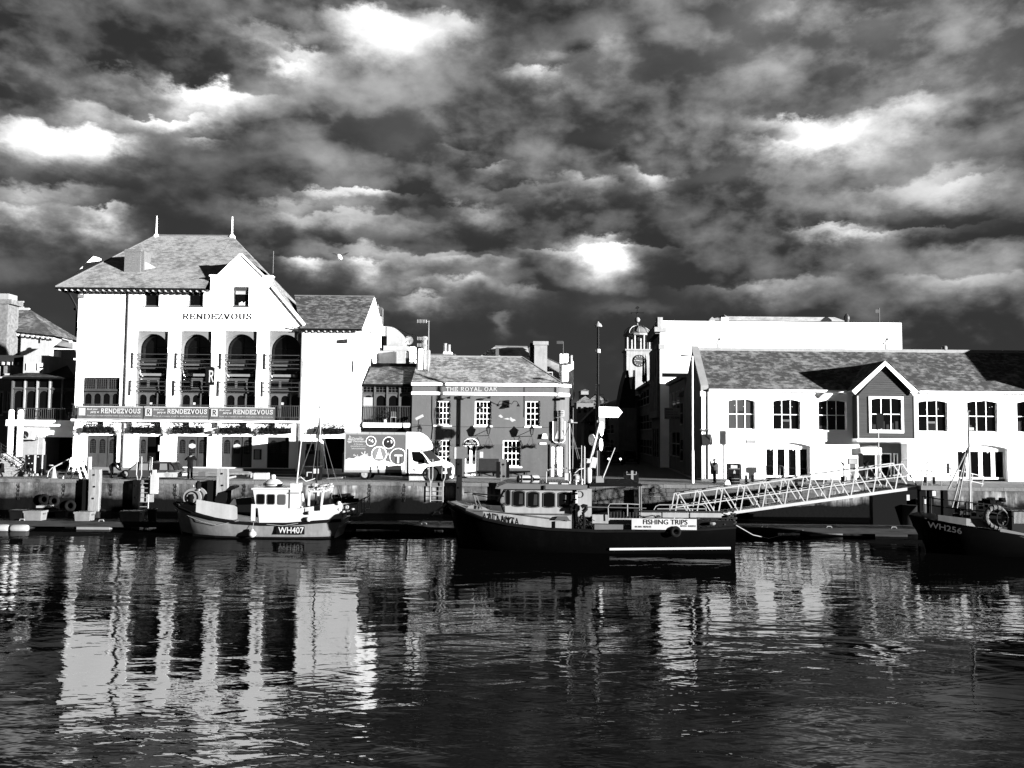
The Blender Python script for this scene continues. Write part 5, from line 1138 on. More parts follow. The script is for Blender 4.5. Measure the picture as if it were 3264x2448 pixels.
# ridge vents
for px, py in ((3011, 1107), (2290, 1098), (2826, 1092)):
    pass
h = rect(3002, 1098, 3019, 1115, RS); B().lathe([(.16, 0), (.2, .1), (.21, .25), (.16, .36), (.05, .38)], ((h[0]+h[1])/2, RS, zrs+.1), 10).obj('ridge_vent', GREY4, ro)
for px in (2290, 2825):
    p = at(px, 1115, RS); B().box(p.x-.1, p.x+.1, RS-.1, RS+.1, p.z-.2, p.z+.75).box(p.x-.22, p.x-.1, RS-.1, RS+.1, p.z+.4, p.z+.6).obj('vent_stack', OFFW, ro); B().box(p.x-.02, p.x+.16, RS-.12, RS+.12, p.z+.76, p.z+.92).obj('vent_cap', GREY2, ro)
h = rect(2380, 1402, 2409, 1413, YH-.05); B().box(h[0], h[1], YH-.04, YH, h[2], h[3]).obj('wall_plaque', GREY5, sh)
h = rect(2233, 1383, 2270, 1418, YH-.5); wl_ = thing('curved_wall_awning', 'rounded dark awning on the shed corner above the photographer', 'awning', ((h[0]+h[1])/2, YH, h[2]))
B().prismx([(YH, h[2]), (YH-.6, h[2]), (YH-.55, h[2]+.35), (YH-.35, h[3]-.1), (YH, h[3])], h[0]+.1, h[1]).obj('hood', GREY1, wl_); B().bar((h[0]-.05, YH-.5, h[3]+.3), (h[1]+.7, YH-.5, h[3]+.3), .08).bar((h[1]+.2, YH-.5, h[3]+.3), (h[1]+.2, YH-.5, .1), .035).bar((h[0]+.7, YH-.55, h[3]+.3), (h[0]+.7, YH-.55, .1), .05).obj('frame', GREY3, wl_)

# neighbour standing forward beyond the right end, mostly out of the picture
nb = thing('end_gable_house', 'house projecting beyond the right end of the white shed', 'house', (36, 58, 0))
xN = X1+4.4
B().box(xN, xN+9, 57.5, 68, 0, ze+2.2).obj('wall', WHITE, nb); B().prismx([(57.2, ze+2.2), (68.3, ze+2.2), (62.7, ze+6.0)], xN-.2, xN+9.2).obj('roof', SLATE, nb)

# ================================================================== big white hall behind
YW = 85
wh = thing('white_hall', 'tall plain white hall with columned street front behind the shed', 'building', (25, YW, 0))
X0w, X1w, _, zw = rect(2104, 1026, 2876, 1300, YW)
B().prismz([(X0w, YW), (X1w, YW), (X1w, YW+8), (X0w+.061*8, YW+8)], 0, zw).obj('wall', WHITE, wh)
h = rect(2300, 1014, 2650, 1027, YW+3); B().prism([(h[0]-2, h[2]), (h[1]+1.2, h[2]), (h[1], h[3]), (h[0], h[3])], YW+2, YW+8).obj('hipped_roof', SLATE_R, wh)
h = rect(2093, 1042, 2125, 1057, YW-.5); B().box(h[0]-.2, h[1], YW-.45, YW-.003, h[2], h[3]).box(h[0]+.15, h[1]-.35, YW-.3, YW+1.2, h[3]+.003, h[3]+1.0).obj('cornice_return', STONE, wh)
h = rect(2101, 1097, 2120, 1112, YW-.3); B().box(h[0], h[1], YW-.25, YW-.003, h[2], h[3]).obj('string_course', STONE, wh)
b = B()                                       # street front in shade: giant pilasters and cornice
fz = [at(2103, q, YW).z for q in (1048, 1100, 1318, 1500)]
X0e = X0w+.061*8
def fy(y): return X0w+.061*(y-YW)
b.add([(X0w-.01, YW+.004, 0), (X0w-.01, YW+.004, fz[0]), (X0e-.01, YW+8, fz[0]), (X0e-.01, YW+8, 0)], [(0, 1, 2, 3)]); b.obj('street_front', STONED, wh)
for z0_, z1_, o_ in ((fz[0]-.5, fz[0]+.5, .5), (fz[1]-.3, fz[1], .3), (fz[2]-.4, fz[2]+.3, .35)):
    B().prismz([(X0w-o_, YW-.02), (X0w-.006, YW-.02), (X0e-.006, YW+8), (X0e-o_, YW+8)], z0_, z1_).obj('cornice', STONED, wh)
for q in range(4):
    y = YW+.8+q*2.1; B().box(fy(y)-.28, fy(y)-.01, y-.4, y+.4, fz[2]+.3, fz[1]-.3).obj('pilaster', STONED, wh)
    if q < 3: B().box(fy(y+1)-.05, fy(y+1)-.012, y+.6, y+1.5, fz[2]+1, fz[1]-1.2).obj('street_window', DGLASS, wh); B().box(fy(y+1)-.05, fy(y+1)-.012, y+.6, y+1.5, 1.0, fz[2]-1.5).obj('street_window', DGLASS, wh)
for px in (2305,):
    h = rect(px-10, 1003, px+22, 1027, YW+.5); B().box(h[0]+.15, h[1]-.15, YW+.5, YW+1.4, h[2], h[2]+.5).obj('vent_base', WHITEB, wh); B().box(h[0]+.2, h[1]-.2, YW+.55, YW+1.3, h[2]+.5, h[3]-.25).obj('vent_louvre', GREY2, wh); B().lathe([(.62, 0), (.55, .08), (.05, .3)], ((h[0]+h[1])/2, YW+.95, h[3]-.25), 4).obj('vent_roof', GREY4, wh)
p = at(2699, 1018, YW+1); B().lathe([(.2, -.3), (.3, 0), (.3, .25), (.15, .5), (.02, .62)], p, 8).obj('turbine_vent', GREY2, wh)
p = at(2803, 1024, YW+1); B().tube((p.x, YW+1, p.z-.3), (p.x, YW+1, at(2803, 982, YW+1).z), .05).box(p.x-.4, p.x, YW+.97, YW+1.03, p.z+.85, p.z+1.2).obj('flag_aerial', GREY2, wh)
B().prism([xz(a, c, YW+.3) for a, c in ((2258, 1027), (2262, 1018), (2270, 1010), (2278, 1016), (2281, 1027))], YW+.3, YW+.8).obj('roof_scroll', GREY5, wh)

# ================================================================== street buildings in shade
def streetx(y, base, y0): return base+.061*(y-y0)
rs = random.Random(9)
def street_house(name, label, side, xb, ya, yb_, zt, m, rows, cols, roofm=SLATE, roof_h=1.8, sh_=None):
    """terrace house whose front faces across the street; side -1: front looks left, +1: front looks right"""
    t = thing(name, label, 'house', (xb, (ya+yb_)/2, 0))
    dxx = .061*(yb_-ya); D_ = 8*(-side)
    B().add([(xb, ya, 0), (xb+dxx, yb_, 0), (xb+dxx, yb_, zt), (xb, ya, zt), (xb+D_, ya, 0), (xb+D_, ya, zt), (xb+D_, yb_, zt), (xb+D_, yb_, 0)], [(0, 3, 2, 1), (0, 4, 5, 3), (1, 2, 6, 7)]).obj('wall', m, t)
    B().add([(xb+.3*side, ya, zt-.02), (xb+.3*side+dxx, yb_, zt-.02), (xb+D_*.5, yb_, zt+roof_h), (xb+D_*.5, ya, zt+roof_h), (xb+D_, ya, zt), (xb+D_, yb_, zt)], [(0, 1, 2, 3), (3, 2, 5, 4), (0, 3, 4)]).obj('roof', roofm, t)
    B().prismz([(xb, ya), (xb+.35*side, ya), (xb+.35*side+dxx, yb_), (xb+dxx, yb_)], zt-.35, zt-.03).obj('cornice', m, t)
    hh = zt/(rows+.2); ww = (yb_-ya)/cols
    for i in range(cols):
        for j in range(rows):
            y = ya+(i+.5)*ww; z = hh*(j+.35); x = xb+.061*(y-ya)
            b = B().box(min(x, x+.05*side), max(x, x+.05*side), y-ww*.25, y+ww*.25, z, z+hh*.55); wn = b.obj('window', DGLASS, t)
            B().box(min(x, x+.09*side), max(x, x+.09*side), y-ww*.28, y+ww*.28, z-.14, z-.01).obj('sill', OFFW, wn); B().box(min(x+.05*side, x+.07*side), max(x+.05*side, x+.07*side), y-ww*.25, y+ww*.25, z+hh*.27, z+hh*.3).obj('glazing_bar', OFFW, wn)
    return t
# right side
z_ = lambda px, py, Y: at(px, py, Y).z
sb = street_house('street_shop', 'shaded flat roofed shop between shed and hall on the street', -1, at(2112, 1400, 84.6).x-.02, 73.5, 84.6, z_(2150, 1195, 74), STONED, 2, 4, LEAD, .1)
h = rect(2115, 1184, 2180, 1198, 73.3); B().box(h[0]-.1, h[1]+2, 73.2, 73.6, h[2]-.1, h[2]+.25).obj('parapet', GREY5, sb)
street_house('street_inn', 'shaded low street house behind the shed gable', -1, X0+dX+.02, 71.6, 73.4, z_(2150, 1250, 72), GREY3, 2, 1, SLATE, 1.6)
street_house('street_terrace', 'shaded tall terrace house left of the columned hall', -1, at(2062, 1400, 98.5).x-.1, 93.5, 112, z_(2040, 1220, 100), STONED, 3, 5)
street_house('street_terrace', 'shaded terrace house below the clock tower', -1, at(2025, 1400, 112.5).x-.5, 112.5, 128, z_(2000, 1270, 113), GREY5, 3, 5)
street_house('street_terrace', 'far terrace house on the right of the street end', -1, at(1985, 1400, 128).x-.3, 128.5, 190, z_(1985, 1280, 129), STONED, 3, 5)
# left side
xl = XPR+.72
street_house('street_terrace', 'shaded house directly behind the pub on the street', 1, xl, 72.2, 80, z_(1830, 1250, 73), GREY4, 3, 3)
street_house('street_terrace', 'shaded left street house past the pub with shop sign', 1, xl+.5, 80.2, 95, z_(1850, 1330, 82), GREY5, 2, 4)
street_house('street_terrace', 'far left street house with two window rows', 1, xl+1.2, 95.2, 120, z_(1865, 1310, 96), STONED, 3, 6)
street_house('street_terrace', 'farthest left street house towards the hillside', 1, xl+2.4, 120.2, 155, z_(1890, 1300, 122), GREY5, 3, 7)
# street end: pale houses and wooded hill catching the light
eb = thing('street_end_house', 'house closing the far end of the narrow street', 'house', (14, 170, 0))
h = rect(1862, 1345, 1990, 1460, 165); B().box(h[0], h[1], 165, 172, 0, h[3]).obj('wall', STONED, eb); B().add([(XPR+.3, 64.5, .006), (X0-.5, 62.5, .006), (X0+9.5, 172, .006), (XPR+6, 172, .006)], [(0, 1, 2, 3)]).obj('street_road', ASPH, kind='structure', label='dark shaded asphalt of the narrow street'); B().prism([(h[0]-.5, h[3]), (h[1]+.5, h[3]), (h[1]-2, h[3]+2.6), (h[0]+2, h[3]+2.6)], 164.5, 172).obj('roof', SLATE, eb)
for i in range(5):
    for j in range(2): x = h[0]+1+i*1.5; B().box(x, x+.8, 164.9, 164.99, 2+j*3, 4+j*3).obj('window', DGLASS, eb)
for k, (a, c, d, e, Y, lb) in enumerate([(1838, 1262, 1892, 1340, 210, 'sunlit pale hillside villa seen above the street end'), (1852, 1240, 1876, 1262, 235, 'small white hilltop house above the street end'), (1880, 1255, 1925, 1330, 250, 'grey hillside terrace seen right of the lamp column'), (1940, 1285, 1982, 1345, 200, 'pale gabled house seen beside the direction sign')]):
    h = rect(a, c, d, e, Y); t = thing('hillside_house', lb, 'house', ((h[0]+h[1])/2, Y, 0), 'houses on the hillside behind the street'); zr_ = h[2]+(h[3]-h[2])*.72
    B().box(h[0], h[1], Y, Y+8, 0, zr_).obj('wall', [GREY4, GREY5, GREY3, GREY4][k], t); B().prism([(h[0]-.3, zr_), (h[1]+.3, zr_), ((h[0]+h[1])/2, h[3])], Y-.3, Y+8).obj('roof', SLATE, t)
    for i in range(3): x = h[0]+(h[1]-h[0])*(i+.5)/3; B().box(x-.35, x+.35, Y-.06, Y-.01, zr_-2.4, zr_-1).obj('window', DGLASS, t)
hill = B(); n = 30; rings = []
for j in range(5):
    rings.append([Vector((-60+160*i/n, 230+j*25, max(0, (6+13*math.sin(j*.5))*(.55+.45*math.sin(i*.37+j*.3)))*math.exp(-((i-14)/8.5)**2))) for i in range(n+1)])
hill.loft(rings, cap=False, open_=True); hill.obj('hill', mat('hill_scrub', .03, .95, var=.5, sc=.3), kind='structure', label='dark wooded hillside beyond the street')
foliage('hill_trees', at(1900, 1300, 190).x, at(1965, 1300, 190).x, 186, 196, 2, z_(1930, 1275, 190), 1500, None, seed=31, s=.9)
tag(COL.objects['hill_trees'], 'dark tree mass on the hillside right of the lamp column', 'trees', kind='stuff')

# ================================================================== clock tower
YT2 = 116
ct = thing('clock_tower', 'stone clock tower with domed open cupola and weathervane', 'tower', (at(2035, 1500, YT2).x, YT2, 0))
h = rect(1997, 1118, 2078, 1500, YT2); cx = (h[0]+h[1])/2; hw = (h[1]-h[0])/2; ztop = h[3]; cyc = YT2+hw
B().box(h[0], h[1], YT2, YT2+2*hw, 0, ztop).obj('shaft', STONE, ct)
B().box(h[0]-.2, h[1]+.2, YT2-.2, YT2+2*hw+.2, ztop, ztop+.22).obj('cornice', STONE, ct)
zc0, zc1 = z_(2035, 1110, YT2), z_(2035, 1067, YT2); rr_ = hw*.95
for k in range(8):
    a = (k+.5)*math.pi/4; B().tube((cx+rr_*math.cos(a), cyc+rr_*math.sin(a), ztop+.2), (cx+rr_*math.cos(a), cyc+rr_*math.sin(a), zc1), .17, n=8).obj('column', STONE, ct, smooth=True)
B().lathe([(rr_+.3, zc1), (rr_+.35, zc1+.2), (rr_+.1, zc1+.3)], (cx, cyc, 0), 16).obj('cupola_cornice', STONE, ct)
zd = z_(2035, 1034, YT2)
dm = B().lathe([(rr_+.15, zc1+.3)]+[(rr_*math.cos(t)*.98, zc1+.3+(zd-zc1-.3)*math.sin(t)) for t in [i*math.pi/2/8 for i in range(1, 8)]]+[(.12, zd), (.1, zd+.4)], (cx, cyc, 0), 16).obj('dome', LEAD, ct, smooth=True)
for k in range(8):
    a = k*math.pi/4; B().path([(cx+(rr_+.18)*math.cos(a)*math.cos(t), cyc+(rr_+.18)*math.sin(a)*math.cos(t), zc1+.32+(zd-zc1-.3)*math.sin(t)) for t in [i*math.pi/2/6 for i in range(7)]], .06, 5).obj('dome_rib', OFFW, dm)
p = at(2031, 1014, YT2); p.x = cx; p.y = cyc; B().ball(p, .38, 12).obj('ball_finial', GREY5, ct, smooth=True)
zv_ = z_(2031, 970, YT2); b = B().tube((cx, cyc, p.z), (cx, cyc, zv_), .05); zq = z_(2031, 991, YT2); b.tube((cx-.85, cyc, zq), (cx+.85, cyc, zq), .04).tube((cx, cyc-.8, zq), (cx, cyc+.8, zq), .04)
for s_ in (-1, 1): b.box(cx+s_*.85-.06, cx+s_*.85+.06, cyc-.03, cyc+.03, zq-.14, zq+.14)
b.prism([(cx-.35, zv_-.3), (cx+.1, zv_-.4), (cx+.3, zv_-.15), (cx, zv_+.05)], cyc-.02, cyc+.02); b.obj('weathervane', DMETAL, ct)
B().lathe([(.12, .5), (.3, .35), (.34, -.1), (.5, -.3), (.45, -.32)], (cx, cyc, z_(2035, 1078, YT2)), 12).obj('bell', DMETAL, ct, smooth=True)
pc = at(2031, 1150, YT2); pc.x = cx
ck = B().lathe([(.78, 0), (.78, -.06), (.02, -.065)], (cx, YT2, pc.z), 28, 'y').obj('clock_face', mat('clock_dial', .06, .6), ct)
B().torus((cx, YT2-.07, pc.z), .78, .045, 'y', 28, 6).obj('clock_rim', BLACK, ck)
for k in range(12):
    a = k*math.pi/6; B().bar((cx+.54*math.sin(a), YT2-.085, pc.z+.54*math.cos(a)), (cx+.71*math.sin(a), YT2-.085, pc.z+.71*math.cos(a)), .085, .02).obj('numeral', PAPER, ck)
for a, L, w_ in ((RAD(278), .45, .09), (RAD(100), .66, .06)): B().bar((cx, YT2-.1, pc.z), (cx+L*math.sin(a), YT2-.1, pc.z+L*math.cos(a)), w_, .02).obj('clock_hand', PAPER, ck)
# dark gabled block with stone gable in front of the tower
gb = thing('gabled_guild_house', 'dark steep gabled street house in front of the clock tower', 'house', (at(2010, 1500, 108).x, 108, 0))
poly = [xz(a, c, 108) for a, c in ((1972, 1300), (2025, 1300), (2025, 1180), (1998, 1180), (1985, 1230))]
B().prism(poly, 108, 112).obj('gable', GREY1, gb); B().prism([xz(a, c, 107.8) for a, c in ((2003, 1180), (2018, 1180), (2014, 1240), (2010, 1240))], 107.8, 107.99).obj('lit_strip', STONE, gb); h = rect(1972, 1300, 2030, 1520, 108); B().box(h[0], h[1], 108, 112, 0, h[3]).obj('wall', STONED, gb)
for k, px in enumerate((2046, 2054)):
    fl = B().prism([xz(px, 1215, 95), xz(px+9, 1225, 95), xz(px+7, 1150, 95), xz(px+3, 1128, 95)], 94.97, 95.03); base_obj(fl, 'furled_flag', BLACK, ['dark furled flag nearer the clock face', 'dark furled flag nearer the columned hall'][k], 'flag', at(px, 1220, 95), 'furled flags over the street')
# agent board on the shop
h = rect(2118, 1300, 2168, 1336, 73); ag = thing('agent_board', 'grey letting board with phone number over the shaded street', 'sign', ((h[0]+h[1])/2, 73, h[2]))
B().box(h[0], h[1], 73, 73.05, h[2], h[3]).obj('board', GREY5, ag); plate_text('0117 922 0290', (2120, 1328, 2166, 1334), 72.98, BLACK, ag, bold=.02); plate_text('Property', (2122, 1302, 2145, 1308), 72.98, BLACK, ag)
for q in range(2): plate_text('COMMERCIAL TO LET', (2122, 1312+q*7, 2160, 1315+q*7), 72.98, GREY1, ag)
# ================================================================== people
def person(name, label, base, H, J, pants, jacket, turn=0.0, hair=CLOTH, cap=None, bag=None, pt=.5, face_dir=(0, -1)):
    """one continuous skinned body; J gives joint positions in units of height"""
    me = bpy.data.meshes.new('person_body'); names = list(J); idx = {n: i for i, n in enumerate(names)}
    E = [('pel', 'wai'), ('wai', 'che'), ('che', 'nek'), ('nek', 'hea'), ('hea', 'top')]
    for s in 'LR': E += [('che', 'sh'+s), ('sh'+s, 'el'+s), ('el'+s, 'wr'+s), ('wr'+s, 'ha'+s), ('pel', 'hi'+s), ('hi'+s, 'kn'+s), ('kn'+s, 'an'+s), ('an'+s, 'to'+s)]
    me.from_pydata([Vector(J[n])*H for n in names], [(idx[a], idx[b]) for a, b in E], [])
    o = bpy.data.objects.new('tmp', me); COL.objects.link(o)
    m = o.modifiers.new('s', 'SKIN'); u = o.modifiers.new('u', 'SUBSURF'); u.levels = 2; u.render_levels = 2
    RADI = {'pel': (.095, .075), 'wai': (.088, .068), 'che': (.105, .075), 'nek': (.034, .034), 'hea': (.056, .062), 'top': (.05, .056), 'sh': (.052, .052), 'el': (.038, .038), 'wr': (.028, .026), 'ha': (.026, .02), 'hi': (.062, .062), 'kn': (.045, .045), 'an': (.032, .036), 'to': (.028, .022)}
    for n in names:
        r = RADI.get(n) or RADI[n[:2]]; me.skin_vertices[0].data[idx[n]].radius = (r[0]*H, r[1]*H)
    me.skin_vertices[0].data[idx['pel']].use_root = True
    bpy.context.view_layer.update(); ev = bpy.data.meshes.new_from_object(o.evaluated_get(bpy.context.evaluated_depsgraph_get()))
    bpy.data.objects.remove(o); ev.name = 'person_body'
    ev.materials.clear()
    for q in (jacket, pants, SKIN, BLACK): ev.materials.append(q)
    hd = Vector(J['hea'])*H; hs_ = [Vector(J['ha'+s])*H for s in 'LR']; leg = [(Vector(J['hi'+s])*H, Vector(J['kn'+s])*H, Vector(J['an'+s])*H, Vector(J['to'+s])*H) for s in 'LR']
    def dseg(p, a, b): d = b-a; t = max(0, min(1, (p-a).dot(d)/max(1e-9, d.dot(d)))); return (p-a-d*t).length
    ch = [Vector(J[n])*H for n in ('pel', 'wai', 'che', 'nek')]
    for f in ev.polygons:
        f.use_smooth = True; c = f.center
        dl = min(min(dseg(c, l[0]*.85+l[1]*.15, l[1]), dseg(c, l[1], l[2])) for l in leg); dt = min(dseg(c, ch[i], ch[i+1]) for i in range(3)); df = min(dseg(c, l[2], l[3]) for l in leg)
        da = min(min(dseg(c, Vector(J['sh'+s])*H, Vector(J['el'+s])*H), dseg(c, Vector(J['el'+s])*H, Vector(J['wr'+s])*H)) for s in 'LR')
        k = 0
        if dl < dt and dl < da: k = 1
        if df < .055*H and df < dl*1.3: k = 3
        if (c-hd).length < .085*H or min((c-q).length for q in hs_) < .035*H: k = 2
        f.material_index = k
    ob = bpy.data.objects.new(name, ev); COL.objects.link(ob); ob.location = base; ob.rotation_euler.z = turn; WPOS[ob.name] = Vector(base)
    tag(ob, label, 'person')
    # hair or cap, nose and camera as children in local coordinates
    def kid(b, nm, m_): k = b.obj(nm, m_, None, smooth=True); k.parent = ob; return k
    up_ = (Vector(J['top'])-Vector(J['hea'])).normalized(); fd = Vector((face_dir[0], face_dir[1], 0)).normalized()
    kid(B().ball(hd+up_*.030*H-fd*.016*H, .064*H, 12, (1, 1.05, .95)), 'hair', hair)
    kid(B().ball(hd+fd*.060*H-up_*.004*H, .012*H, 6, (1, 1, 1.4)), 'nose', SKIN)
    for s in (-1, 1): kid(B().ball(hd+fd*.052*H+Vector((-fd.y, fd.x, 0))*s*.022*H+up_*.012*H, .006*H, 6), 'eye', BLACK)
    if cap: kid(B().ball(hd+up_*.045*H, .068*H, 12, (1.05, 1.05, .55)), 'cap', cap); kid(B().box(hd.x+fd.x*.09*H-.05*H, hd.x+fd.x*.09*H+.05*H, hd.y+fd.y*.09*H-.03*H, hd.y+fd.y*.09*H+.03*H, hd.z+.032*H, hd.z+.042*H), 'cap_peak', cap)
    # fingers on both hands
    for s in 'LR':
        w_ = Vector(J['wr'+s])*H; h_ = Vector(J['ha'+s])*H; d = (h_-w_).normalized(); sd = d.cross(Vector((0, 0, 1)));
        if sd.length < .2: sd = d.cross(Vector((0, 1, 0)))
        sd.normalize(); nn = sd.cross(d)
        for q in range(5):
            off = sd*((q-1.5)*.011*H) if q < 4 else sd*(-.022*H); st = h_+off*.8+d*(.008*H if q < 4 else -.012*H); ln = (.04, .046, .043, .034, .034)[q]*H; dd = d if q < 4 else (d-sd*.7).normalized()
            kid(B().path([st, st+dd*ln*.55, st+dd*ln*.85-nn*ln*.3], .0075*H, 6, r2=.005*H), 'finger', SKIN)
    return ob, kid
STAND = dict(pel=(0, 0, .53), wai=(0, 0, .61), che=(0, 0, .75), nek=(0, 0, .845), hea=(0, -.01, .905), top=(0, -.01, .955), shL=(-.115, 0, .80), shR=(.115, 0, .80), elL=(-.16, -.01, .63), elR=(.16, -.01, .63), wrL=(-.17, -.05, .49), wrR=(.17, -.05, .49), haL=(-.17, -.07, .45), haR=(.17, -.07, .45), hiL=(-.055, 0, .50), hiR=(.055, 0, .50), knL=(-.06, -.01, .27), knR=(.06, -.01, .27), anL=(-.065, .01, .045), anR=(.065, .01, .045), toL=(-.075, -.08, .022), toR=(.075, -.08, .022))
def gpt(px, Y, z=0.0): p = at(px, 1500, Y); return Vector((p.x, Y, z))
P1 = dict(STAND, elL=(-.22, .03, .72), elR=(.22, .03, .72), wrL=(-.09, .12, .86), wrR=(.09, .12, .86), haL=(-.04, .13, .89), haR=(.04, .13, .89), hea=(0, .01, .905), top=(0, .01, .955), toL=(-.085, .08, .022), toR=(.085, .08, .022))
o1, k1 = person('person', 'person in dark clothes standing with both hands raised by the restaurant doors', gpt(606, 57.0), 1.76, P1, CLOTH, CLOTH, hair=CLOTH, face_dir=(0, 1))
BEND = dict(pel=(-.10, 0, .47), wai=(-.05, 0, .54), che=(.10, 0, .60), nek=(.20, -.02, .585), hea=(.26, -.03, .56), top=(.31, -.03, .55), shL=(.12, -.10, .60), shR=(.12, .10, .60), elL=(.16, -.12, .43), elR=(.18, .12, .43), wrL=(.25, -.06, .33), wrR=(.26, .06, .33), haL=(.29, -.05, .30), haR=(.30, .05, .30), hiL=(-.11, -.055, .45), hiR=(-.11, .055, .45), knL=(-.04, -.07, .25), knR=(-.07, .07, .25), anL=(-.09, -.07, .045), anR=(-.12, .07, .045), toL=(-.01, -.07, .022), toR=(-.04, .07, .022))
person('person', 'person in dark clothes bending over the front of the parked car', gpt(362, 57.2), 1.7, BEND, CLOTH, CLOTH, hair=GREY2, face_dir=(1, 0))
SQUAT = dict(pel=(.0, .05, .25), wai=(0, .0, .33), che=(0, -.06, .46), nek=(0, -.1, .55), hea=(0, -.13, .60), top=(0, -.14, .65), shL=(-.115, -.06, .50), shR=(.115, -.06, .50), elL=(-.15, -.12, .34), elR=(.15, -.12, .34), wrL=(-.08, -.22, .26), wrR=(.08, -.22, .26), haL=(-.06, -.26, .25), haR=(.06, -.26, .25), hiL=(-.055, .03, .24), hiR=(.055, .03, .24), knL=(-.09, -.17, .27), knR=(.09, -.17, .27), anL=(-.08, -.02, .045), anR=(.08, -.02, .045), toL=(-.09, -.11, .022), toR=(.09, -.11, .022))
person('person', 'person in dark clothes crouching behind the white trestle', gpt(258, 57.6), 1.75, dict(SQUAT, hea=(.02, -.13, .62), top=(.03, -.14, .67)), CLOTH, CLOTH, hair=OFFW, turn=.9)
person('person', 'dark figure crouching at the left edge beside the stone steps', gpt(6, 57.0), 1.75, SQUAT, CLOTH, CLOTH, turn=-.4, hair=CLOTH)
P5 = dict(STAND, elL=(-.14, -.08, .66), elR=(.12, -.12, .66), wrL=(-.06, -.16, .80), wrR=(.05, -.17, .80), haL=(-.035, -.17, .84), haR=(.03, -.18, .84))
o5, k5 = person('person', 'person in grey coat and flat cap taking a picture by the litter bin', gpt(2278, 57.2), 1.68, P5, CLOTH, CLOTH2, turn=RAD(-75), cap=GREY1, hair=OFFW)
k5(B().box(-.09, .09, -.36, -.30, 1.40, 1.50), 'camera', BLACK)
k5(B().lathe([(.22, .62), (.26, .68), (.25, 1.0), (.255, 1.25), (.19, 1.38)], (0, 0, 0), 14), 'coat_skirt', CLOTH2)

# ================================================================== removal lorry
YN = 57.8; YF = 59.9
def L(zx, zy): return (1080+zx*.1808, 1350+zy*.1808)
def lp(*zz, Y=YN): return [xz(*L(a, c), Y) for a, c in zz]
lo = thing('box_lorry', 'white box lorry with printed festive side and rounded cab top', 'lorry', (at(1270, 1530, YN).x, YN+1, 0))
x0, z0 = xz(*L(95, 862), YN); x1, z1 = xz(*L(1195, 150), YN); z1 = xz(*L(600, 150), YN)[1]
B().box(x0, x1, YN, YF, z0, z1).obj('box_body', OFFW, lo)
B().box(x0-.01, x1+.02, YN-.02, YN-.002, z0, z0+.20).box(x0-.01, x1+.02, YN-.02, YN-.002, z1-.17, z1).box(x0-.01, x0+.07, YN-.022, YN-.002, z0+.2, z1-.17).obj('edge_trim', GREY5, lo)
B().box(x1-.06, x1+.05, YN-.03, YN-.002, z0, z1-.2).obj('front_post', OFFW, lo)
# printed side: grey upper sky, white snow below
g0, gz1 = xz(*L(122, 186), YN); g1 = xz(*L(1170, 200), YN)[0]; rsn = random.Random(2)
n = 36; bot = [(g0+(g1-g0)*i/n, xz(*L(600, 640-70*math.exp(-((i-14)/9)**2)+60*math.exp(-((i-30)/6)**2)+rsn.uniform(-14, 14)), YN)[1]) for i in range(n+1)]
pan = B().prism([(g0, gz1)]+[(a, c) for a, c in bot]+[(g1, gz1)], YN-.012, YN-.004).obj('printed_panel', mat('festive_print', .10, .4, var=.1, sc=1), lo)
B().box(g0, g1, YN-.008, YN-.003, z0+.21, bot[0][1]+.5).obj('snow_print', WHITEB, lo)
for k, (cx, cy, r, m_) in enumerate([(568, 312, 90, GREY3), (882, 340, 106, GREY1), (712, 540, 138, GREY4), (1048, 585, 150, GREY3)]):
    c = xz(*L(cx, cy), YN); rr_ = r*.1808/47.0
    cut = min(rr_, g1-c[0])
    if k < 3: pts = [(c[0]+rr_*math.cos(t*.2618), c[1]+rr_*math.sin(t*.2618)) for t in range(24)]; pts2 = [(c[0]+rr_*.9*math.cos(t*.2618), c[1]+rr_*.9*math.sin(t*.2618)) for t in range(24)]
    else: pts = [(min(g1, c[0]+rr_*math.cos(t*.2618)), c[1]+rr_*math.sin(t*.2618)) for t in range(24)]; pts2 = [(min(g1-.02, c[0]+rr_*.93*math.cos(t*.2618)), c[1]+rr_*.93*math.sin(t*.2618)) for t in range(24)]
    B().prism(pts, YN-.018-.002*k, YN-.013).obj('picture_ring', WHITEB, pan); B().prism(pts2, YN-.026-.002*k, YN-.019-.002*k).obj('picture_disc', m_, pan)
    yy = YN-.031-.002*k
    if k == 2: B().prism([(c[0]-.22, c[1]-.3), (c[0]+.25, c[1]-.3), (c[0]+.02, c[1]+.42)], yy, yy+.003).obj('printed_tree', WHITEB, pan); B().box(c[0]-.40, c[0]-.22, yy, yy+.003, c[1]-.25, c[1]+.25).obj('printed_wall', GREY4, pan)
    elif k == 3:
        for q, (a, e) in enumerate(((-.20, -.42), (-.05, -.42), (.10, -.42))): B().box(c[0]+a, c[0]+a+.1, yy, yy+.003, c[1]+e, c[1]+e+.42).obj('printed_door', GREY2 if q != 1 else WHITEB, pan)
        B().box(c[0]-.25, c[0]+.28, yy, yy+.003, c[1]+.05, c[1]+.12).obj('printed_porch', WHITEB, pan)
    else:
        for q in range(7): a = rsn.uniform(-.55, .45)*rr_; e = rsn.uniform(-.5, .4)*rr_; B().box(c[0]+a, c[0]+a+.07, yy, yy+.003, c[1]+e, c[1]+e+.06).obj('printed_detail', (WHITEB, BLACK)[q % 2], pan)
def ltext(s, z, **k):
    a = L(z[0], z[1]); c = L(z[2], z[3]); return plate_text(s, (a[0], a[1], c[0], c[1]), YN-.02, PAPER, pan, **k)
ltext('THE', (352, 236, 402, 250), bold=.02); ltext('Christmas', (232, 246, 434, 290), bold=.02); ltext('Decorators', (258, 292, 466, 330), bold=.02)
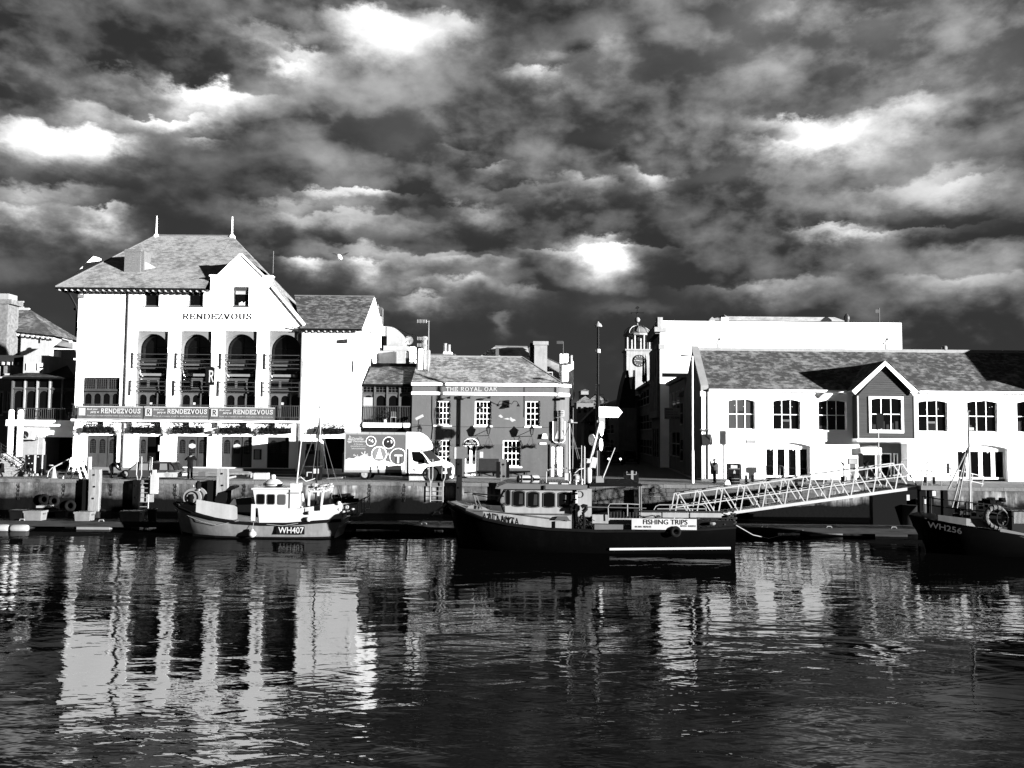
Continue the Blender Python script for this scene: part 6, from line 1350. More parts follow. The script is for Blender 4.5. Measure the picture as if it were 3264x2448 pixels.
ltext('A Christmas', (262, 350, 428, 376), shear=.25, bold=.01); ltext('decorating service for', (204, 386, 486, 414), shear=.25, bold=.01); ltext('home and business', (222, 426, 470, 452), shear=.25, bold=.01)
b = B()                                       # swirl tree emblem
for k, (w_, yy) in enumerate(((30, 340), (45, 318), (38, 290), (28, 265), (16, 240))): a = xz(*L(195-w_, yy), YN); c = xz(*L(195+w_, yy-14), YN); b.bar((a[0], YN-.02-.001*k, a[1]), (c[0], YN-.02-.001*k, c[1]), .05, .006)
b.ball((xz(*L(190, 214), YN)[0], YN-.02, xz(*L(190, 214), YN)[1]), .03, 6); b.obj('tree_emblem', PAPER, pan)
for (cx, cy, r) in ((447, 556, 70), (320, 590, 45), (545, 610, 40), (270, 556, 22), (870, 540, 36)):   # snowflakes
    c = xz(*L(cx, cy), YN); b = B(); R_ = r*.1808/47.0
    for t in range(3): a = t*math.pi/3+.3; b.bar((c[0]-R_*math.cos(a), YN-.03-.001*t, c[1]-R_*math.sin(a)), (c[0]+R_*math.cos(a), YN-.03-.001*t, c[1]+R_*math.sin(a)), R_*.26, .005)
    for t in range(6): a = t*math.pi/3+.3; b.box(c[0]+R_*.8*math.cos(a)-R_*.14, c[0]+R_*.8*math.cos(a)+R_*.14, YN-.035, YN-.034, c[1]+R_*.8*math.sin(a)-R_*.14, c[1]+R_*.8*math.sin(a)+R_*.14)
    b.obj('printed_snowflake', PAPER, pan)
# rounded top over the cab
prof = lp((1198, 150), (1360, 150), (1440, 185), (1510, 240), (1570, 320), (1605, 400), (1608, 435), (1590, 465), (1480, 492), (1198, 440)); prof = prof[::-1]
b = B(); rings = []
for y, ins in ((YN+.02, .06), (YN, 0.0), (YF, 0.0), (YF-.02, .06)): cxx = sum(p[0] for p in prof)/len(prof); czz = sum(p[1] for p in prof)/len(prof); rings.append([Vector((x+(cxx-x)*ins*.3, y, z+(czz-z)*ins*.3)) for x, z in prof])
b.loft(rings); b.obj('cab_roof_fairing', WHITEB, lo, smooth=True)
# cab
cab = lp((1235, 450), (1440, 470), (1480, 495), (1640, 690), (1810, 650), (1960, 725), (1995, 770), (2008, 870), (1985, 975), (1900, 1003), (1235, 1003)); cab = [cab[0]]+lp((1235, 1003), (1900, 1003), (1985, 975), (2008, 870), (1995, 770), (1960, 725), (1810, 650), (1650, 560), (1500, 470))
b = B(); rings = []
mid_ = (YN+YF)/2
for y, k_ in ((YN+.08, .93), (YN+.02, .985), (YN+.35, 1.0), (mid_, 1.0), (YF-.35, 1.0), (YF-.02, .985)): rings.append([Vector((cab[0][0]+(x-cab[0][0])*(k_ if i > 1 else 1), y if i > 0 else y, z)) for i, (x, z) in enumerate(cab)])
rings = [rings[1]]+rings[2:]
b.loft(rings); b.obj('cab', WHITEB, lo, smooth=True)
sw = lp((1292, 495), (1310, 640), (1340, 672), (1510, 700), (1590, 720), (1560, 650), (1490, 545), (1430, 495)); B().prism(sw, YN-.012, YN+.02).obj('side_window', DGLASS, lo)
ws = lp((1480, 495), (1640, 688), (1815, 652), (1600, 465)); B().prism(ws, YN-.008, YN+.25).obj('windscreen_edge', mat('windscreen', .03, .2, spec=.5), lo)
sk = lp((1235, 875), (1560, 880), (1545, 925), (1235, 925)); B().prism(sk[::-1], YN-.03, YN+.02).obj('rubbing_strip', DMETAL, lo)
B().prism(lp((1238, 928), (1240, 1000), (1510, 1000), (1525, 928)), YN-.02, YN+.02).obj('step_panel', OFFW, lo)
bp_ = lp((1735, 885), (1700, 1003), (1890, 1003), (1985, 972), (2003, 880)); B().prism(bp_, YN-.02, YF).obj('bumper', DMETAL, lo)
B().prism(lp((1915, 785), (1935, 920), (1990, 905), (1998, 775), (1985, 762)), YN-.025, YN+.3).obj('grille', GREY1, lo); B().prism(lp((1805, 752), (1850, 850), (1880, 850), (1870, 780)), YN-.024, YN+.1).obj('headlight', GREY4, lo); B().prism(lp((1950, 925), (1955, 965), (1998, 945), (1996, 915)), YN-.035, YN+.2).obj('number_plate', PAPER, lo)
B().prism(lp((1750, 690), (1835, 680), (1842, 665), (1790, 668)), YN-.016, YN).obj('bonnet_vent', GREY3, lo); B().prism(lp((1278, 732), (1278, 744), (1345, 744), (1345, 732)), YN-.02, YN-.004).obj('door_handle', GREY1, lo); a = L(1310, 790); c = L(1365, 840); plate_text('Sb', (a[0], a[1], c[0], c[1]), YN-.012, GREY1, lo, bold=.03)
B().box(*[xz(*L(1515, 640), YN)[0], xz(*L(1545, 640), YN)[0]], YN-.25, YN-.05, xz(*L(1530, 705), YN)[1], xz(*L(1530, 630), YN)[1]).obj('wing_mirror', GREY1, lo)
B().box(x1+.06, cab[0][0]-.01, YN+.1, YF-.1, .45, z1-.4).obj('cab_gap', BLACKM, lo)
B().box(x0+.3, cab[0][0], YN+.35, YF-.35, .45, z0-.02).obj('chassis', BLACKM, lo); B().box(x0+3.9, x0+4.9, YN+.1, YN+.4, .42, .72).obj('fuel_tank', GREY2, lo)
for k, zx in enumerate((455, 1628)):
    for s_, yy in enumerate((YN+.06, YF-.3)):
        p = xz(*L(zx, 930), YN); t = B().lathe([(.30, 0), (.39, .02), (.40, .08), (.40, .2), (.38, .24), (.3, .24)], (p[0], yy, .40), 22, 'y').obj('wheel', RUBBER, lo, smooth=True); B().lathe([(.24, -.005), (.2, .04), (.1, .0), (.04, -.02)], (p[0], yy, .40), 18, 'y').obj('rim', GREY5 if k == 0 else METAL, t, smooth=True)
    if k: B().torus((p[0], YN+.0, .42), .50, .05, 'y', 24, 6).obj('wheel_arch', BLACKM, lo)
p = xz(*L(470, 850), YN); B().path([(p[0]-.48+.0, YN+.1, .55), (p[0]-.3, YN+.1, .86), (p[0]+.1, YN+.1, .92), (p[0]+.45, YN+.1, .72), (p[0]+.52, YN+.1, .5)], .05, 6).obj('mudguard', GREY2, lo)
xr = x0-.12; B().box(xr-.06, x0-.003, YN+.1, YF-.1, .5, z0+1.3).obj('tail_lift', GREY4, lo); B().prism([(xr-.1, .08), (xr-1.1, .04), (xr-1.1, .08), (xr-.1, .16)], YN+.2, YF-.2).obj('lift_platform', GREY4, lo)
B().box(x0+.05, x0+.3, YN+.0, YN+.06, .52, .75).obj('tail_light', OFFW, lo)

for z0_, z1_, a_, c_ in ((1, 1, (1275, 470), (1275, 870)), (1, 1, (1560, 740), (1545, 870)), (1, 1, (1275, 870), (1545, 870)), (1, 1, (1640, 700), (1900, 760))):
    p, q = xz(*L(*a_), YN), xz(*L(*c_), YN); B().bar((p[0], YN-.004, p[1]), (q[0], YN-.004, q[1]), .018, .012).obj('panel_seam', GREY2, lo)
for f in (.2, .4, .6, .8): xx = x0+(x1-x0)*f; B().box(xx-.008, xx+.008, YN-.024, YN-.021, z1-.16, z1-.01).obj('rivet_strip', GREY3, lo)
B().box(x0+.02, x1-.02, YN-.03, YN-.021, z0+.02, z0+.05).obj('side_guard_rail', GREY2, lo)

# ================================================================== old estate car
YQ = 56.9
def Cz(zx, zy): return (zx*.2893, 1100+zy*.2893)
def cp(*zz): return [xz(*Cz(a, c), YQ) for a, c in zz]
ca = thing('estate_car', 'dark old estate car parked at the quay edge facing left', 'car', (at(470, 1525, YQ).x, YQ+.8, 0))
body = cp((1285, 1455), (1280, 1420), (1300, 1400), (1390, 1385), (1420, 1378), (1930, 1378), (1955, 1395), (1962, 1440), (1950, 1458)); W_ = 1.62
def car_loft(b, prof, ys): b.loft([[Vector((cx_+(x-cx_)*k, y, z)) for x, z in prof] for y, k, cx_ in ys])
cxm = sum(p[0] for p in body)/len(body)
b = B(); car_loft(b, [(x, z) for x, z in body], [(YQ, .97, cxm), (YQ+.12, 1, cxm), (YQ+W_-.12, 1, cxm), (YQ+W_, .97, cxm)]); b.obj('body', mat('dark_car_paint', .034, .22, spec=.5), ca, smooth=True)
cabn = cp((1395, 1384), (1930, 1380), (1905, 1335), (1875, 1296), (1500, 1296), (1480, 1305)); cx2 = sum(p[0] for p in cabn)/len(cabn)
b = B(); b.loft([[Vector((x, YQ+.06+d+(z-cabn[0][1])*.14*s_, z)) for x, z in cabn] for d, s_ in ((0, 1), (W_-.12, -1))]); b.obj('cabin', BLACK, ca)
for q, pts in enumerate([((1425, 1378), (1500, 1378), (1508, 1306), (1492, 1306)), ((1525, 1378), (1625, 1378), (1625, 1306), (1530, 1306)), ((1755, 1376), (1840, 1376), (1832, 1306), (1755, 1306)), ((1860, 1376), (1915, 1376), (1885, 1330), (1855, 1306))]):
    pp = cp(*pts); B().add([Vector((x, YQ+.045+(z-cabn[0][1])*.14, z)) for x, z in pp]+[Vector((x, YQ+.055+(z-cabn[0][1])*.14, z)) for x, z in pp], [(0, 1, 2, 3)]).obj('window', CARGL if q in (0, 1, 2) else GGLASS, ca)
rf = cp((1470, 1300), (1885, 1300), (1870, 1284), (1500, 1284)); B().prism(rf, YQ+.12, YQ+W_-.12).obj('roof', mat('dark_car_paint', .034), ca)
lw = cp((1640, 1456), (1955, 1456), (1962, 1402), (1650, 1408)); B().prism(lw, YQ-.012, YQ+.05).obj('pale_lower_panel', OFFW, ca); B().prism(cp((1900, 1450), (1966, 1448), (1966, 1420), (1905, 1420)), YQ-.03, YQ+W_).obj('rear_bumper', OFFW, ca)
for k, zx in enumerate((1380, 1840)):
    p = cp((zx, 1440))[0]
    for yy in (YQ-.01, YQ+W_-.2): t = B().lathe([(.2, 0), (.29, .02), (.3, .1), (.29, .2), (.2, .2)], (p[0], yy, .3), 18, 'y').obj('wheel', RUBBER, ca, smooth=True); B().lathe([(.18, -.004), (.1, .02), (.03, -.01)], (p[0], yy, .3), 14, 'y').obj('rim', METAL, t)

# ================================================================== cars in the street
def street_car(label, px, Y, lit):
    p = gpt(px, Y, .006); t = thing('street_car', label, 'car', p, 'cars in the shaded street'); x, y = p.x, p.y; cm_ = mat('street_car_paint', .012, .3, spec=.5)
    b = B(); b.loft([[Vector((x+sx*.82*k, yy, z)) for sx, z in ((-1, .25), (1, .25), (1.02, .6), (.95, .86), (-.95, .86), (-1.02, .6))] for yy, k in ((y, .92), (y+.25, 1), (y+3.6, 1), (y+3.9, .94))]); b.obj('body', cm_, t)
    B().loft([[Vector((x+sx*k, yy, z)) for sx, z in ((-.74, .86), (.74, .86), (.58, 1.42), (-.58, 1.42))] for yy, k in ((y+1.0, 1), (y+3.4, 1))]).obj('cabin', cm_, t)
    B().add([(x-.66, y+.985, .9), (x+.66, y+.985, .9), (x+.54, y+.99, 1.38), (x-.54, y+.99, 1.38)], [(0, 1, 2, 3)]).obj('windscreen', DGLASS, t)
    for s_ in (-1, 1):
        B().lathe([(.11, .02), (.1, -.02), (.02, -.03)], (x+s_*.62, y, .66), 12, 'y').obj('headlight', LAMPON if lit else GREY4, t); B().lathe([(.2, 0), (.3, .02), (.3, .2), (.2, .2)], (x+s_*.78, y+.7, .3), 12, 'x').obj('wheel', RUBBER, t)
    B().box(x-.28, x+.28, y-.03, y-.01, .4, .52).obj('number_plate', GREY4, t)
    return t
street_car('dark car with lit headlamps coming down the shaded street', 1959, 90, True); street_car('unlit parked car on the right of the shaded street', 2012, 94, False); street_car('unlit van-like car farther up the street centre', 1945, 125, False)

# ================================================================== trestle, cone, tape
YTR = 56.3
tr = thing('white_trestle', 'white painted trestle with splayed legs at the quay edge', 'trestle', gpt(236, YTR))
zt_ = at(236, 1459, YTR).z; xa_, xb2 = at(222, 1490, YTR).x, at(262, 1490, YTR).x
B().box(xa_, xb2, YTR-.05, YTR+.3, zt_-.55, zt_-.35).box(xa_+.05, xb2-.1, YTR, YTR+.2, zt_-.35, zt_+.02).obj('top_board', WHITEB, tr)
for q, (px, px2, dy) in enumerate(((224, 203, 0), (243, 227, -.05), (242, 250, .35), (258, 272, .3))): B().bar((at(px, 1480, YTR).x, YTR+dy*.3, zt_-.36), (at(px2, 1527, YTR).x, YTR+dy, 0), .11, .07).obj('leg', WHITEB, tr)
B().bar((at(215, 1505, YTR).x, YTR+.08, .5), (at(262, 1505, YTR).x, YTR+.08, .55), .05).obj('stretcher', OFFW, tr)
p = gpt(172, YTR+.1); cn = thing('traffic_cone', 'pale traffic cone with crossbar left of the white trestle', 'cone', p)
B().lathe([(.20, .03), (.17, .12), (.07, .75), (.04, .82)], p, 14).obj('cone', GREY5, cn, smooth=True); B().box(p.x-.24, p.x+.24, p.y-.24, p.y+.24, 0, .03).obj('foot', GREY4, cn); B().ball(p+Vector((-.2, 0, .86)), .1, 8, (1.7, .6, .5)).obj('clip', OFFW, cn)
base_obj(B().path([p+Vector((.05, 0, .78)), p+Vector((.5, 0, 1.02)), p+Vector((1.0, 0, 1.3)), Vector((xa_, YTR, zt_-.4))], .045, 6), 'barrier_tape', OFFW, 'twisted pale tape running from cone to trestle', 'tape', p); base_obj(B().path([p+Vector((-.05, -.05, .75)), p+Vector((-.3, -.1, .45)), p+Vector((-.36, -.1, .1))], .03, 6), 'hose_end', OFFW, 'pale hose end hanging beside the cone', 'hose', p)

# ================================================================== piles, ladders and fenders on the quay wall
def pile(px0, px1, py0, label, m=TIMBERL, cap=True, z_bot=WATER-.3, Y=QY-.35, dark=None):
    x0, x1, _, z1 = rect(px0, py0, px1, 1640, Y); t = thing('fender_pile', label, 'pile', ((x0+x1)/2, Y, WATER), 'timber fender piles on the harbour wall')
    b = B(); rg = random.Random(int(px0)); w_ = (x1-x0)/2; cx = (x0+x1)/2; rings = []
    for k in range(7): z = z_bot+(z1-z_bot)*k/6; e = w_*(1+rg.uniform(-.05, .05)); rings.append([Vector((cx-e, Y-.16, z)), Vector((cx+e, Y-.16, z)), Vector((cx+e, Y+.2, z)), Vector((cx-e, Y+.2, z))])
    b.loft(rings); b.obj('post', m, t)
    for k in range(3): z = z1-.35-.75*k; B().lathe([(.06, 0), (.06, -.04), (.02, -.045)], (cx+.05*(k % 2), Y-.165, z), 8, 'y').obj('bolt', BLACK, t)
    if dark: a, c = rect(dark[0], 1530, dark[1], 1640, Y)[:2]; B().box(a, c, Y-.02, Y+.34, WATER-.3, .01).obj('fender_plate', BLACKM, t)
    return t
t = pile(286, 318, 1496, 'pale bolted timber pile left of the parked car', dark=(262, 284)); x0, x1, z0, z1 = rect(283, 1456, 292, 1512, QY-.4); B().box(x0, x1, QY-.5, QY-.4, z0-.3, z1).obj('marker_board', OFFW, t)
pile(692, 726, 1492, 'pale timber pile behind the small fishing boat bow', TIMBERL, dark=(660, 691))
pile(1455, 1472, 1462, 'dark timber pile standing by the lorry front', DTIMBER)
pile(1596, 1613, 1463, 'grey timber pile with two black plates by the pub bench', TIMBER)
for px in (1588, 1618):
    x0, x1, z0, z1 = rect(px-6, 1472, px+6, 1523, QY-.42); B().box(x0, x1, QY-.5, QY-.36, z0, z1).obj('plate', BLACK, COL.objects['fender_pile.003'])
pile(426, 444, 1530, 'short dark pile beside the white quay ladder', BLACKM); pile(2020, 2038, 1560, 'dark stained pile on the stone wall behind the big boat', DTIMBER, Y=QY-.2)
x0, x1, z0, z1 = rect(1433, 1424, 1490, 1462, 60.4); sgp = thing('grey_post_sign', 'blank grey board on a post in front of the lorry', 'sign', ((x0+x1)/2, 60.4, 0)); B().box(x0, x1, 60.4, 60.45, z0, z1).obj('board', GREY3, sgp); B().box(x0+.35, x0+.47, 60.37, 60.395, z0, z1-.05).obj('white_stripe', PAPER, sgp); B().box((x0+x1)/2+.0, (x0+x1)/2+.12, 60.46, 60.56, 0, z1).obj('post', GREY2, sgp)
def ladder(pxs, ytop, ybot, label, yjoin=1527):
    Y = QY-.22; a, c = at(pxs[0], 1560, Y).x, at(pxs[1], 1560, Y).x; zt = at(pxs[0], ytop, Y).z; zb = at(pxs[0], ybot, Y).z
    t = thing('quay_ladder', label, 'ladder', ((a+c)/2, Y, zb), 'white quay ladders')
    for x in (a, c):
        s_ = 1 if x == a else -1
        B().path([(x, Y, zb), (x, Y, .05), (x-s_*.12, Y+.05, .35), (x-s_*.12, Y+.1, zt), (x+s_*.1, Y+.25, zt+.05), (x+s_*.1, Y+.3, .3), (x, Y+.3, 0)], .035, 6).obj('stile', METAL, t)
    z = zb+.1
    while z < -.1: B().tube((a, Y, z), (c, Y, z), .022, n=6).obj('rung', METAL, t); z += .3
    return t
ladder((438, 474), 1458, 1620, 'white hooped ladder on the harbour wall by the estate car'); ladder((1372, 1412), 1466, 1600, 'white hooped ladder on the harbour wall in front of the lorry'); ladder((2440, 2495), 1487, 1610, 'pale hooped ladder behind the long gangway')
x0, x1, z0, z1 = rect(476, 1498, 496, 1575, QY-.5); ob = B().box(x0, x1, QY-.35, QY-.02, z0, z1-.3).box(x0+.1, x0+.3, QY-.35, QY-.15, z1-.3, z1); base_obj(ob, 'white_fender_board', OFFW, 'white board and bottles fixed at the ladder foot', 'board', (x0, QY-.3, z0))
x0, x1, z0, z1 = rect(434, 1550, 490, 1600, QY-.06); base_obj(B().box(x0, x1, QY-.06, QY-.02, z0, z1), 'whitewashed_panel', GREY5, 'whitewashed panel on the wall behind the left ladder', 'panel', (x0, QY, z0))
# tyre fenders hung on the wall
for k, (px, py) in enumerate(((172, 1597), (224, 1612), (140, 1592), (325, 1640))):
    p = at(px, py, QY-.2); base_obj(B().torus(p, .27, .1, 'y', 18, 8), 'tyre_fender', RUBBER, ['tyre hung on the wall above the covered dinghy', 'tyre hung low on the wall left of the pale pile', 'tyre hung on the wall above the dark crate', 'tyre lying by the foot of the pale pile'][k], 'tyre', p, 'tyres along the harbour wall', smooth=True)
rh = random.Random(17)
for k, px in enumerate((60, 205, 355, 560, 780, 1010, 1180, 1290)):     # mooring chains and weed bunches on the wall
    p = at(px, 1545, QY-.05); b = B(); n = rh.randint(4, 9)
    for q in range(n): b.torus(p+Vector((.015*math.sin(q), 0, -.13*q)), .06, .018, 'y' if q % 2 else 'x', 8, 4)
    base_obj(b, 'mooring_chain', DMETAL, ['mooring chain on the wall below the steps', 'mooring chain on the wall below the crouching person', 'mooring chain on the wall below the bending person', 'mooring chain on the wall right of the estate car', 'mooring chain on the wall above the wheelhouse roof', 'mooring chain on the wall below the black cabinet', 'mooring chain on the wall below the lorry rear wheel', 'mooring chain on the wall below the lorry cab'][k], 'chain', p, 'chains on the harbour wall')
# small quay furniture
x0, x1, z0, z1 = rect(973, 1490, 1020, 1531, 57.0); cb = thing('fuel_cabinet', 'black cabinet with white notices beside the lorry tail', 'cabinet', ((x0+x1)/2, 57, 0)); B().box(x0, x1, 57, 57.7, 0, z1).obj('case', BLACK, cb); B().box(x0-.05, x1+.05, 56.95, 57.75, z1, z1+.06).obj('lid', DMETAL, cb)
for a, e, w_, h_ in ((.55, .45, .35, .32), (.1, .25, .06, .3), (.15, .5, .3, .05)): B().box(x0+a, x0+a+w_, 56.98, 56.995, e, e+h_).obj('notice', PAPER, cb)
x0, x1, z0, z1 = rect(808, 1508, 850, 1527, 57.5); base_obj(B().box(x0, x1, 57.5, 58.2, 0, z1), 'white_crate', OFFW, 'white crate on the quay behind the small boat wheelhouse', 'crate', (x0, 57.5, 0)); x0, x1, z0, z1 = rect(632, 1504, 655, 1517, 58); base_obj(B().box(x0, x1, 58, 58.5, 0.13, z1), 'small_box', GREY3, 'small box on the ground right of the standing person', 'box', (x0, 58, .13))
base_obj(B().bar(at(715, 1527, 57.2), at(800, 1508, 60), .12), 'plank', TIMBERL, 'pale plank lying across the quay before the restaurant steps', 'plank', gpt(750, 58)); base_obj(B().box(at(690, 1520, 59).x, at(800, 1520, 59).x, 59, 59.6, .25, .33).box(at(693, 1520, 59).x, at(697, 1520, 59).x, 59.05, 59.5, 0, .25).box(at(793, 1520, 59).x, at(797, 1520, 59).x, 59.05, 59.5, 0, .25), 'low_bench', TIMBERL, 'low timber bench before the restaurant doors', 'bench', gpt(740, 59))
# tall harbour light column with arrow board
YLC = 56.4; p = gpt(1905, YLC); ztp = at(1908, 1042, YLC).z; cl = thing('light_column', 'tall dark light column with mushroom head at the street corner', 'lamp post', p)
B().tube(p, (p.x, p.y, ztp*.62), .16, .13, n=12).tube((p.x, p.y, ztp*.62), (p.x, p.y, ztp), .09, .07, n=10).obj('shaft', BLACK, cl, smooth=True); B().lathe([(.17, 0), (.17, .25), (.1, .27)], (p.x, p.y, at(1905, 1125, YLC).z), 10).obj('collar', OFFW, cl); B().lathe([(.26, 0), (.27, .06), (.2, .2), (.08, .28), (.04, .36)], (p.x, p.y, ztp), 14).obj('lamp_head', GREY5, cl, smooth=True); B().tube((p.x-.02, p.y-.095, ztp*.5), (p.x-.02, p.y-.095, ztp*.3), .03).obj('cable', GREY3, cl)
B().box(p.x-.12, p.x+.12, p.y-.12, p.y+.12, at(1905, 1262, YLC).z, at(1905, 1225, YLC).z).bar((p.x-.25, p.y, at(1905, 1258, YLC).z), (p.x+.4, p.y, at(1905, 1258, YLC).z), .06).obj('junction_box', BLACK, cl)
pts = [xz(a, c, YLC-.15) for a, c in ((1909, 1330), (1970, 1331), (1984, 1314), (1970, 1298), (1909, 1296))]; ar = thing('direction_board', 'white arrow shaped direction board pointing right on the column', 'sign', (pts[0][0], YLC-.15, pts[0][1])); B().prism(pts, YLC-.18, YLC-.13).obj('board', WHITEB, ar); B().box(pts[0][0], pts[0][0]+.4, YLC-.125, YLC-.02, pts[0][1]-.75, pts[0][1]-.02).obj('bracket_plate', GREY5, ar)
sp = thing('round_sign_post', 'post carrying three white round signs beside the light column', 'sign', gpt(1903, YLC-.4)); pp = gpt(1903, YLC-.4); B().tube(pp, pp+Vector((0, 0, at(1903, 1340, YLC).z)), .04).obj('post', GREY4, sp)
for px, py, hh in ((1887, 1402, 38), (1917, 1367, 46), (1915, 1417, 40)):
    q = at(px, py, YLC-.4); r_ = hh/2/48.4; B(Matrix.Translation(q) @ Matrix.Rotation(RAD(68 if px > 1900 else -62), 4, 'Z')).lathe([(r_, .0), (r_, -.025), (.02, -.03)], (0, 0, 0), 20, 'y').obj('disc', WHITEB, sp)
# street lamp in front of the shed corner
YLP = 57.6; p = gpt(2208, YLP); ztp = at(2206, 1136, YLP).z; slp = thing('street_lamp', 'slim white street lamp at the shed corner', 'lamp post', p); B().tube(p, (p.x, p.y, 2.2), .085, n=10).tube((p.x, p.y, 2.2), (p.x, p.y, ztp), .06, .05, n=10).obj('column', WHITEB, slp, smooth=True); q = at(2172, 1136, YLP); B().tube((p.x, p.y, ztp), (q.x+.4, p.y, ztp+.05), .04).obj('arm', OFFW, slp); B().ball((q.x+.3, p.y, ztp+.06), .33, 12, (1.2, .5, .28)).obj('head', OFFW, slp, smooth=True)
# litter bin
x0, x1, z0, z1 = rect(2324, 1478, 2358, 1544, 57.4); lbn = thing('litter_bin', 'square black litter bin with pale emblem beside the photographer', 'litter bin', ((x0+x1)/2, 57.6, 0)); B().box(x0, x1, 57.4, 58.1, 0, z1-.32).box(x0-.02, x1+.02, 57.38, 58.12, z1-.1, z1).box(x0, x0+.12, 57.4, 58.1, z1-.32, z1-.1).box(x1-.12, x1, 57.4, 58.1, z1-.32, z1-.1).obj('case', BLACK, lbn); B().box(x0+.13, x1-.13, 57.42, 57.45, z1-.3, z1-.11).obj('opening', PAPER, lbn)
for z in (.32, .12, z1-.36): B().box(x0-.005, x1+.005, 57.39, 57.4, z, z+.035).obj('band', GREY4, lbn)
c = ((x0+x1)/2, .78); B().prism([(c[0]-.08, c[1]-.1), (c[0]+.08, c[1]-.1), (c[0]+.07, c[1]+.04), (c[0], c[1]+.14), (c[0]-.07, c[1]+.03)], 57.385, 57.398).obj('emblem', GREY5, lbn)
x0, x1, z0, z1 = rect(2304, 1530, 2329, 1549, 56.2); base_obj(B().lathe([(.26, 0), (.16, z1*.85), (.09, z1)], ((x0+x1)/2, 56.2, 0), 6), 'mooring_bollard', WHITEB, 'squat white bollard right of the photographer', 'bollard', ((x0+x1)/2, 56.2, 0))
for k, px in enumerate((2378, 2399, 2538, 2948, 2976)):
    p = gpt(px, 56.6); base_obj(B().box(p.x-.07, p.x+.07, 56.53, 56.67, 0, .62), 'timber_bollard', DTIMBER, ['dark square bollard right of the litter bin', 'second dark square bollard right of the litter bin', 'dark square bollard before the glazed double doors', 'dark square bollard on the landing left of its twin', 'dark square bollard on the landing right of its twin'][k], 'bollard', p, 'dark square bollards along the right quay')
# information panel and palms by the shed entrance
x0, x1, z0, z1 = rect(2703, 1461, 2734, 1481, 58.5); ip = thing('information_panel', 'framed information panel on a plinth by the shed entrance', 'sign', ((x0+x1)/2, 58.5, 0)); B().box(x0, x1, 58.5, 58.6, z0, z1).obj('frame', GREY2, ip); B().box(x0+.06, x1-.06, 58.485, 58.499, z0+.05, z1-.05).obj('sheet', GREY5, ip); B().box(x0+.15, x1-.15, 58.52, 58.58, 0, z0).obj('plinth', GREY3, ip)
for k, px in enumerate((2690, 2758)):
    p = gpt(px, 59.5); pt_ = thing('potted_palm', ['spiky palm left of the information panel', 'spiky palm right of the information panel'][k], 'palm', p, 'palms at the shed entrance'); B().lathe([(.2, 0), (.26, .45), (.24, .46)], p, 10).obj('pot', GREY3, pt_); B().tube(p+Vector((0, 0, .45)), p+Vector((0, 0, 1.1)), .06).obj('trunk', TIMBER, pt_); b = B(); rq = random.Random(k)
    for i in range(26): a = rq.uniform(0, 6.28); e = rq.uniform(-.3, 1.3); d = Vector((math.cos(a)*math.cos(e), math.sin(a)*math.cos(e), math.sin(e)))*.65; s_ = d.cross(Vector((0, 0, 1))).normalized()*.03; c0 = p+Vector((0, 0, 1.1)); b.add([c0, c0+d*.5+s_, c0+d+Vector((0, 0, -.1)), c0+d*.5-s_], [(0, 1, 2, 3)])
    b.obj('fronds', GREY1, pt_)
p = gpt(2744, 57.8); base_obj(B().box(p.x-.12, p.x+.12, 57.7, 57.95, 0, at(2744, 1445, 57.8).z), 'black_post', BLACK, 'tall black post beside the shed entrance', 'post', p)
for k, (px, pyt, pyb) in enumerate(((2801, 1300, 1540),)):
    p = gpt(px, 56.8); z1 = at(px, 1335, 56.8).z; zt = at(px, 1318, 56.8).z; sn = thing('notice_post', 'thin white post with dark board before the boarded bay', 'sign', p); B().tube(p, (p.x, p.y, zt), .045).obj('post', OFFW, sn); h = rect(2793, 1318, 2814, 1367, 56.8); B().box(h[0], h[1], 56.68, 56.74, h[2], h[3]).obj('board', BLACK, sn)
# traffic cones in street and striped barrier
p = gpt(1838, 62.5); base_obj(B().lathe([(.28, 0), (.22, .04), (.06, .7), (.03, .72)], p, 10), 'dark_cone', GREY1, 'dark cone on the road at the pub street corner', 'cone', p)
x0, x1, z0, z1 = rect(1990, 1500, 2035, 1542, 56.2); bb_ = thing('mooring_bitts', 'dark double mooring bitts with hoop handle on the quay', 'bollard', ((x0+x1)/2, 56.2, 0)); B().box(x0, x1, 56.1, 56.5, 0, z1-.15).obj('block', BLACK, bb_); B().box(x0+.42, x0+.58, 56.05, 56.095, 0, z1).obj('pale_stem', GREY4, bb_); B().path([(x0+.15, 56.04, z1-.05), (x0+.12, 56.04, z1-.25), (x0+.75, 56.04, z1-.25), (x0+.75, 56.04, z1-.05)], .025, 6).obj('hoop', METAL, bb_)
# seagull in flight and gulls on the roof
p = at(1083, 821, 50); gl_ = thing('gull', 'white gull flying in the sky right of the restaurant roof', 'bird', p); B().ball(p, .17, 10, (.8, 2.2, .8)).obj('body', WHITEB, gl_, smooth=True)
for s_, dz_ in ((-1, .05), (1, .12)): B().add([p+Vector((0, -.1, .05)), p+Vector((s_*.25, -.12, .22)), p+Vector((s_*.55, .05, .22+dz_)), p+Vector((s_*.3, .15, .2)), p+Vector((0, .15, .05))], [(0, 1, 2, 3, 4)]).obj('wing', GREY2, gl_)
B().ball(p+Vector((.02, -.4, .04)), .09, 8).obj('head', WHITEB, gl_)
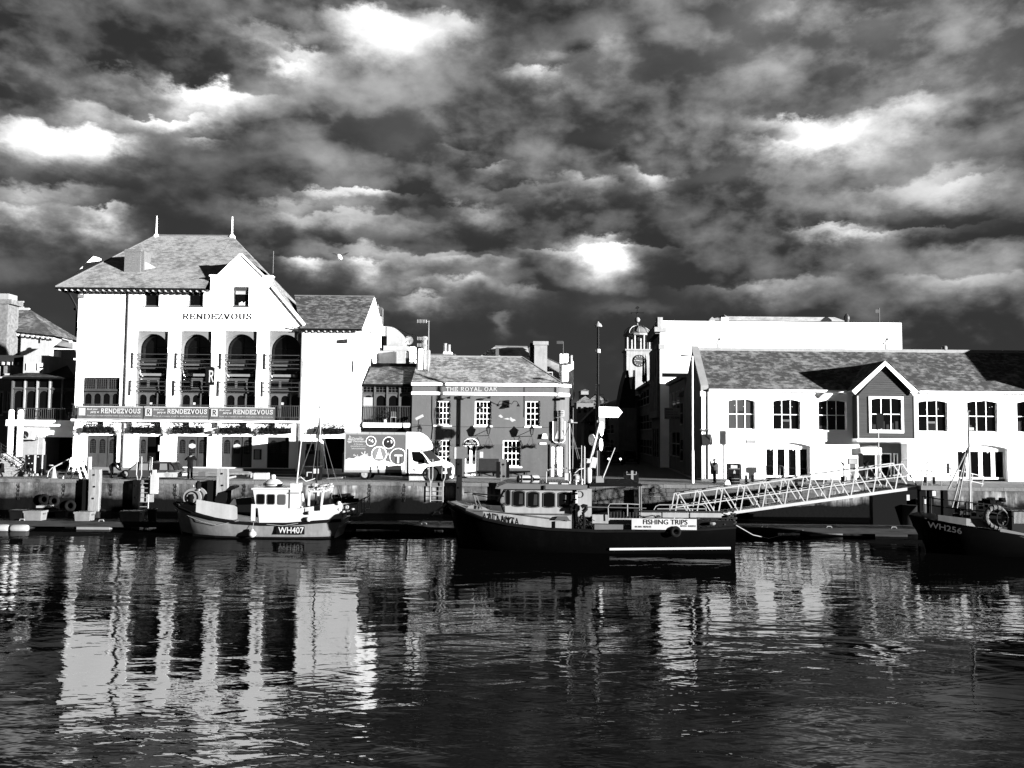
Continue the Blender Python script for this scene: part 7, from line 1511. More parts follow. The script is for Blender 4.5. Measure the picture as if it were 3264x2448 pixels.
# ================================================================== pontoon
EDGE = mat('pontoon_edge_timber', .022, .9, var=.35, sc=2, stretch=(.5, 4, 4))
PY0, PY1, PZ = 45.0, 46.7, -1.60
def pontoon(pxa, pxb, label):
    a, c = at(pxa, 1660, PY0).x, at(pxb, 1660, PY0).x; t = thing('pontoon', label, 'pontoon', ((a+c)/2, PY0, WATER), 'floating pontoon sections')
    pb = None; x = a
    while x < c-.14:
        if pb is None: pb = B().box(x, x+.19, PY0, PY1, PZ-.06, PZ).obj('deck_board', DECKT, t); xs = x
        else: share(pb, Vector((x-xs, 0, rr.uniform(-.008, .008)))-WPOS[t.name], t)
        x += .21
    B().box(a, c, PY0-.07, PY0-.003, PZ-.25, PZ+.03).obj('edge_beam', EDGE, t); B().box(a, c, PY1+.003, PY1+.07, PZ-.25, PZ+.03).obj('edge_beam', EDGE, t)
    n = max(1, int((c-a)/3.2))
    for k in range(n): xa = a+(c-a)*(k+.2)/n; B().box(xa, xa+1.7, PY0+.02, PY1-.05, WATER-.3, PZ-.255).obj('float', GREY4 if k % 2 else GREY1, t)
    for k in range(3): xx = a+(c-a)*(k+.5)/3; B().path([(xx-.14, PY0+.1, PZ+.01), (xx-.1, PY0+.1, PZ+.1), (xx+.1, PY0+.1, PZ+.1), (xx+.14, PY0+.1, PZ+.01)], .025, 6).obj('cleat', METAL, t)
    return t
pontoon(-60, 700, 'left pontoon section carrying the fish boxes'); pontoon(705, 1480, 'middle pontoon section behind the small fishing boat'); pontoon(1485, 2330, 'pontoon section hidden mostly behind the big black boat'); pontoon(2335, 2955, 'right pontoon section under the long gangway')
# things on the pontoon
def crate(pxs, m, label, name='fish_box', lid=True):
    x0, x1, z0, z1 = rect(*pxs, PY0+.5); z0 = PZ; h_ = z1-z0; t = thing(name, label, 'box', ((x0+x1)/2, PY0+.7, PZ), 'fish boxes on the pontoon')
    b = B(); d = .04; b.add([(x0+d, PY0+.3+d, z0), (x1-d, PY0+.3+d, z0), (x1-d, PY0+.9, z0), (x0+d, PY0+.9, z0), (x0, PY0+.3, z1), (x1, PY0+.3, z1), (x1, PY0+.95, z1), (x0, PY0+.95, z1)], [(0,1,5,4),(1,2,6,5),(2,3,7,6),(3,0,4,7),(4,5,6,7)]); b.obj('tub', m, t)
    if lid: B().box(x0-.02, x1+.02, PY0+.27, PY0+.98, z1-.09, z1-.002).obj('lid', m, t)
    for s_ in (x0-.03, x1): B().box(s_, s_+.03, PY0+.5, PY0+.75, z1-.2, z1-.12).obj('handle', GREY3, t)
    return t
CRT = mat('pale_fish_box', .17, .7, var=.15, sc=3, streak=.2)
crate((81, 1628, 137, 1657), CRT, 'pale fish box left on the pontoon below the covered dinghy'); crate((242, 1631, 292, 1656), CRT, 'pale fish box on the pontoon below the timber pile'); crate((386, 1628, 450, 1651), CRT, 'widest pale fish box on the pontoon below the ladder'); crate((36, 1625, 76, 1656), BLACK, 'black fish box at the left end of the pontoon')
x0, x1, z0, z1 = rect(464, 1623, 496, 1653, PY0+.4); bk = thing('bucket', 'dark bucket on the pontoon left of the fishing boat bow', 'bucket', ((x0+x1)/2, PY0+.6, PZ)); B().lathe([(.2, 0), (.25, z1-PZ), (.23, z1-PZ), (.18, .05)], ((x0+x1)/2, PY0+.6, PZ), 16).obj('body', GREY1, bk, smooth=True); B().torus(((x0+x1)/2, PY0+.6, z1-.01), .255, .025, 'z', 18, 6).obj('rim', GREY4, bk)
# covered dinghy afloat behind
dg = thing('covered_dinghy', 'dark covered dinghy moored under the wall behind the fish boxes', 'dinghy', at(155, 1640, 49)); a, c = at(112, 1620, 49).x, at(196, 1620, 49).x; cx = (a+c)/2
B().loft([[Vector((x, 49+s*w_, z)) for s, z in ((-1, WATER+.55), (-.7, WATER-.1), (.7, WATER-.1), (1, WATER+.55))] for x, w_ in ((a, .2), (a+.3, .55), (cx, .7), (c-.05, .6))]).obj('hull', BLACK, dg, smooth=True); B().loft([[Vector((x, 49+s*w_, z)) for s, z in ((-1, WATER+.57), (0, WATER+.57+h_), (1, WATER+.57))] for x, w_, h_ in ((a, .2, .05), (a+.35, .55, .22), (cx, .7, .3), (c-.05, .6, .1))], cap=False, open_=True).obj('cover', BLACKM, dg); B().box(a+.3, a+.95, 48.55, 49.2, WATER+.78, WATER+.9).obj('seat_board', GREY5, dg)
# cylindrical floats
for k, (pa, pb_) in enumerate(((-20, 29), (36, 90))):
    x0, x1, z0, z1 = rect(pa, 1672, pb_, 1698, 44.2); r_ = .2; zc = WATER+.12
    base_obj(B().lathe([(.06, 0), (.17, .03), (r_, .12), (r_, x1-x0-.12), (.17, x1-x0-.03), (.06, x1-x0)], (x0, 44.2, zc), 14, 'x'), 'mooring_float', GREY5, ['round pale float at the left picture edge', 'long pale cylinder float beside the pontoon'][k], 'float', (x0, 44.2, WATER), 'pale floats beside the pontoon', smooth=True)

# ================================================================== gangway
GY = (47.2, 48.4)
gw = thing('gangway', 'long white lattice gangway sloping from the quay landing to the pontoon', 'gangway', at(2250, 1650, 47.8))
def gp(px, line, Y):
    y0 = {'t': 1575-(px-2163)*.1345, 'm': 1617-(px-2155)*.136, 'b': 1634-(px-2336)*.1362}[line]; p = at(px, y0, GY[0]); return Vector((p.x, Y, p.z))
for k, Y in enumerate(GY):
    nm = 'near' if k == 0 else 'far'
    for ln, r, pa, pb_ in (('t', .07, 2163, 2880), ('m', .055, 2155, 2906), ('b', .16, 2150, 2926)):
        B().bar(gp(pa, ln, Y), gp(pb_, ln, Y), r, r*.7).obj({'t': 'top_chord', 'm': 'mid_rail', 'b': 'bottom_chord'}[ln], ALU, gw)
    n = 11; st = (2868-2163)/(n-1)
    for i in range(n):
        px = 2163+i*st; B().bar(gp(px, 't', Y), gp(px-15, 'b', Y), .06, .045).obj('upright', ALU, gw)
        if i < n-1: B().bar(gp(px+3, 't', Y), gp(px+st-20, 'b', Y), .055, .04).obj('diagonal', ALU, gw)
    B().bar(gp(2876, 't', Y), gp(2926, 'b', Y), .07, .05).obj('end_brace', ALU, gw)
a, c = gp(2150, 'b', GY[0]), gp(2926, 'b', GY[0]); B().slab([a+Vector((0, .08, .06)), c+Vector((0, .08, .06)), c+Vector((0, 1.12, .06)), a+Vector((0, 1.12, .06))], .05).obj('tread_deck', GREY2, gw)
# landing stage
ld = thing('landing_stage', 'railed landing stage on dark posts at the gangway head', 'landing stage', at(2985, 1600, 49))
x0, x1, z0, z1 = rect(2936, 1548, 3030, 1562, 46.8); B().box(x0, x1, 46.8, QY, z0, z1).obj('deck', CONC, ld)
for px in (2945, 2975, 3020): xx = at(px, 1600, 47).x; B().box(xx-.13, xx+.13, 47.2, 47.5, WATER-.5, z0-.005).obj('support_post', BLACKM, ld)
B().box(x0-1.3, x1+.2, 50, 50.5, WATER-.5, z0-.1).obj('support_wall', BLACKM, ld); h = rect(2889, 1577, 2898, 1595, 46.9); B().box(h[0], h[1], 46.85, 46.9, h[2], h[3]).obj('depth_board', PAPER, ld); h = rect(2972, 1565, 2983, 1581, 46.7); B().box(h[0], h[1], 46.7, 46.75, h[2], h[3]).obj('depth_board', PAPER, ld)
def railing(parent, pts, Y, rails_, nm='railing'):
    P_ = [at(px, py, Y) for px, py in pts]; b = B()
    return P_
def frame(pxs, Y, parent, post=3, m=METAL):
    x0, x1, z0, z1 = rect(*pxs, Y); b = B(); zm = (z0+z1)/2-.05
    b.path([(x0, Y, z0), (x0, Y, z1-.08), (x0+.06, Y, z1), (x1-.06, Y, z1), (x1, Y, z1-.08), (x1, Y, z0)], .03, 6); b.tube((x0, Y, zm), (x1, Y, zm), .024, n=6)
    for k in range(1, post): xx = x0+(x1-x0)*k/post; b.tube((xx, Y, z0), (xx, Y, z1), .024, n=6)
    return b.obj('railing', m, parent)
frame((2938, 1472, 2954, 1548), 46.9, ld, 1); frame((2969, 1470, 3030, 1553), 46.9, ld, 2); frame((2873, 1466, 2925, 1530), 52, ld, 2); frame((2925, 1468, 2990, 1530), 53, ld, 2)
b = B(); q0, q1 = at(2955, 1474, 54), at(3135, 1519, 56.5); b.tube(q0, q1, .03).tube(q0+Vector((0, 0, -.5)), q1+Vector((0, 0, -.5)), .025)
for f in (.55, .8, 1): p = q0.lerp(q1, f); b.tube(p, (p.x-.15, p.y, .0), .03)
b.obj('ramp_handrail', METAL, ld)
h = rect(3016, 1476, 3026, 1510, 46.88); B().box(h[0], h[1], 46.85, 46.87, h[2], h[3]).obj('notice', GREY1, ld)
for k, (pxs, lb) in enumerate([((2908, 1590, 2950, 1628), 'small cuddy boat behind the black bow under the landing')]):
    h = rect(*pxs, 50); t = thing('small_boat', lb+' stage', 'boat', ((h[0]+h[1])/2, 50, WATER))
    B().loft([[Vector((x, 50+s*w_, z)) for s, z in ((-1, h[2]+.35), (-.6, WATER-.1), (.6, WATER-.1), (1, h[2]+.35))] for x, w_ in ((h[0]-.6, .1), (h[0], .6), (h[1], .7))]).obj('hull', GREY3, t, smooth=True); B().box(h[0]+.2, h[1]-.1, 49.7, 50.4, h[2]+.3, h[3]).obj('cuddy', OFFW, t); B().box(h[0]+.3, h[1]-.25, 49.68, 49.699, h[2]+.55, h[3]-.08).obj('window', DGLASS, t)

# ================================================================== boats
def pbox(px, Y, dep, m, parent, name, smooth=False):
    x0, x1, z0, z1 = rect(*px, Y); return B().box(x0, x1, Y, Y+dep, z0, z1).obj(name, m, parent, smooth)
def hull_rings(st, Yc, keel=.7, lift=0.0):
    R_ = []
    for (ps, py, bm, pw, bw) in st:
        s_ = at(ps, py, Yc-bm); xw = at(pw, 1700, Yc-bw).x; z = s_.z+lift; ring = []
        mid = lambda t: (s_.x+(xw-s_.x)*t, bm+(bw-bm)*t**1.6, z+(WATER-z)*t)
        pts = [mid(t) for t in (0, .25, .5, .75, 1)]+[(xw, bw*.6, WATER-keel*.6), (xw, .02, WATER-keel)]
        ring = [Vector((x, Yc-y, zz)) for x, y, zz in pts]+[Vector((x, Yc+y, zz)) for x, y, zz in reversed(pts)]
        R_.append(ring)
    return R_
def wall_band(b, rings, idx, dz0, dz1, out=0.0):
    """strip along the near side, between heights dz0 and dz1 over the sheer"""
    for i in range(len(rings)-1):
        p, q = rings[i][0], rings[i+1][0]; o_ = Vector((0, -out, 0))
        b.add([p+o_+Vector((0, 0, dz0)), q+o_+Vector((0, 0, dz0)), q+o_+Vector((0, 0, dz1)), p+o_+Vector((0, 0, dz1))], [(0, 1, 2, 3)])
# ---- small grey fishing boat
YC4 = 43.4
fb = thing('fishing_boat', 'grey hulled small fishing boat with white wheelhouse and WH407 plate', 'boat', (at(820, 1715, YC4).x, YC4, WATER))
S4 = [(557, 1603, .03, 583, .02), (571, 1617, .72, 586, .2), (612, 1634, 1.18, 615, .75), (685, 1654, 1.42, 685, 1.2), (757, 1666, 1.48, 757, 1.33), (829, 1671, 1.5, 829, 1.35), (916, 1671, 1.5, 916, 1.38), (1003, 1664, 1.47, 1000, 1.32), (1045, 1661, 1.42, 1035, 1.2), (1088, 1658, 1.3, 1064, 1.05)]
r4 = hull_rings(S4, YC4)
HG = mat('grey_hull_paint', .17, .4, var=.14, sc=1.2, streak=.25, spec=.4); HG2 = mat('white_boat_paint', .42, .4, var=.05, sc=1.5, streak=.08, spec=.4)
h4 = B().loft(r4, cap=True, open_=False).obj('hull', HG, fb, smooth=True)
b = B(); b.path([q[0]+Vector((0, -.03, .0)) for q in r4], .085, 6).path([q[-1]+Vector((0, .03, 0)) for q in r4], .085, 6); b.obj('rubbing_strake', BLACKM, fb)
# boot topping just over the water
bt = []
for q in r4: t = q[4]; u = q[3]; bt.append([t+Vector((0, -.012, -.05)), t.lerp(u, .42)+Vector((0, -.014, 0))])
B().loft(bt, cap=False, open_=True).obj('boot_topping', BLACKM, fb)
B().add([q[0]+Vector((0, .06, -.32)) for q in r4]+[q[-1]+Vector((0, -.06, -.32)) for q in r4], [(i, i+1, len(r4)+i+1, len(r4)+i) for i in range(len(r4)-1)]).obj('deck', GREY4, fb)
# bulwark aft (white) and light foredeck rail, whaleback panel
def strip(pts_top, pts_bot, Yf, m, nm, parent, th=.05):
    b = B(); n = len(pts_top)
    tp = [at(px, py, Yf(px)) for px, py in pts_top]; bo = [at(px, py, Yf(px)) for px, py in pts_bot]; o_ = Vector((0, th, 0))
    b.add(bo+tp, [(i, i+1, n+i+1, n+i) for i in range(n-1)]); b.add([p+o_ for p in bo+tp], [(n+i, n+i+1, i+1, i) for i in range(n-1)]); b.add(tp+[p+o_ for p in tp], [(i, i+1, n+i+1, n+i) for i in range(n-1)])
    return b.obj(nm, m, parent)
nf = lambda px: YC4-(1.5 if px < 980 else 1.5-.2*(px-980)/108)
strip([(822, 1618), (950, 1621), (1000, 1614), (1090, 1604)], [(826, 1668), (950, 1668), (1003, 1662), (1089, 1655)], nf, HG2, 'bulwark', fb)
x0, z0 = xz(1089, 1655, YC4); x1, z1 = xz(1089, 1606, YC4); B().box(x0-.06, x0, YC4-1.3, YC4+1.3, z0, z1).obj('transom_bulwark', HG2, fb)
strip([(626, 1592), (690, 1603), (745, 1611), (755, 1617)], [(624, 1632), (690, 1652), (745, 1657), (756, 1655)], lambda px: YC4-1.36-.02, mat('pale_panel', .30, .5, var=.08, sc=2, streak=.15), 'shelter_panel', fb)
strip([(572, 1604), (600, 1610), (625, 1614)], [(575, 1616), (600, 1626), (625, 1635)], lambda px: YC4-.6-.8*(px-572)/60, GREY5, 'bow_bulwark', fb)
# wheelhouse
whp = [(806, 1560), (824, 1664), (950, 1668), (926, 1556)]; YWn = YC4-1.25
P_ = [at(px, py, YWn) for px, py in whp]
b = B(); b.add(P_+[p+Vector((0, 2.2, 0)) for p in P_], [(0, 1, 2, 3), (7, 6, 5, 4), (0, 4, 5, 1), (2, 6, 7, 3), (0, 3, 7, 4)]); whs = b.obj('wheelhouse', HG2, fb)
x0, x1, z0, z1 = rect(803, 1548, 928, 1561, YWn); B().add([(x0, YWn-.08, z0), (x1, YWn-.08, z0+.02), (x1, YWn-.08, z0+.1), (x0, YWn-.08, z0+.08), (x0+.15, YWn+2.3, z0), (x1, YWn+2.3, z0+.02), (x1-.05, YWn+2.2, z1), (x0+.2, YWn+2.2, z1)], [(0,1,2,3),(3,2,6,7),(0,3,7,4),(1,5,6,2),(0,4,5,1)]).obj('wheelhouse_roof', HG2, fb)
for k, (a, c) in enumerate(((818, 845), (851, 877), (885, 911))):
    x0, x1, z0, z1 = rect(a, 1574+k*.7, c, 1608+k*.7, YWn); e = .07
    def rnd(x0, x1, z0, z1, r): return [(x0+r, z0), (x1-r, z0), (x1-r*.3, z0+r*.3), (x1, z0+r), (x1, z1-r), (x1-r*.3, z1-r*.3), (x1-r, z1), (x0+r, z1), (x0+r*.3, z1-r*.3), (x0, z1-r), (x0, z0+r), (x0+r*.3, z0+r*.3)]
    B().prism(rnd(x0, x1, z0, z1, .08), YWn-.02, YWn-.003).obj('window_seal', GREY3, whs); B().prism(rnd(x0+.03, x1-.03, z0+.03, z1-.03, .06), YWn-.028, YWn-.021).obj('pane', GGLASS if k == 2 else DGLASS, whs)
for a, c in ((918, 921), (903, 905)): pass
ex = pbox((924, 1541, 953, 1640), YC4-1.3, .6, HG2, fb, 'exhaust_casing'); h = rect(924, 1570, 953, 1573, YC4-1.32); B().box(h[0]-.02, h[1]+.02, YC4-1.34, YC4-.68, h[2], h[3]).obj('casing_strap', GREY4, fb)
p = at(870, 1546, YC4-.5); B().lathe([(.38, 0), (.46, .06), (.46, .16), (.3, .3), (.12, .36)], (p.x, YC4-.5, p.z-.05), 18).obj('radar_dome', HG2, fb, smooth=True); B().torus((p.x, YC4-.5, p.z+.06), .465, .02, 'z', 20, 5).obj('dome_band', BLACK, fb); B().ball((p.x, YC4-.5, p.z+.40), .14, 8, (1, 1, 1.2)).obj('searchlight', HG2, fb, smooth=True)
# masts and stays
m0 = at(945, 1545, YC4-.8); m1 = at(963, 1380, YC4-.8); b = B().tube((m0.x, YC4-.8, m0.z), (m1.x, YC4-.8, m1.z), .045, .03); b.obj('mast', OFFW, fb, smooth=True)
m2 = at(1005, 1590, YC4); m3 = at(1019, 1295, YC4); B().tube((m2.x, YC4, m2.z-.6), (m3.x, YC4, at(1017, 1330, YC4).z), .05, .035).obj('mizzen_mast', DMETAL, fb); z4 = at(1018, 1400, YC4).z; B().tube((m2.x+.2, YC4-.02, z4), (m3.x, YC4-.02, at(1018, 1300, YC4).z), .04).obj('topmast', OFFW, fb); B().ball((m3.x, YC4, at(1018, 1297, YC4).z), .07, 8).obj('masthead_light', GREY4, fb)
b = B()
for q in ((945, 1545), (1060, 1600), (1092, 1600), (990, 1565)): e = at(*q, YC4-.3); b.path([(m3.x, YC4, at(1016, 1345, YC4).z), e], .011, 4)
b.obj('stay', GREY2, fb)
B().path([at(950, 1525, YC4-.8), at(958, 1520, YC4-.8), at(975, 1534, YC4-.6), at(990, 1530, YC4-.4), at(1004, 1525, YC4-.3)], .02, 5).obj('cable_loop', OFFW, fb)
# stern gantry with life-ring float and net drum etc
b = B(); pa = [(984, 1616), (986, 1566), (1030, 1566), (1024, 1616)]; P_ = [at(px, py, YC4-1.1) for px, py in pa]
for i in range(3): b.bar(P_[i], P_[i+1], .09)
for i in range(3): b.bar(P_[i]+Vector((0, 2, 0)), P_[i+1]+Vector((0, 2, 0)), .09)
for i in (1, 2): b.bar(P_[i], P_[i]+Vector((0, 2, 0)), .09)
b.obj('stern_gantry', HG2, fb); x0, x1, z0, z1 = rect(984, 1542, 1056, 1560, YC4-.6); rg = random.Random(3)
b = B()
for k in range(26): b.ball((rg.uniform(x0, x1), YC4-.6+rg.uniform(-.3, .5), rg.uniform(z0, z1)), rg.uniform(.06, .13), 6, (1.5, 1, .7))
b.obj('heaped_net', ROPE, fb, kind='stuff')
# net drum at the bow
c = at(618, 1585, YC4-.5); B().lathe([(.45, 0), (.47, .03), (.45, .06), (.12, .07), (.12, .8), (.45, .81), (.47, .84), (.45, .87)], (c.x, YC4-.75, c.z), 22, 'y').obj('net_drum', GREY4, fb, smooth=True); B().lathe([(.3, 0), (.34, .05), (.34, .6), (.3, .65)], (c.x, YC4-.66, c.z), 18, 'y').obj('drum_rope', ROPED, fb); B().lathe([(.12, 0), (.1, -.1), (.02, -.11)], (c.x, YC4-.76, c.z), 12, 'y').obj('drum_hub', BLACK, fb); B().torus((c.x, YC4-.765, c.z), .3, .03, 'y', 24, 5).obj('drum_ring', BLACK, fb)
pbox((607, 1575, 614, 1612), YC4-.85, .12, BLACK, fb, 'drum_stand'); p = at(632, 1553, YC4-.6); B().lathe([(.12, 0), (.15, .3), (.05, .42)], (p.x, YC4-.6, p.z-.1), 8).obj('winch_motor', BLACK, fb); B().ball(at(618, 1549, YC4-.6), .07, 8).obj('deck_lamp', OFFW, fb); B().ball(at(635, 1561, YC4-.85), .055, 8).obj('deck_lamp', OFFW, fb)
B().prism([xz(a, c_, YC4-.2) for a, c_ in ((688, 1612), (725, 1615), (728, 1565), (752, 1554), (752, 1549), (738, 1548), (722, 1563), (698, 1570), (689, 1590))], YC4-.4, YC4+.3).obj('tarpaulin_hauler', BLACKM, fb)
B().prism([xz(a, c_, YC4-.6) for a, c_ in ((730, 1610), (805, 1608), (800, 1585), (745, 1590))], YC4-.6, YC4+.4).obj('fish_hatch', GREY2, fb); b = B().path([at(556, 1590, YC4-.1), at(558, 1578, YC4-.1), at(575, 1584, YC4-.5), at(576, 1600, YC4-.6)], .025, 6); b.obj('bow_rail', METAL, fb)
b = B(); p = at(806, 1607, YC4-1.45); q = at(808, 1660, YC4-1.45); b.box(p.x-.06, p.x+.12, YC4-1.5, YC4-1.4, q.z, p.z); b.obj('fender_post', HG2, fb)
# stern cage with floats
P_ = [at(px, py, YC4-.9) for px, py in ((1092, 1648), (1138, 1646), (1154, 1630), (1162, 1628), (1161, 1588), (1152, 1592), (1140, 1602), (1092, 1606))]; b = B()
for i in range(len(P_)): b.bar(P_[i], P_[(i+1) % len(P_)], .05)
b.bar(P_[1], P_[6], .06).bar(P_[2], P_[5], .05)
for i in range(len(P_)): b.bar(P_[i]+Vector((0, 1.6, 0)), P_[(i+1) % len(P_)]+Vector((0, 1.6, 0)), .04)
for i in (1, 3, 4, 6): b.bar(P_[i], P_[i]+Vector((0, 1.6, 0)), .05)
b.obj('stern_cage', GREY5, fb)
for k, (px, py) in enumerate(((1082, 1623), (1105, 1617), (1124, 1626), (1096, 1634), (1110, 1632), (1080, 1604))):
    p = at(px, py, YC4-1.25-.02*k); base_obj(B().ball(p, .115, 10), 'net_float', OFFW, ['pale net float at the bunch left on the stern', 'topmost pale net float in the stern bunch', 'pale net float right of the stern bunch', 'lowest left pale net float of the stern bunch', 'lowest right pale net float of the stern bunch', 'pale net float hanging above the stern bunch'][k], 'float', p, 'net floats at the fishing boat stern', smooth=True)
rg = random.Random(8); b = B()
for k in range(40): p = at(rg.uniform(1068, 1135), rg.uniform(1575, 1612), YC4+rg.uniform(-.4, .8)); b.ball(p, rg.uniform(.07, .17), 6, (1.4, 1, .9))
b.obj('dark_net_heap', BLACKM, fb, kind='stuff')
for k, (px, py) in enumerate(((983, 1655), (986, 1635))): p = at(px, py, YC4-1.58); B().ball(p, .13-.03*k, 10).obj('side_buoy', OFFW, fb, smooth=True)
p = at(804, 1700, YC4-1.65); B().lathe([(.03, .22), (.07, .2), (.08, .13), (.18, .05), (.19, -.08), (.1, -.18), (.02, -.2)], p, 14).obj('hanging_fender', OFFW, fb, smooth=True); B().path([at(809, 1664, YC4-1.6), p+Vector((0, 0, .2))], .012, 4).obj('fender_rope', ROPE, fb)
B().path([at(590, 1640, YC4-1.0), at(640, 1662, YC4-1.35), at(690, 1674, YC4-1.5), at(760, 1660, YC4-1.56)], .014, 5).obj('slack_rope', ROPE, fb); B().path([at(850, 1671, YC4-1.6), at(900, 1676, YC4-1.6), at(950, 1668, YC4-1.6)], .014, 5).obj('slack_rope', ROPE, fb)
yq = YC4-1.52; x0, x1, z0, z1 = rect(882, 1677, 971, 1703, yq); B().box(x0, x1, yq-.06, yq, z0, z1).obj('number_plate', BLACK, fb); plate_text('WH407', (887, 1680, 968, 1700), yq-.065, PAPER, fb, bold=.012)
pbox((972, 1620, 986, 1637), YC4-1.52, .05, OFFW, fb, 'bulwark_box'); pbox((1010, 1610, 1020, 1628), YC4-1.56, .08, BLACK, fb, 'stern_lamp')

# ---- big black boat
YA_ = 39.6
ab = thing('fishing_trips_boat', 'big black hulled boat with pale wheelhouse advertising fishing trips', 'boat', (at(1890, 1760, YA_).x, YA_, WATER))
SA = [(1430, 1600, .05, 1466, .02), (1450, 1614, 1.0, 1470, .1), (1485, 1632, 1.55, 1490, .5), (1540, 1653, 1.86, 1540, 1.1), (1620, 1671, 1.97, 1620, 1.55), (1740, 1686, 2.0, 1740, 1.75), (1900, 1693, 2.05, 1900, 1.85), (2100, 1692, 2.05, 2100, 1.85), (2250, 1687, 1.98, 2250, 1.7), (2345, 1680, 1.85, 2342, 1.5)]
ra_ = hull_rings(SA, YA_)
HB_ = mat('black_hull_paint', .0011, .6, var=.5, sc=1.5, spec=.01, streak=.4)
B().loft(ra_).obj('hull', HB_, ab, smooth=True)
b = B().path([q[0]+Vector((0, -.04, .0)) for q in ra_], .075, 6); b.obj('rubbing_strake', BLACK, ab)
zd_ = -.75
B().add([q[0]+Vector((0, .08, -.25)) for q in ra_]+[q[-1]+Vector((0, -.08, -.25)) for q in ra_], [(i, i+1, len(ra_)+i+1, len(ra_)+i) for i in range(len(ra_)-1)]).obj('deck', GREY2, ab)
# raised white foredeck and cabin side
def nearA(px):
    for i in range(len(SA)-1):
        a, c = SA[i], SA[i+1]
        if a[0] <= px <= c[0]: t = (px-a[0])/(c[0]-a[0]); return YA_-(a[2]+(c[2]-a[2])*t)
    return YA_-SA[-1][2]
CW = mat('cream_boat_paint', .23, .45, var=.10, sc=1.1, streak=.22, spec=.4)
FT = [(1431, 1597), (1450, 1606), (1485, 1620), (1540, 1630), (1620, 1637), (1740, 1640), (1822, 1641)]; FB = [(1432, 1600), (1450, 1613), (1485, 1631), (1540, 1651), (1620, 1669), (1740, 1684), (1822, 1689)]
strip(FT, FB, lambda px: nearA(px)+.10, CW, 'cabin_side', ab)
tp = [at(px, py, nearA(px)+.1) for px, py in FT]; mir = [Vector((p.x, 2*YA_-p.y, p.z)) for p in tp]; n = len(tp); mdl = [Vector((p.x, YA_, p.z+.10)) for p in tp]
B().add(tp+mdl+mir, [(i, i+1, n+i+1, n+i) for i in range(n-1)]+[(n+i, n+i+1, 2*n+i+1, 2*n+i) for i in range(n-1)]).obj('foredeck', CW, ab, smooth=True)
pts = [(1486, 1628), (1500, 1612), (1506, 1611), (1560, 1623), (1480, 1630)]; B().prism([xz(a, c_, YA_-1.3) for a, c_ in ((1484, 1628), (1496, 1626), (1560, 1626), (1545, 1618), (1505, 1610), (1494, 1612))], YA_-1.3, YA_-1.0).obj('anchor_locker', GREY4, ab)
# wheelhouse with six windows
YWA = YA_-1.55
P_ = [at(px, py, YWA) for px, py in ((1608, 1556), (1610, 1642), (1886, 1648), (1886, 1558))]
b = B(); b.add(P_+[p+Vector((0, 3.1, 0)) for p in P_], [(0, 1, 2, 3), (0, 4, 5, 1), (2, 6, 7, 3), (0, 3, 7, 4), (7, 6, 5, 4)]); wa = b.obj('wheelhouse', CW, ab)
for k, (a, c_, y0, y1) in enumerate(((1613, 1626, 1561, 1610), (1636, 1672, 1564, 1614), (1683, 1718, 1567, 1617), (1733, 1768, 1569, 1617), (1782, 1818, 1569, 1617))):
    x0, x1, z0, z1 = rect(a, y0, c_, y1, YWA); rr_ = .06 if k else .03; wdt = x1-x0
    def rw(e): return [(x0+e+(wdt-2*e)*t, z0+e+.05*(2*t-1)**2) for t in [i/6 for i in range(7)]]+[(x0+e+(wdt-2*e)*t, z1-e-.07*(2*t-1)**2) for t in [1-i/6 for i in range(7)]]
    B().prism(rw(-.03), YWA-.03, YWA-.003).obj('window_frame', GREY2, wa); B().prism(rw(.01), YWA-.04, YWA-.031).obj('pane', DGLASS, wa)
    if k in (1, 2, 4): B().prism([(x0+wdt*.5, z0+.1), (x0+wdt*.85, z0+.1), (x0+wdt*.85, z1-.12), (x0+wdt*.55, z1-.12)], YWA-.044, YWA-.041).obj('reflected_interior', GREY1 if k < 4 else GREY3, wa)
# roof with forward visor
P0 = [at(px, py, YA_-1.85) for px, py in ((1578, 1557), (1600, 1559), (1872, 1561), (1872, 1547), (1612, 1541))]
b = B(); b.add(P0+[p+Vector((0, 3.7, 0)) for p in P0], [(0, 1, 2, 3, 4), (9, 8, 7, 6, 5), (0, 5, 6, 1), (1, 6, 7, 2), (2, 7, 8, 3), (3, 8, 9, 4), (4, 9, 5, 0)]); b.obj('wheelhouse_roof', mat('grey_roof_paint', .085, .5, var=.08, sc=2), ab); P1_ = at(1736, 1553, YA_-1.87); B().box(P1_.x-.04, P1_.x+.04, YA_-1.93, YA_-1.855, P1_.z-.08, P1_.z+.08).obj('side_lamp', GREY1, ab)
B().prism([xz(a, c_, YA_-.9) for a, c_ in ((1583, 1598), (1592, 1598), (1612, 1560), (1606, 1558))], YA_-.95, YA_-.85).obj('visor_strut', CW, ab)
pbox((1838, 1562, 1886, 1645), YA_-1.66, .10, CW, ab, 'aft_casing'); pbox((1834, 1568, 1842, 1660), YA_-1.75, .08, HG2, ab, 'ladder_board'); pbox((1821, 1570, 1834, 1690), YA_-1.72, .15, BLACK, ab, 'pot_hauler_post')
b = B(); rg = random.Random(12)
for k in range(18): p = at(rg.uniform(1818, 1838), rg.uniform(1570, 1625), YA_-1.75); b.ball(p, rg.uniform(.04, .09), 6)
b.obj('hung_gear', BLACKM, ab, kind='stuff')
B().torus(at(1850, 1576, YA_-1.68), .14, .015, 'y', 16, 5).obj('hose_coil', GREY3, ab)
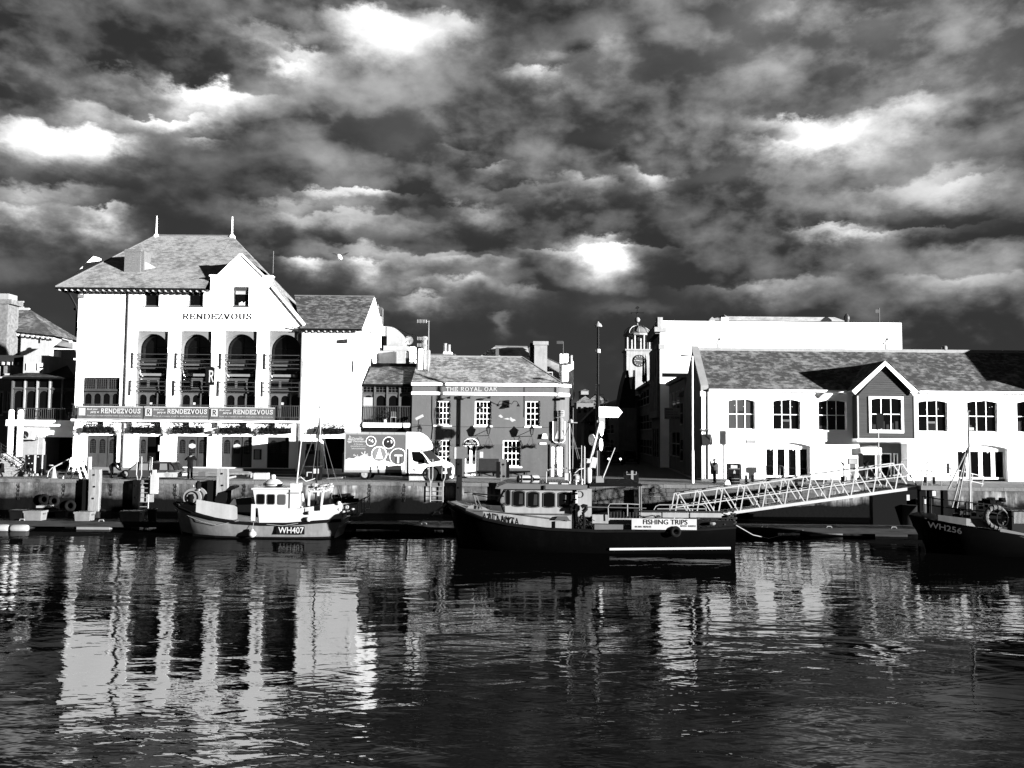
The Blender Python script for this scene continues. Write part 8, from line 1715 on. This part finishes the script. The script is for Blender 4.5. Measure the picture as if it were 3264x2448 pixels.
# the dark hook shaped hauler
B().path([at(1858, 1632, YA_-1.9), at(1868, 1622, YA_-1.9), at(1868, 1613, YA_-1.9), at(1860, 1612, YA_-1.9), at(1853, 1617, YA_-1.9)], .09, 8).obj('pot_hauler', BLACK, ab, smooth=True); B().path([at(1858, 1632, YA_-1.9), at(1862, 1660, YA_-1.9), at(1860, 1685, YA_-1.9)], .06, 6).obj('hauler_stem', BLACK, ab)
b = B()
for k in range(30): p = at(rg.uniform(1838, 1890), rg.uniform(1655, 1688), YA_-1.7+rg.random()*.4); q = p+Vector((rg.uniform(-.25, .25), 0, rg.uniform(-.2, .2))); b.tube(p, q, .02, n=4)
b.obj('tangled_gear', GREY1, ab, kind='stuff')
pbox((1770, 1662, 1815, 1688), YA_-2.0, .3, CW, ab, 'fish_hatch'); B().prism([xz(a, c_, YA_-2.0) for a, c_ in ((1768, 1657), (1816, 1658), (1808, 1646), (1778, 1646))], YA_-2.05, YA_-1.5).obj('hatch_cover', GREY2, ab)
# black canopy
P0 = [at(px, py, YA_-1.7) for px, py in ((1876, 1552), (2046, 1550), (2048, 1544), (2040, 1541), (1878, 1543))]; B().add(P0+[p+Vector((0, 3.2, .05)) for p in P0], [(0, 1, 2, 3, 4), (9, 8, 7, 6, 5), (0, 5, 6, 1), (4, 3, 8, 9), (1, 6, 7, 2), (2, 7, 8, 3)]).obj('canopy', BLACKM, ab)
for px, Y in ((2036, YA_-1.6), (2042, YA_+1.3)): a = at(px, 1550, Y); B().tube((a.x, Y, a.z+.15), (a.x+.03, Y, at(px, 1655, YA_-1.6).z), .035).obj('canopy_post', GREY3, ab)
# rails along the working deck
def arail(pts, y, m=GREY3, r=.022, mid=True, step=4, nm='deck_rail'):
    P_ = [at(px, py, y) for px, py in pts]; b = B(); b.path(P_, r, 6)
    return b.obj(nm, m, ab)
arail([(1940, 1660), (1938, 1616), (1944, 1606), (2000, 1606), (2040, 1608)], YA_-1.7, METAL); arail([(1880, 1616), (2060, 1620)], YA_-1.7, GREY3); arail([(2000, 1606), (2000, 1645)], YA_-1.7, METAL)
arail([(2084, 1625), (2090, 1614), (2100, 1609), (2240, 1609), (2250, 1618), (2252, 1640)], YA_-1.4, METAL); arail([(2095, 1622), (2250, 1622)], YA_-1.4, METAL); arail([(2135, 1609), (2135, 1640)], YA_-1.4, METAL); arail([(2190, 1609), (2190, 1640)], YA_-1.4, METAL)
arail([(2040, 1629), (2320, 1632)], YA_-1.75, GREY1, .035, nm='gunwale_rail'); arail([(2220, 1651), (2345, 1652)], YA_-1.8, GREY1, .03, nm='gunwale_rail')
strip([(1888, 1640), (1980, 1642), (2015, 1644)], [(1888, 1668), (1980, 1670), (2015, 1670)], lambda px: YA_-1.6, CW, 'deck_box_side', ab); pbox((1895, 1672, 2012, 1690), YA_-1.95, .1, GREY3, ab, 'inner_bulwark')
for a, c_ in ((2042, 2108), (2112, 2195), (2200, 2300)): pbox((a, 1634, c_, 1650), YA_-1.6, .12, CW, ab, 'bulwark_panel')
b = B()
for k in range(14): p = at(2042+k*5, 1645+rg.uniform(-3, 3), YA_-1.63); b.ball(p, rg.uniform(.03, .06), 6)
b.obj('rack_gear', GREY2, ab, kind='stuff'); b = B()
x = at(1946, 1630, YA_-1.65).x
for k in range(9): b.box(x+k*.14, x+k*.14+.05, YA_-1.66, YA_-1.6, at(1980, 1640, YA_).z, at(1980, 1622, YA_).z)
b.obj('rod_rack', GREY1, ab)
yb_ = YA_-2.1; x0, x1, z0, z1 = rect(2013, 1653, 2220, 1688, yb_); bs = B().box(x0, x1, yb_-.05, yb_, z0, z1).obj('banner_board', OFFW, ab); plate_text('FISHING TRIPS', (2050, 1656, 2192, 1672), yb_-.06, BLACK, bs, bold=.014); plate_text('01305 787644', (2024, 1676, 2076, 1682), yb_-.06, GREY1, bs, bold=.02); plate_text('07721 320352', (2169, 1674, 2218, 1680), yb_-.06, GREY1, bs, bold=.02)
h = rect(2136, 1675, 2170, 1690, yb_-.1); B().torus(((h[0]+h[1])/2, yb_-.12, h[2]-.06), .17, .075, 'y', 18, 8).obj('tyre_fender', RUBBER, ab, smooth=True)
x0, x1, z0, z1 = rect(1943, 1741, 2329, 1750, YA_-1.95)
b = B(); n = 10
for i in range(n):
    pa, pb_ = 1943+386*i/n, 1943+386*(i+1)/n
    def sp_(px, dy): Y = YA_-1.99+.12*max(0, (px-2150)/180)**2; return at(px, dy-(px-1943)*.010+1*((px-1943)/386)*.5, Y)
    b.add([sp_(pa, 1754), sp_(pb_, 1754), sp_(pb_, 1747), sp_(pa, 1747)], [(0, 1, 2, 3)])
b.obj('white_stripe', HG2, ab)
plate_text('ATLANTA', (1552, 1640, 1655, 1662), nearA(1600)+.02, BLACK, ab, bold=.03) if False else None
o_, u_ = at(1553, 1655, nearA(1553)-.01), at(1654, 1675, nearA(1654)-.01); letter('ATLANTA', o_, u_-o_, (0, 0, .31), BLACKM, ab, serif=True, thick=.2); B().path([u_+Vector((-.05, -.01, .02)), u_+Vector((.08, -.01, -.03)), u_+Vector((.16, -.01, .06))], .022, 5).obj('letter_swash', BLACKM, ab)
# foredeck fittings
for (a, c_) in ((((1509, 1578), (1524, 1628))), ((1591, 1594), (1608, 1638)), ((1519, 1585), (1536, 1622))): B().tube(at(*a, YA_-1.2), at(*c_, YA_-1.4), .028).obj('stanchion', GREY3, ab)
B().tube(at(1480, 1570, YA_-.6), at(1606, 1582, YA_-1.0), .03).obj('bow_sprit_rail', OFFW, ab); B().path([at(1505, 1575, YA_-.6), at(1560, 1586, YA_-.9), at(1590, 1593, YA_-1.2)], .02, 5).obj('bow_sprit_stay', GREY3, ab)
b = B()
for k in range(5): c0 = at(1530+k*8, 1598+(k % 2)*3, YA_-.4); b.torus(c0, .22+.05*k, .02, 'z', 14, 5)
b.obj('coiled_rope', ROPED, ab); B().ball(at(1556, 1619, YA_-1.2), .1, 8, (1.3, 1, .8)).obj('capstan', DMETAL, ab); B().path([at(1530, 1628, YA_-1.75), at(1640, 1638, YA_-1.95), at(1820, 1642, YA_-1.98)], .014, 5).path([at(1600, 1634, YA_-1.9), at(1700, 1645, YA_-2.0), at(1820, 1660, YA_-2.02)], .014, 5).obj('mooring_line', ROPED, ab)
# rooftop: liferaft, masts, aerials
ZT = at(1740, 1545, YA_).z
x0, x1, z0, z1 = rect(1650, 1514, 1720, 1540, YA_-.9); r_ = (z1-z0)/2; lf = B().lathe([(.05, 0), (r_*.9, .03), (r_, .12), (r_, (x1-x0)-.12), (r_*.9, x1-x0-.03), (.05, x1-x0)], (x0, YA_-.9, (z0+z1)/2), 16, 'x').obj('liferaft_canister', HG2, ab, smooth=True); B().lathe([(r_+.015, 0), (r_+.015, x1-x0-.1)], (x0+.08, YA_-.9, (z0+z1)/2), 16, 'x') ; B().box(x0+.02, x1, YA_-.9-r_-.02, YA_-.9+r_+.01, (z0+z1)/2-.05, (z0+z1)/2+.05).obj('canister_band', BLACK, lf); B().ball((x0+.06, YA_-.9, (z0+z1)/2), r_*1.05, 10, (.6, 1, 1)).obj('canister_end', BLACK, lf, smooth=True)
for f in (.2, .65): B().torus((x0+(x1-x0)*f, YA_-.9, (z0+z1)/2), r_+.02, .015, 'x', 16, 5).obj('lashing', GREY2, lf)
mm = at(1815, 1547, YA_-.8); B().tube((mm.x, YA_-.8, mm.z), (mm.x-.02, YA_-.8, at(1813, 1350, YA_-.8).z), .05, .035).obj('signal_mast', OFFW, ab, smooth=True); B().tube((mm.x+.14, YA_-.7, mm.z), (mm.x+.16, YA_-.7, at(1822, 1300, YA_-.7).z), .03, .012).obj('whip_aerial', GREY4, ab)
z = at(1815, 1347, YA_-.8).z; B().bar((mm.x-.15, YA_-.8, z), (mm.x+.35, YA_-.8, z), .04).lathe([(.1, 0), (.12, .08), (.05, .15)], (mm.x+.05, YA_-.8, z), 8).obj('spreader', GREY5, ab)
b = B()
for q in ((1745, 1510), (1845, 1478), (1853, 1482)): b.path([(mm.x, YA_-.8, at(1815, 1352, YA_-.8).z), at(*q, YA_-.5)], .012, 4)
b.obj('stay', GREY2, ab)
B().tube(at(1743, 1497, YA_-1.3), at(1811, 1492, YA_-.9), .03).tube(at(1760, 1490, YA_-1.3), at(1745, 1500, YA_-1.3), .03).obj('radar_scanner', GREY4, ab)
B().tube(at(1870, 1508, YA_-.6), at(1912, 1345, YA_-.6), .045, .03).tube(at(1876, 1508, YA_-.3), at(1913, 1345, YA_-.6), .035, .03).obj('derrick', OFFW, ab, smooth=True); B().tube(at(1922, 1522, YA_-.9), at(1960, 1427, YA_-.9), .03, .02).obj('raised_boom', OFFW, ab)
p = at(1876, 1513, YA_-1.0); B().lathe([(.08, -.40), (.14, -.3), (.15, .2), (.1, .32), (.02, .34)], p, 12).obj('gas_bottle', HG2, ab, smooth=True); pbox((1852, 1476, 1888, 1492), YA_-.9, .4, HG2, ab, 'raft_box'); pbox((1860, 1462, 1880, 1476), YA_-.8, .3, OFFW, ab, 'horn_box')
B(Matrix.Translation(at(1893, 1475, YA_-1.1)) @ Matrix.Rotation(RAD(12), 4, 'Y')).box(-.12, .12, -.05, .05, -.22, .24).obj('white_fender', HG2, ab); pbox((1800, 1508, 1820, 1534), YA_-1.1, .35, OFFW, ab, 'switch_box'); p = at(1836, 1522, YA_-1.0); B().ball(p, .17, 10).obj('searchlight', METAL, ab, smooth=True); B().torus(p+Vector((0, -.1, 0)), .15, .015, 'y', 14, 5).obj('lamp_guard', OFFW, ab)
B().path([at(1832, 1508, YA_-1.1), at(1845, 1496, YA_-1.1), at(1860, 1493, YA_-1.0)], .025, 6).obj('hose', OFFW, ab); pbox((1900, 1518, 1925, 1540), YA_-.9, .4, GREY4, ab, 'engine_vent')
for px in (1741, 1862, 1853, 1864): a = at(px, 1546, YA_-1.4); top = {1741: 1503, 1862: 1422, 1853: 1420, 1864: 1425}[px]; B().tube((a.x, YA_-1.4, a.z), (a.x, YA_-1.4, at(px, top, YA_-1.4).z), .018).obj('thin_aerial', OFFW, ab)
pbox((1750, 1538, 1778, 1545), YA_-1.5, .5, OFFW, ab, 'roof_hatch'); pbox((1790, 1540, 1812, 1546), YA_-1.5, .4, OFFW, ab, 'roof_hatch'); p = at(1836, 1537, YA_-1.5); B().lathe([(.04, -.1), (.04, 0), (.13, .03), (.13, .08), (.05, .1)], p, 10).obj('mushroom_vent', HG2, ab, smooth=True); p = at(1855, 1535, YA_-1.5); B().lathe([(.05, -.12), (.03, 0), (.06, .05), (.04, .12)], p, 8).obj('roof_light', HG2, ab)
pbox((2224, 1658, 2338, 1678), YA_-1.6, .1, BLACK, ab, 'dark_stern_gear'); B().ball(at(2270, 1669, YA_-1.75), .14, 8, (1.2, 1, .6)).obj('stern_buoy', GREY4, ab); b = B()
for k in range(40): p = at(rg.uniform(2300, 2345), rg.uniform(1622, 1678), YA_-1.6+rg.random()*.4); b.ball(p, rg.uniform(.04, .1), 6)
b.obj('stern_rope_heap', GREY1, ab, kind='stuff'); b = B().path([at(2346, 1674, YA_-1.4), at(2400, 1705, 41), at(2450, 1716, 43), at(2560, 1690, 44.9)], .018, 5); base_obj(b, 'stern_line', ROPE, 'slack rope from the black boat stern to the pontoon', 'rope', at(2346, 1674, YA_-1.4)); base_obj(B().path([at(1432, 1610, YA_), at(1400, 1640, 42), at(1330, 1665, 44.9)], .018, 5), 'bow_line', ROPED, 'dark rope from the black boat bow to the pontoon', 'rope', at(1432, 1610, YA_))
# anchor hanging under the bow
p = at(1430, 1605, YA_-.2); B().path([p+Vector((-.1, 0, -.02)), p+Vector((-.5, -.1, -.3)), p+Vector((-.62, -.1, -.42))], .05, 6).prism([(p.x-.75, p.z-.52), (p.x-.35, p.z-.48), (p.x-.5, p.z-.3)], YA_-.5, YA_-.2).obj('anchor', GREY4, ab)

# ---- black bow at the right edge
YB_ = 39.4
rb_ = thing('black_trawler', 'black trawler bow with WH256 at the right picture edge', 'boat', (at(3200, 1760, YB_).x, YB_, WATER))
SB = [(2928, 1634, .04, 2956, .02), (2948, 1652, .8, 2965, .1), (3000, 1664, 1.4, 3010, .7), (3080, 1680, 1.72, 3085, 1.2), (3185, 1694, 1.88, 3185, 1.5), (3264, 1707, 1.95, 3264, 1.65), (3420, 1720, 2.0, 3420, 1.75), (3560, 1722, 1.95, 3560, 1.7)]
rbb = hull_rings(SB, YB_); B().loft(rbb).obj('hull', HB_, rb_, smooth=True)
def nearB(px):
    for i in range(len(SB)-1):
        a, c = SB[i], SB[i+1]
        if a[0] <= px <= c[0]: t = (px-a[0])/(c[0]-a[0]); return YB_-(a[2]+(c[2]-a[2])*t)
    return YB_-SB[-1][2]
strip([(2936, 1632), (2990, 1641), (3080, 1652), (3150, 1664), (3188, 1684)], [(2936, 1648), (2990, 1660), (3080, 1675), (3150, 1684), (3188, 1690)], lambda px: nearB(px)+.02, mat('grey_bulwark', .20, .5, var=.12, sc=1.5, streak=.2), 'bulwark', rb_)
strip([(3188, 1684), (3264, 1700), (3420, 1712)], [(3188, 1696), (3264, 1713), (3420, 1724)], lambda px: nearB(px)+.01, GREY3, 'gunwale', rb_)
B().add([q[0]+Vector((0, .08, .05)) for q in rbb]+[q[-1]+Vector((0, -.08, .05)) for q in rbb], [(i, i+1, len(rbb)+i+1, len(rbb)+i) for i in range(len(rbb)-1)]).obj('deck', GREY1, rb_)
o_, u_ = at(2957, 1680, nearB(2985)-.05), at(3066, 1703, nearB(3080)-.02); letter('WH256', o_, u_-o_, (0, 0, .26), GREY2, rb_, bold=.012)
b = B()
for py in (1583, 1607): b.path([at(2940, py, YB_-.3), at(3010, py+10, YB_-1.0), at(3150, py+25, YB_-1.5), at(3260, py+45, YB_-1.6)], .025, 6)
for px, y0, y1 in ((2943, 1584, 1632), (2967, 1588, 1636), (3088, 1598, 1650), (3150, 1608, 1662)): p = at(px, y0, YB_-1.2); b.tube(p, (p.x, p.y, at(px, y1, p.y).z), .025)
b.obj('bow_rail', GREY1, rb_)
mt = at(3095, 1600, YB_-.3); B().tube((mt.x, YB_-.3, mt.z-.4), (at(3085, 1300, YB_-.3).x, YB_-.3, at(3085, 1310, YB_-.3).z), .07, .035).obj('foremast', GREY3, rb_, smooth=True); B().tube((mt.x-.1, YB_-.4, mt.z-.3), (mt.x-.1, YB_-.4, at(3088, 1425, YB_).z), .035).obj('mast_ladder', OFFW, rb_); z = at(3085, 1368, YB_-.3).z; B().box(mt.x-.05, mt.x+.18, YB_-.35, YB_-.28, z-.05, z+.08).obj('mast_lamp', OFFW, rb_); z = at(3083, 1310, YB_-.3).z; B().bar((mt.x-.3, YB_-.3, z), (mt.x+.05, YB_-.3, z), .04).obj('crosstree', GREY3, rb_)
for q in ((3034, 1620), (3022, 1560), (3050, 1620)): B().tube(at(3086, 1425, YB_-.3), at(*q, YB_-.6), .035).obj('mast_strut', GREY4, rb_)
B().bar(at(3058, 1530, YB_-.4), at(3090, 1531, YB_-.4), .05).obj('strut_bar', OFFW, rb_)
c = at(3172, 1648, nearB(3172)-.05); b = B()
lb_ = thing('rope_wrapped_tyre', 'rope wrapped pale tyre fender on the black trawler rail', 'tyre', c-Vector((0, 0, .5))); B().torus(c, .42, .12, 'y', 26, 10).obj('tyre', mat('frayed_rope', .10, .95, var=.5, sc=9, bump=.03), lb_, smooth=True)
for k in range(14): a = k*.4488; B().torus(c+Vector((.42*math.cos(a), 0, .42*math.sin(a))), .13, .02, 'x' if abs(math.cos(a)) < .7 else 'z', 10, 4).obj('rope_turn', GREY4, lb_)
b = B()
for k in range(5): b.torus(c+Vector((.22, -.08-.02*k, -.05)), .2+.012*k, .022, 'y', 18, 5, 1.4)
b.obj('hanging_coil', ROPED, lb_)
b = B()
for k in range(46): p = at(rg.uniform(3140, 3200), rg.uniform(1590, 1640), YB_+rg.uniform(-.4, .6)); b.ball(p, rg.uniform(.09, .2), 6, (1.3, 1, .9))
b.obj('dark_net_heap', BLACKM, rb_, kind='stuff'); b = B()
for k in range(30): p = at(rg.uniform(3035, 3135), rg.uniform(1600, 1645), YB_+rg.uniform(-.2, .8)); b.ball(p, rg.uniform(.07, .16), 6)
b.obj('deck_gear', GREY1, rb_, kind='stuff'); pbox((3080, 1602, 3092, 1650), YB_-.7, .1, GREY1, rb_, 'winch_post')
b = B()
for k in range(9): p = at(3232+k*4, 1632, YB_-1.75); b.tube(p, (p.x, p.y, p.z-.5), .015, n=4)
b.obj('hung_line', OFFW, rb_); pbox((3226, 1628, 3264+60, 1700), YB_-.9, .4, BLACK, rb_, 'wheelhouse_front')
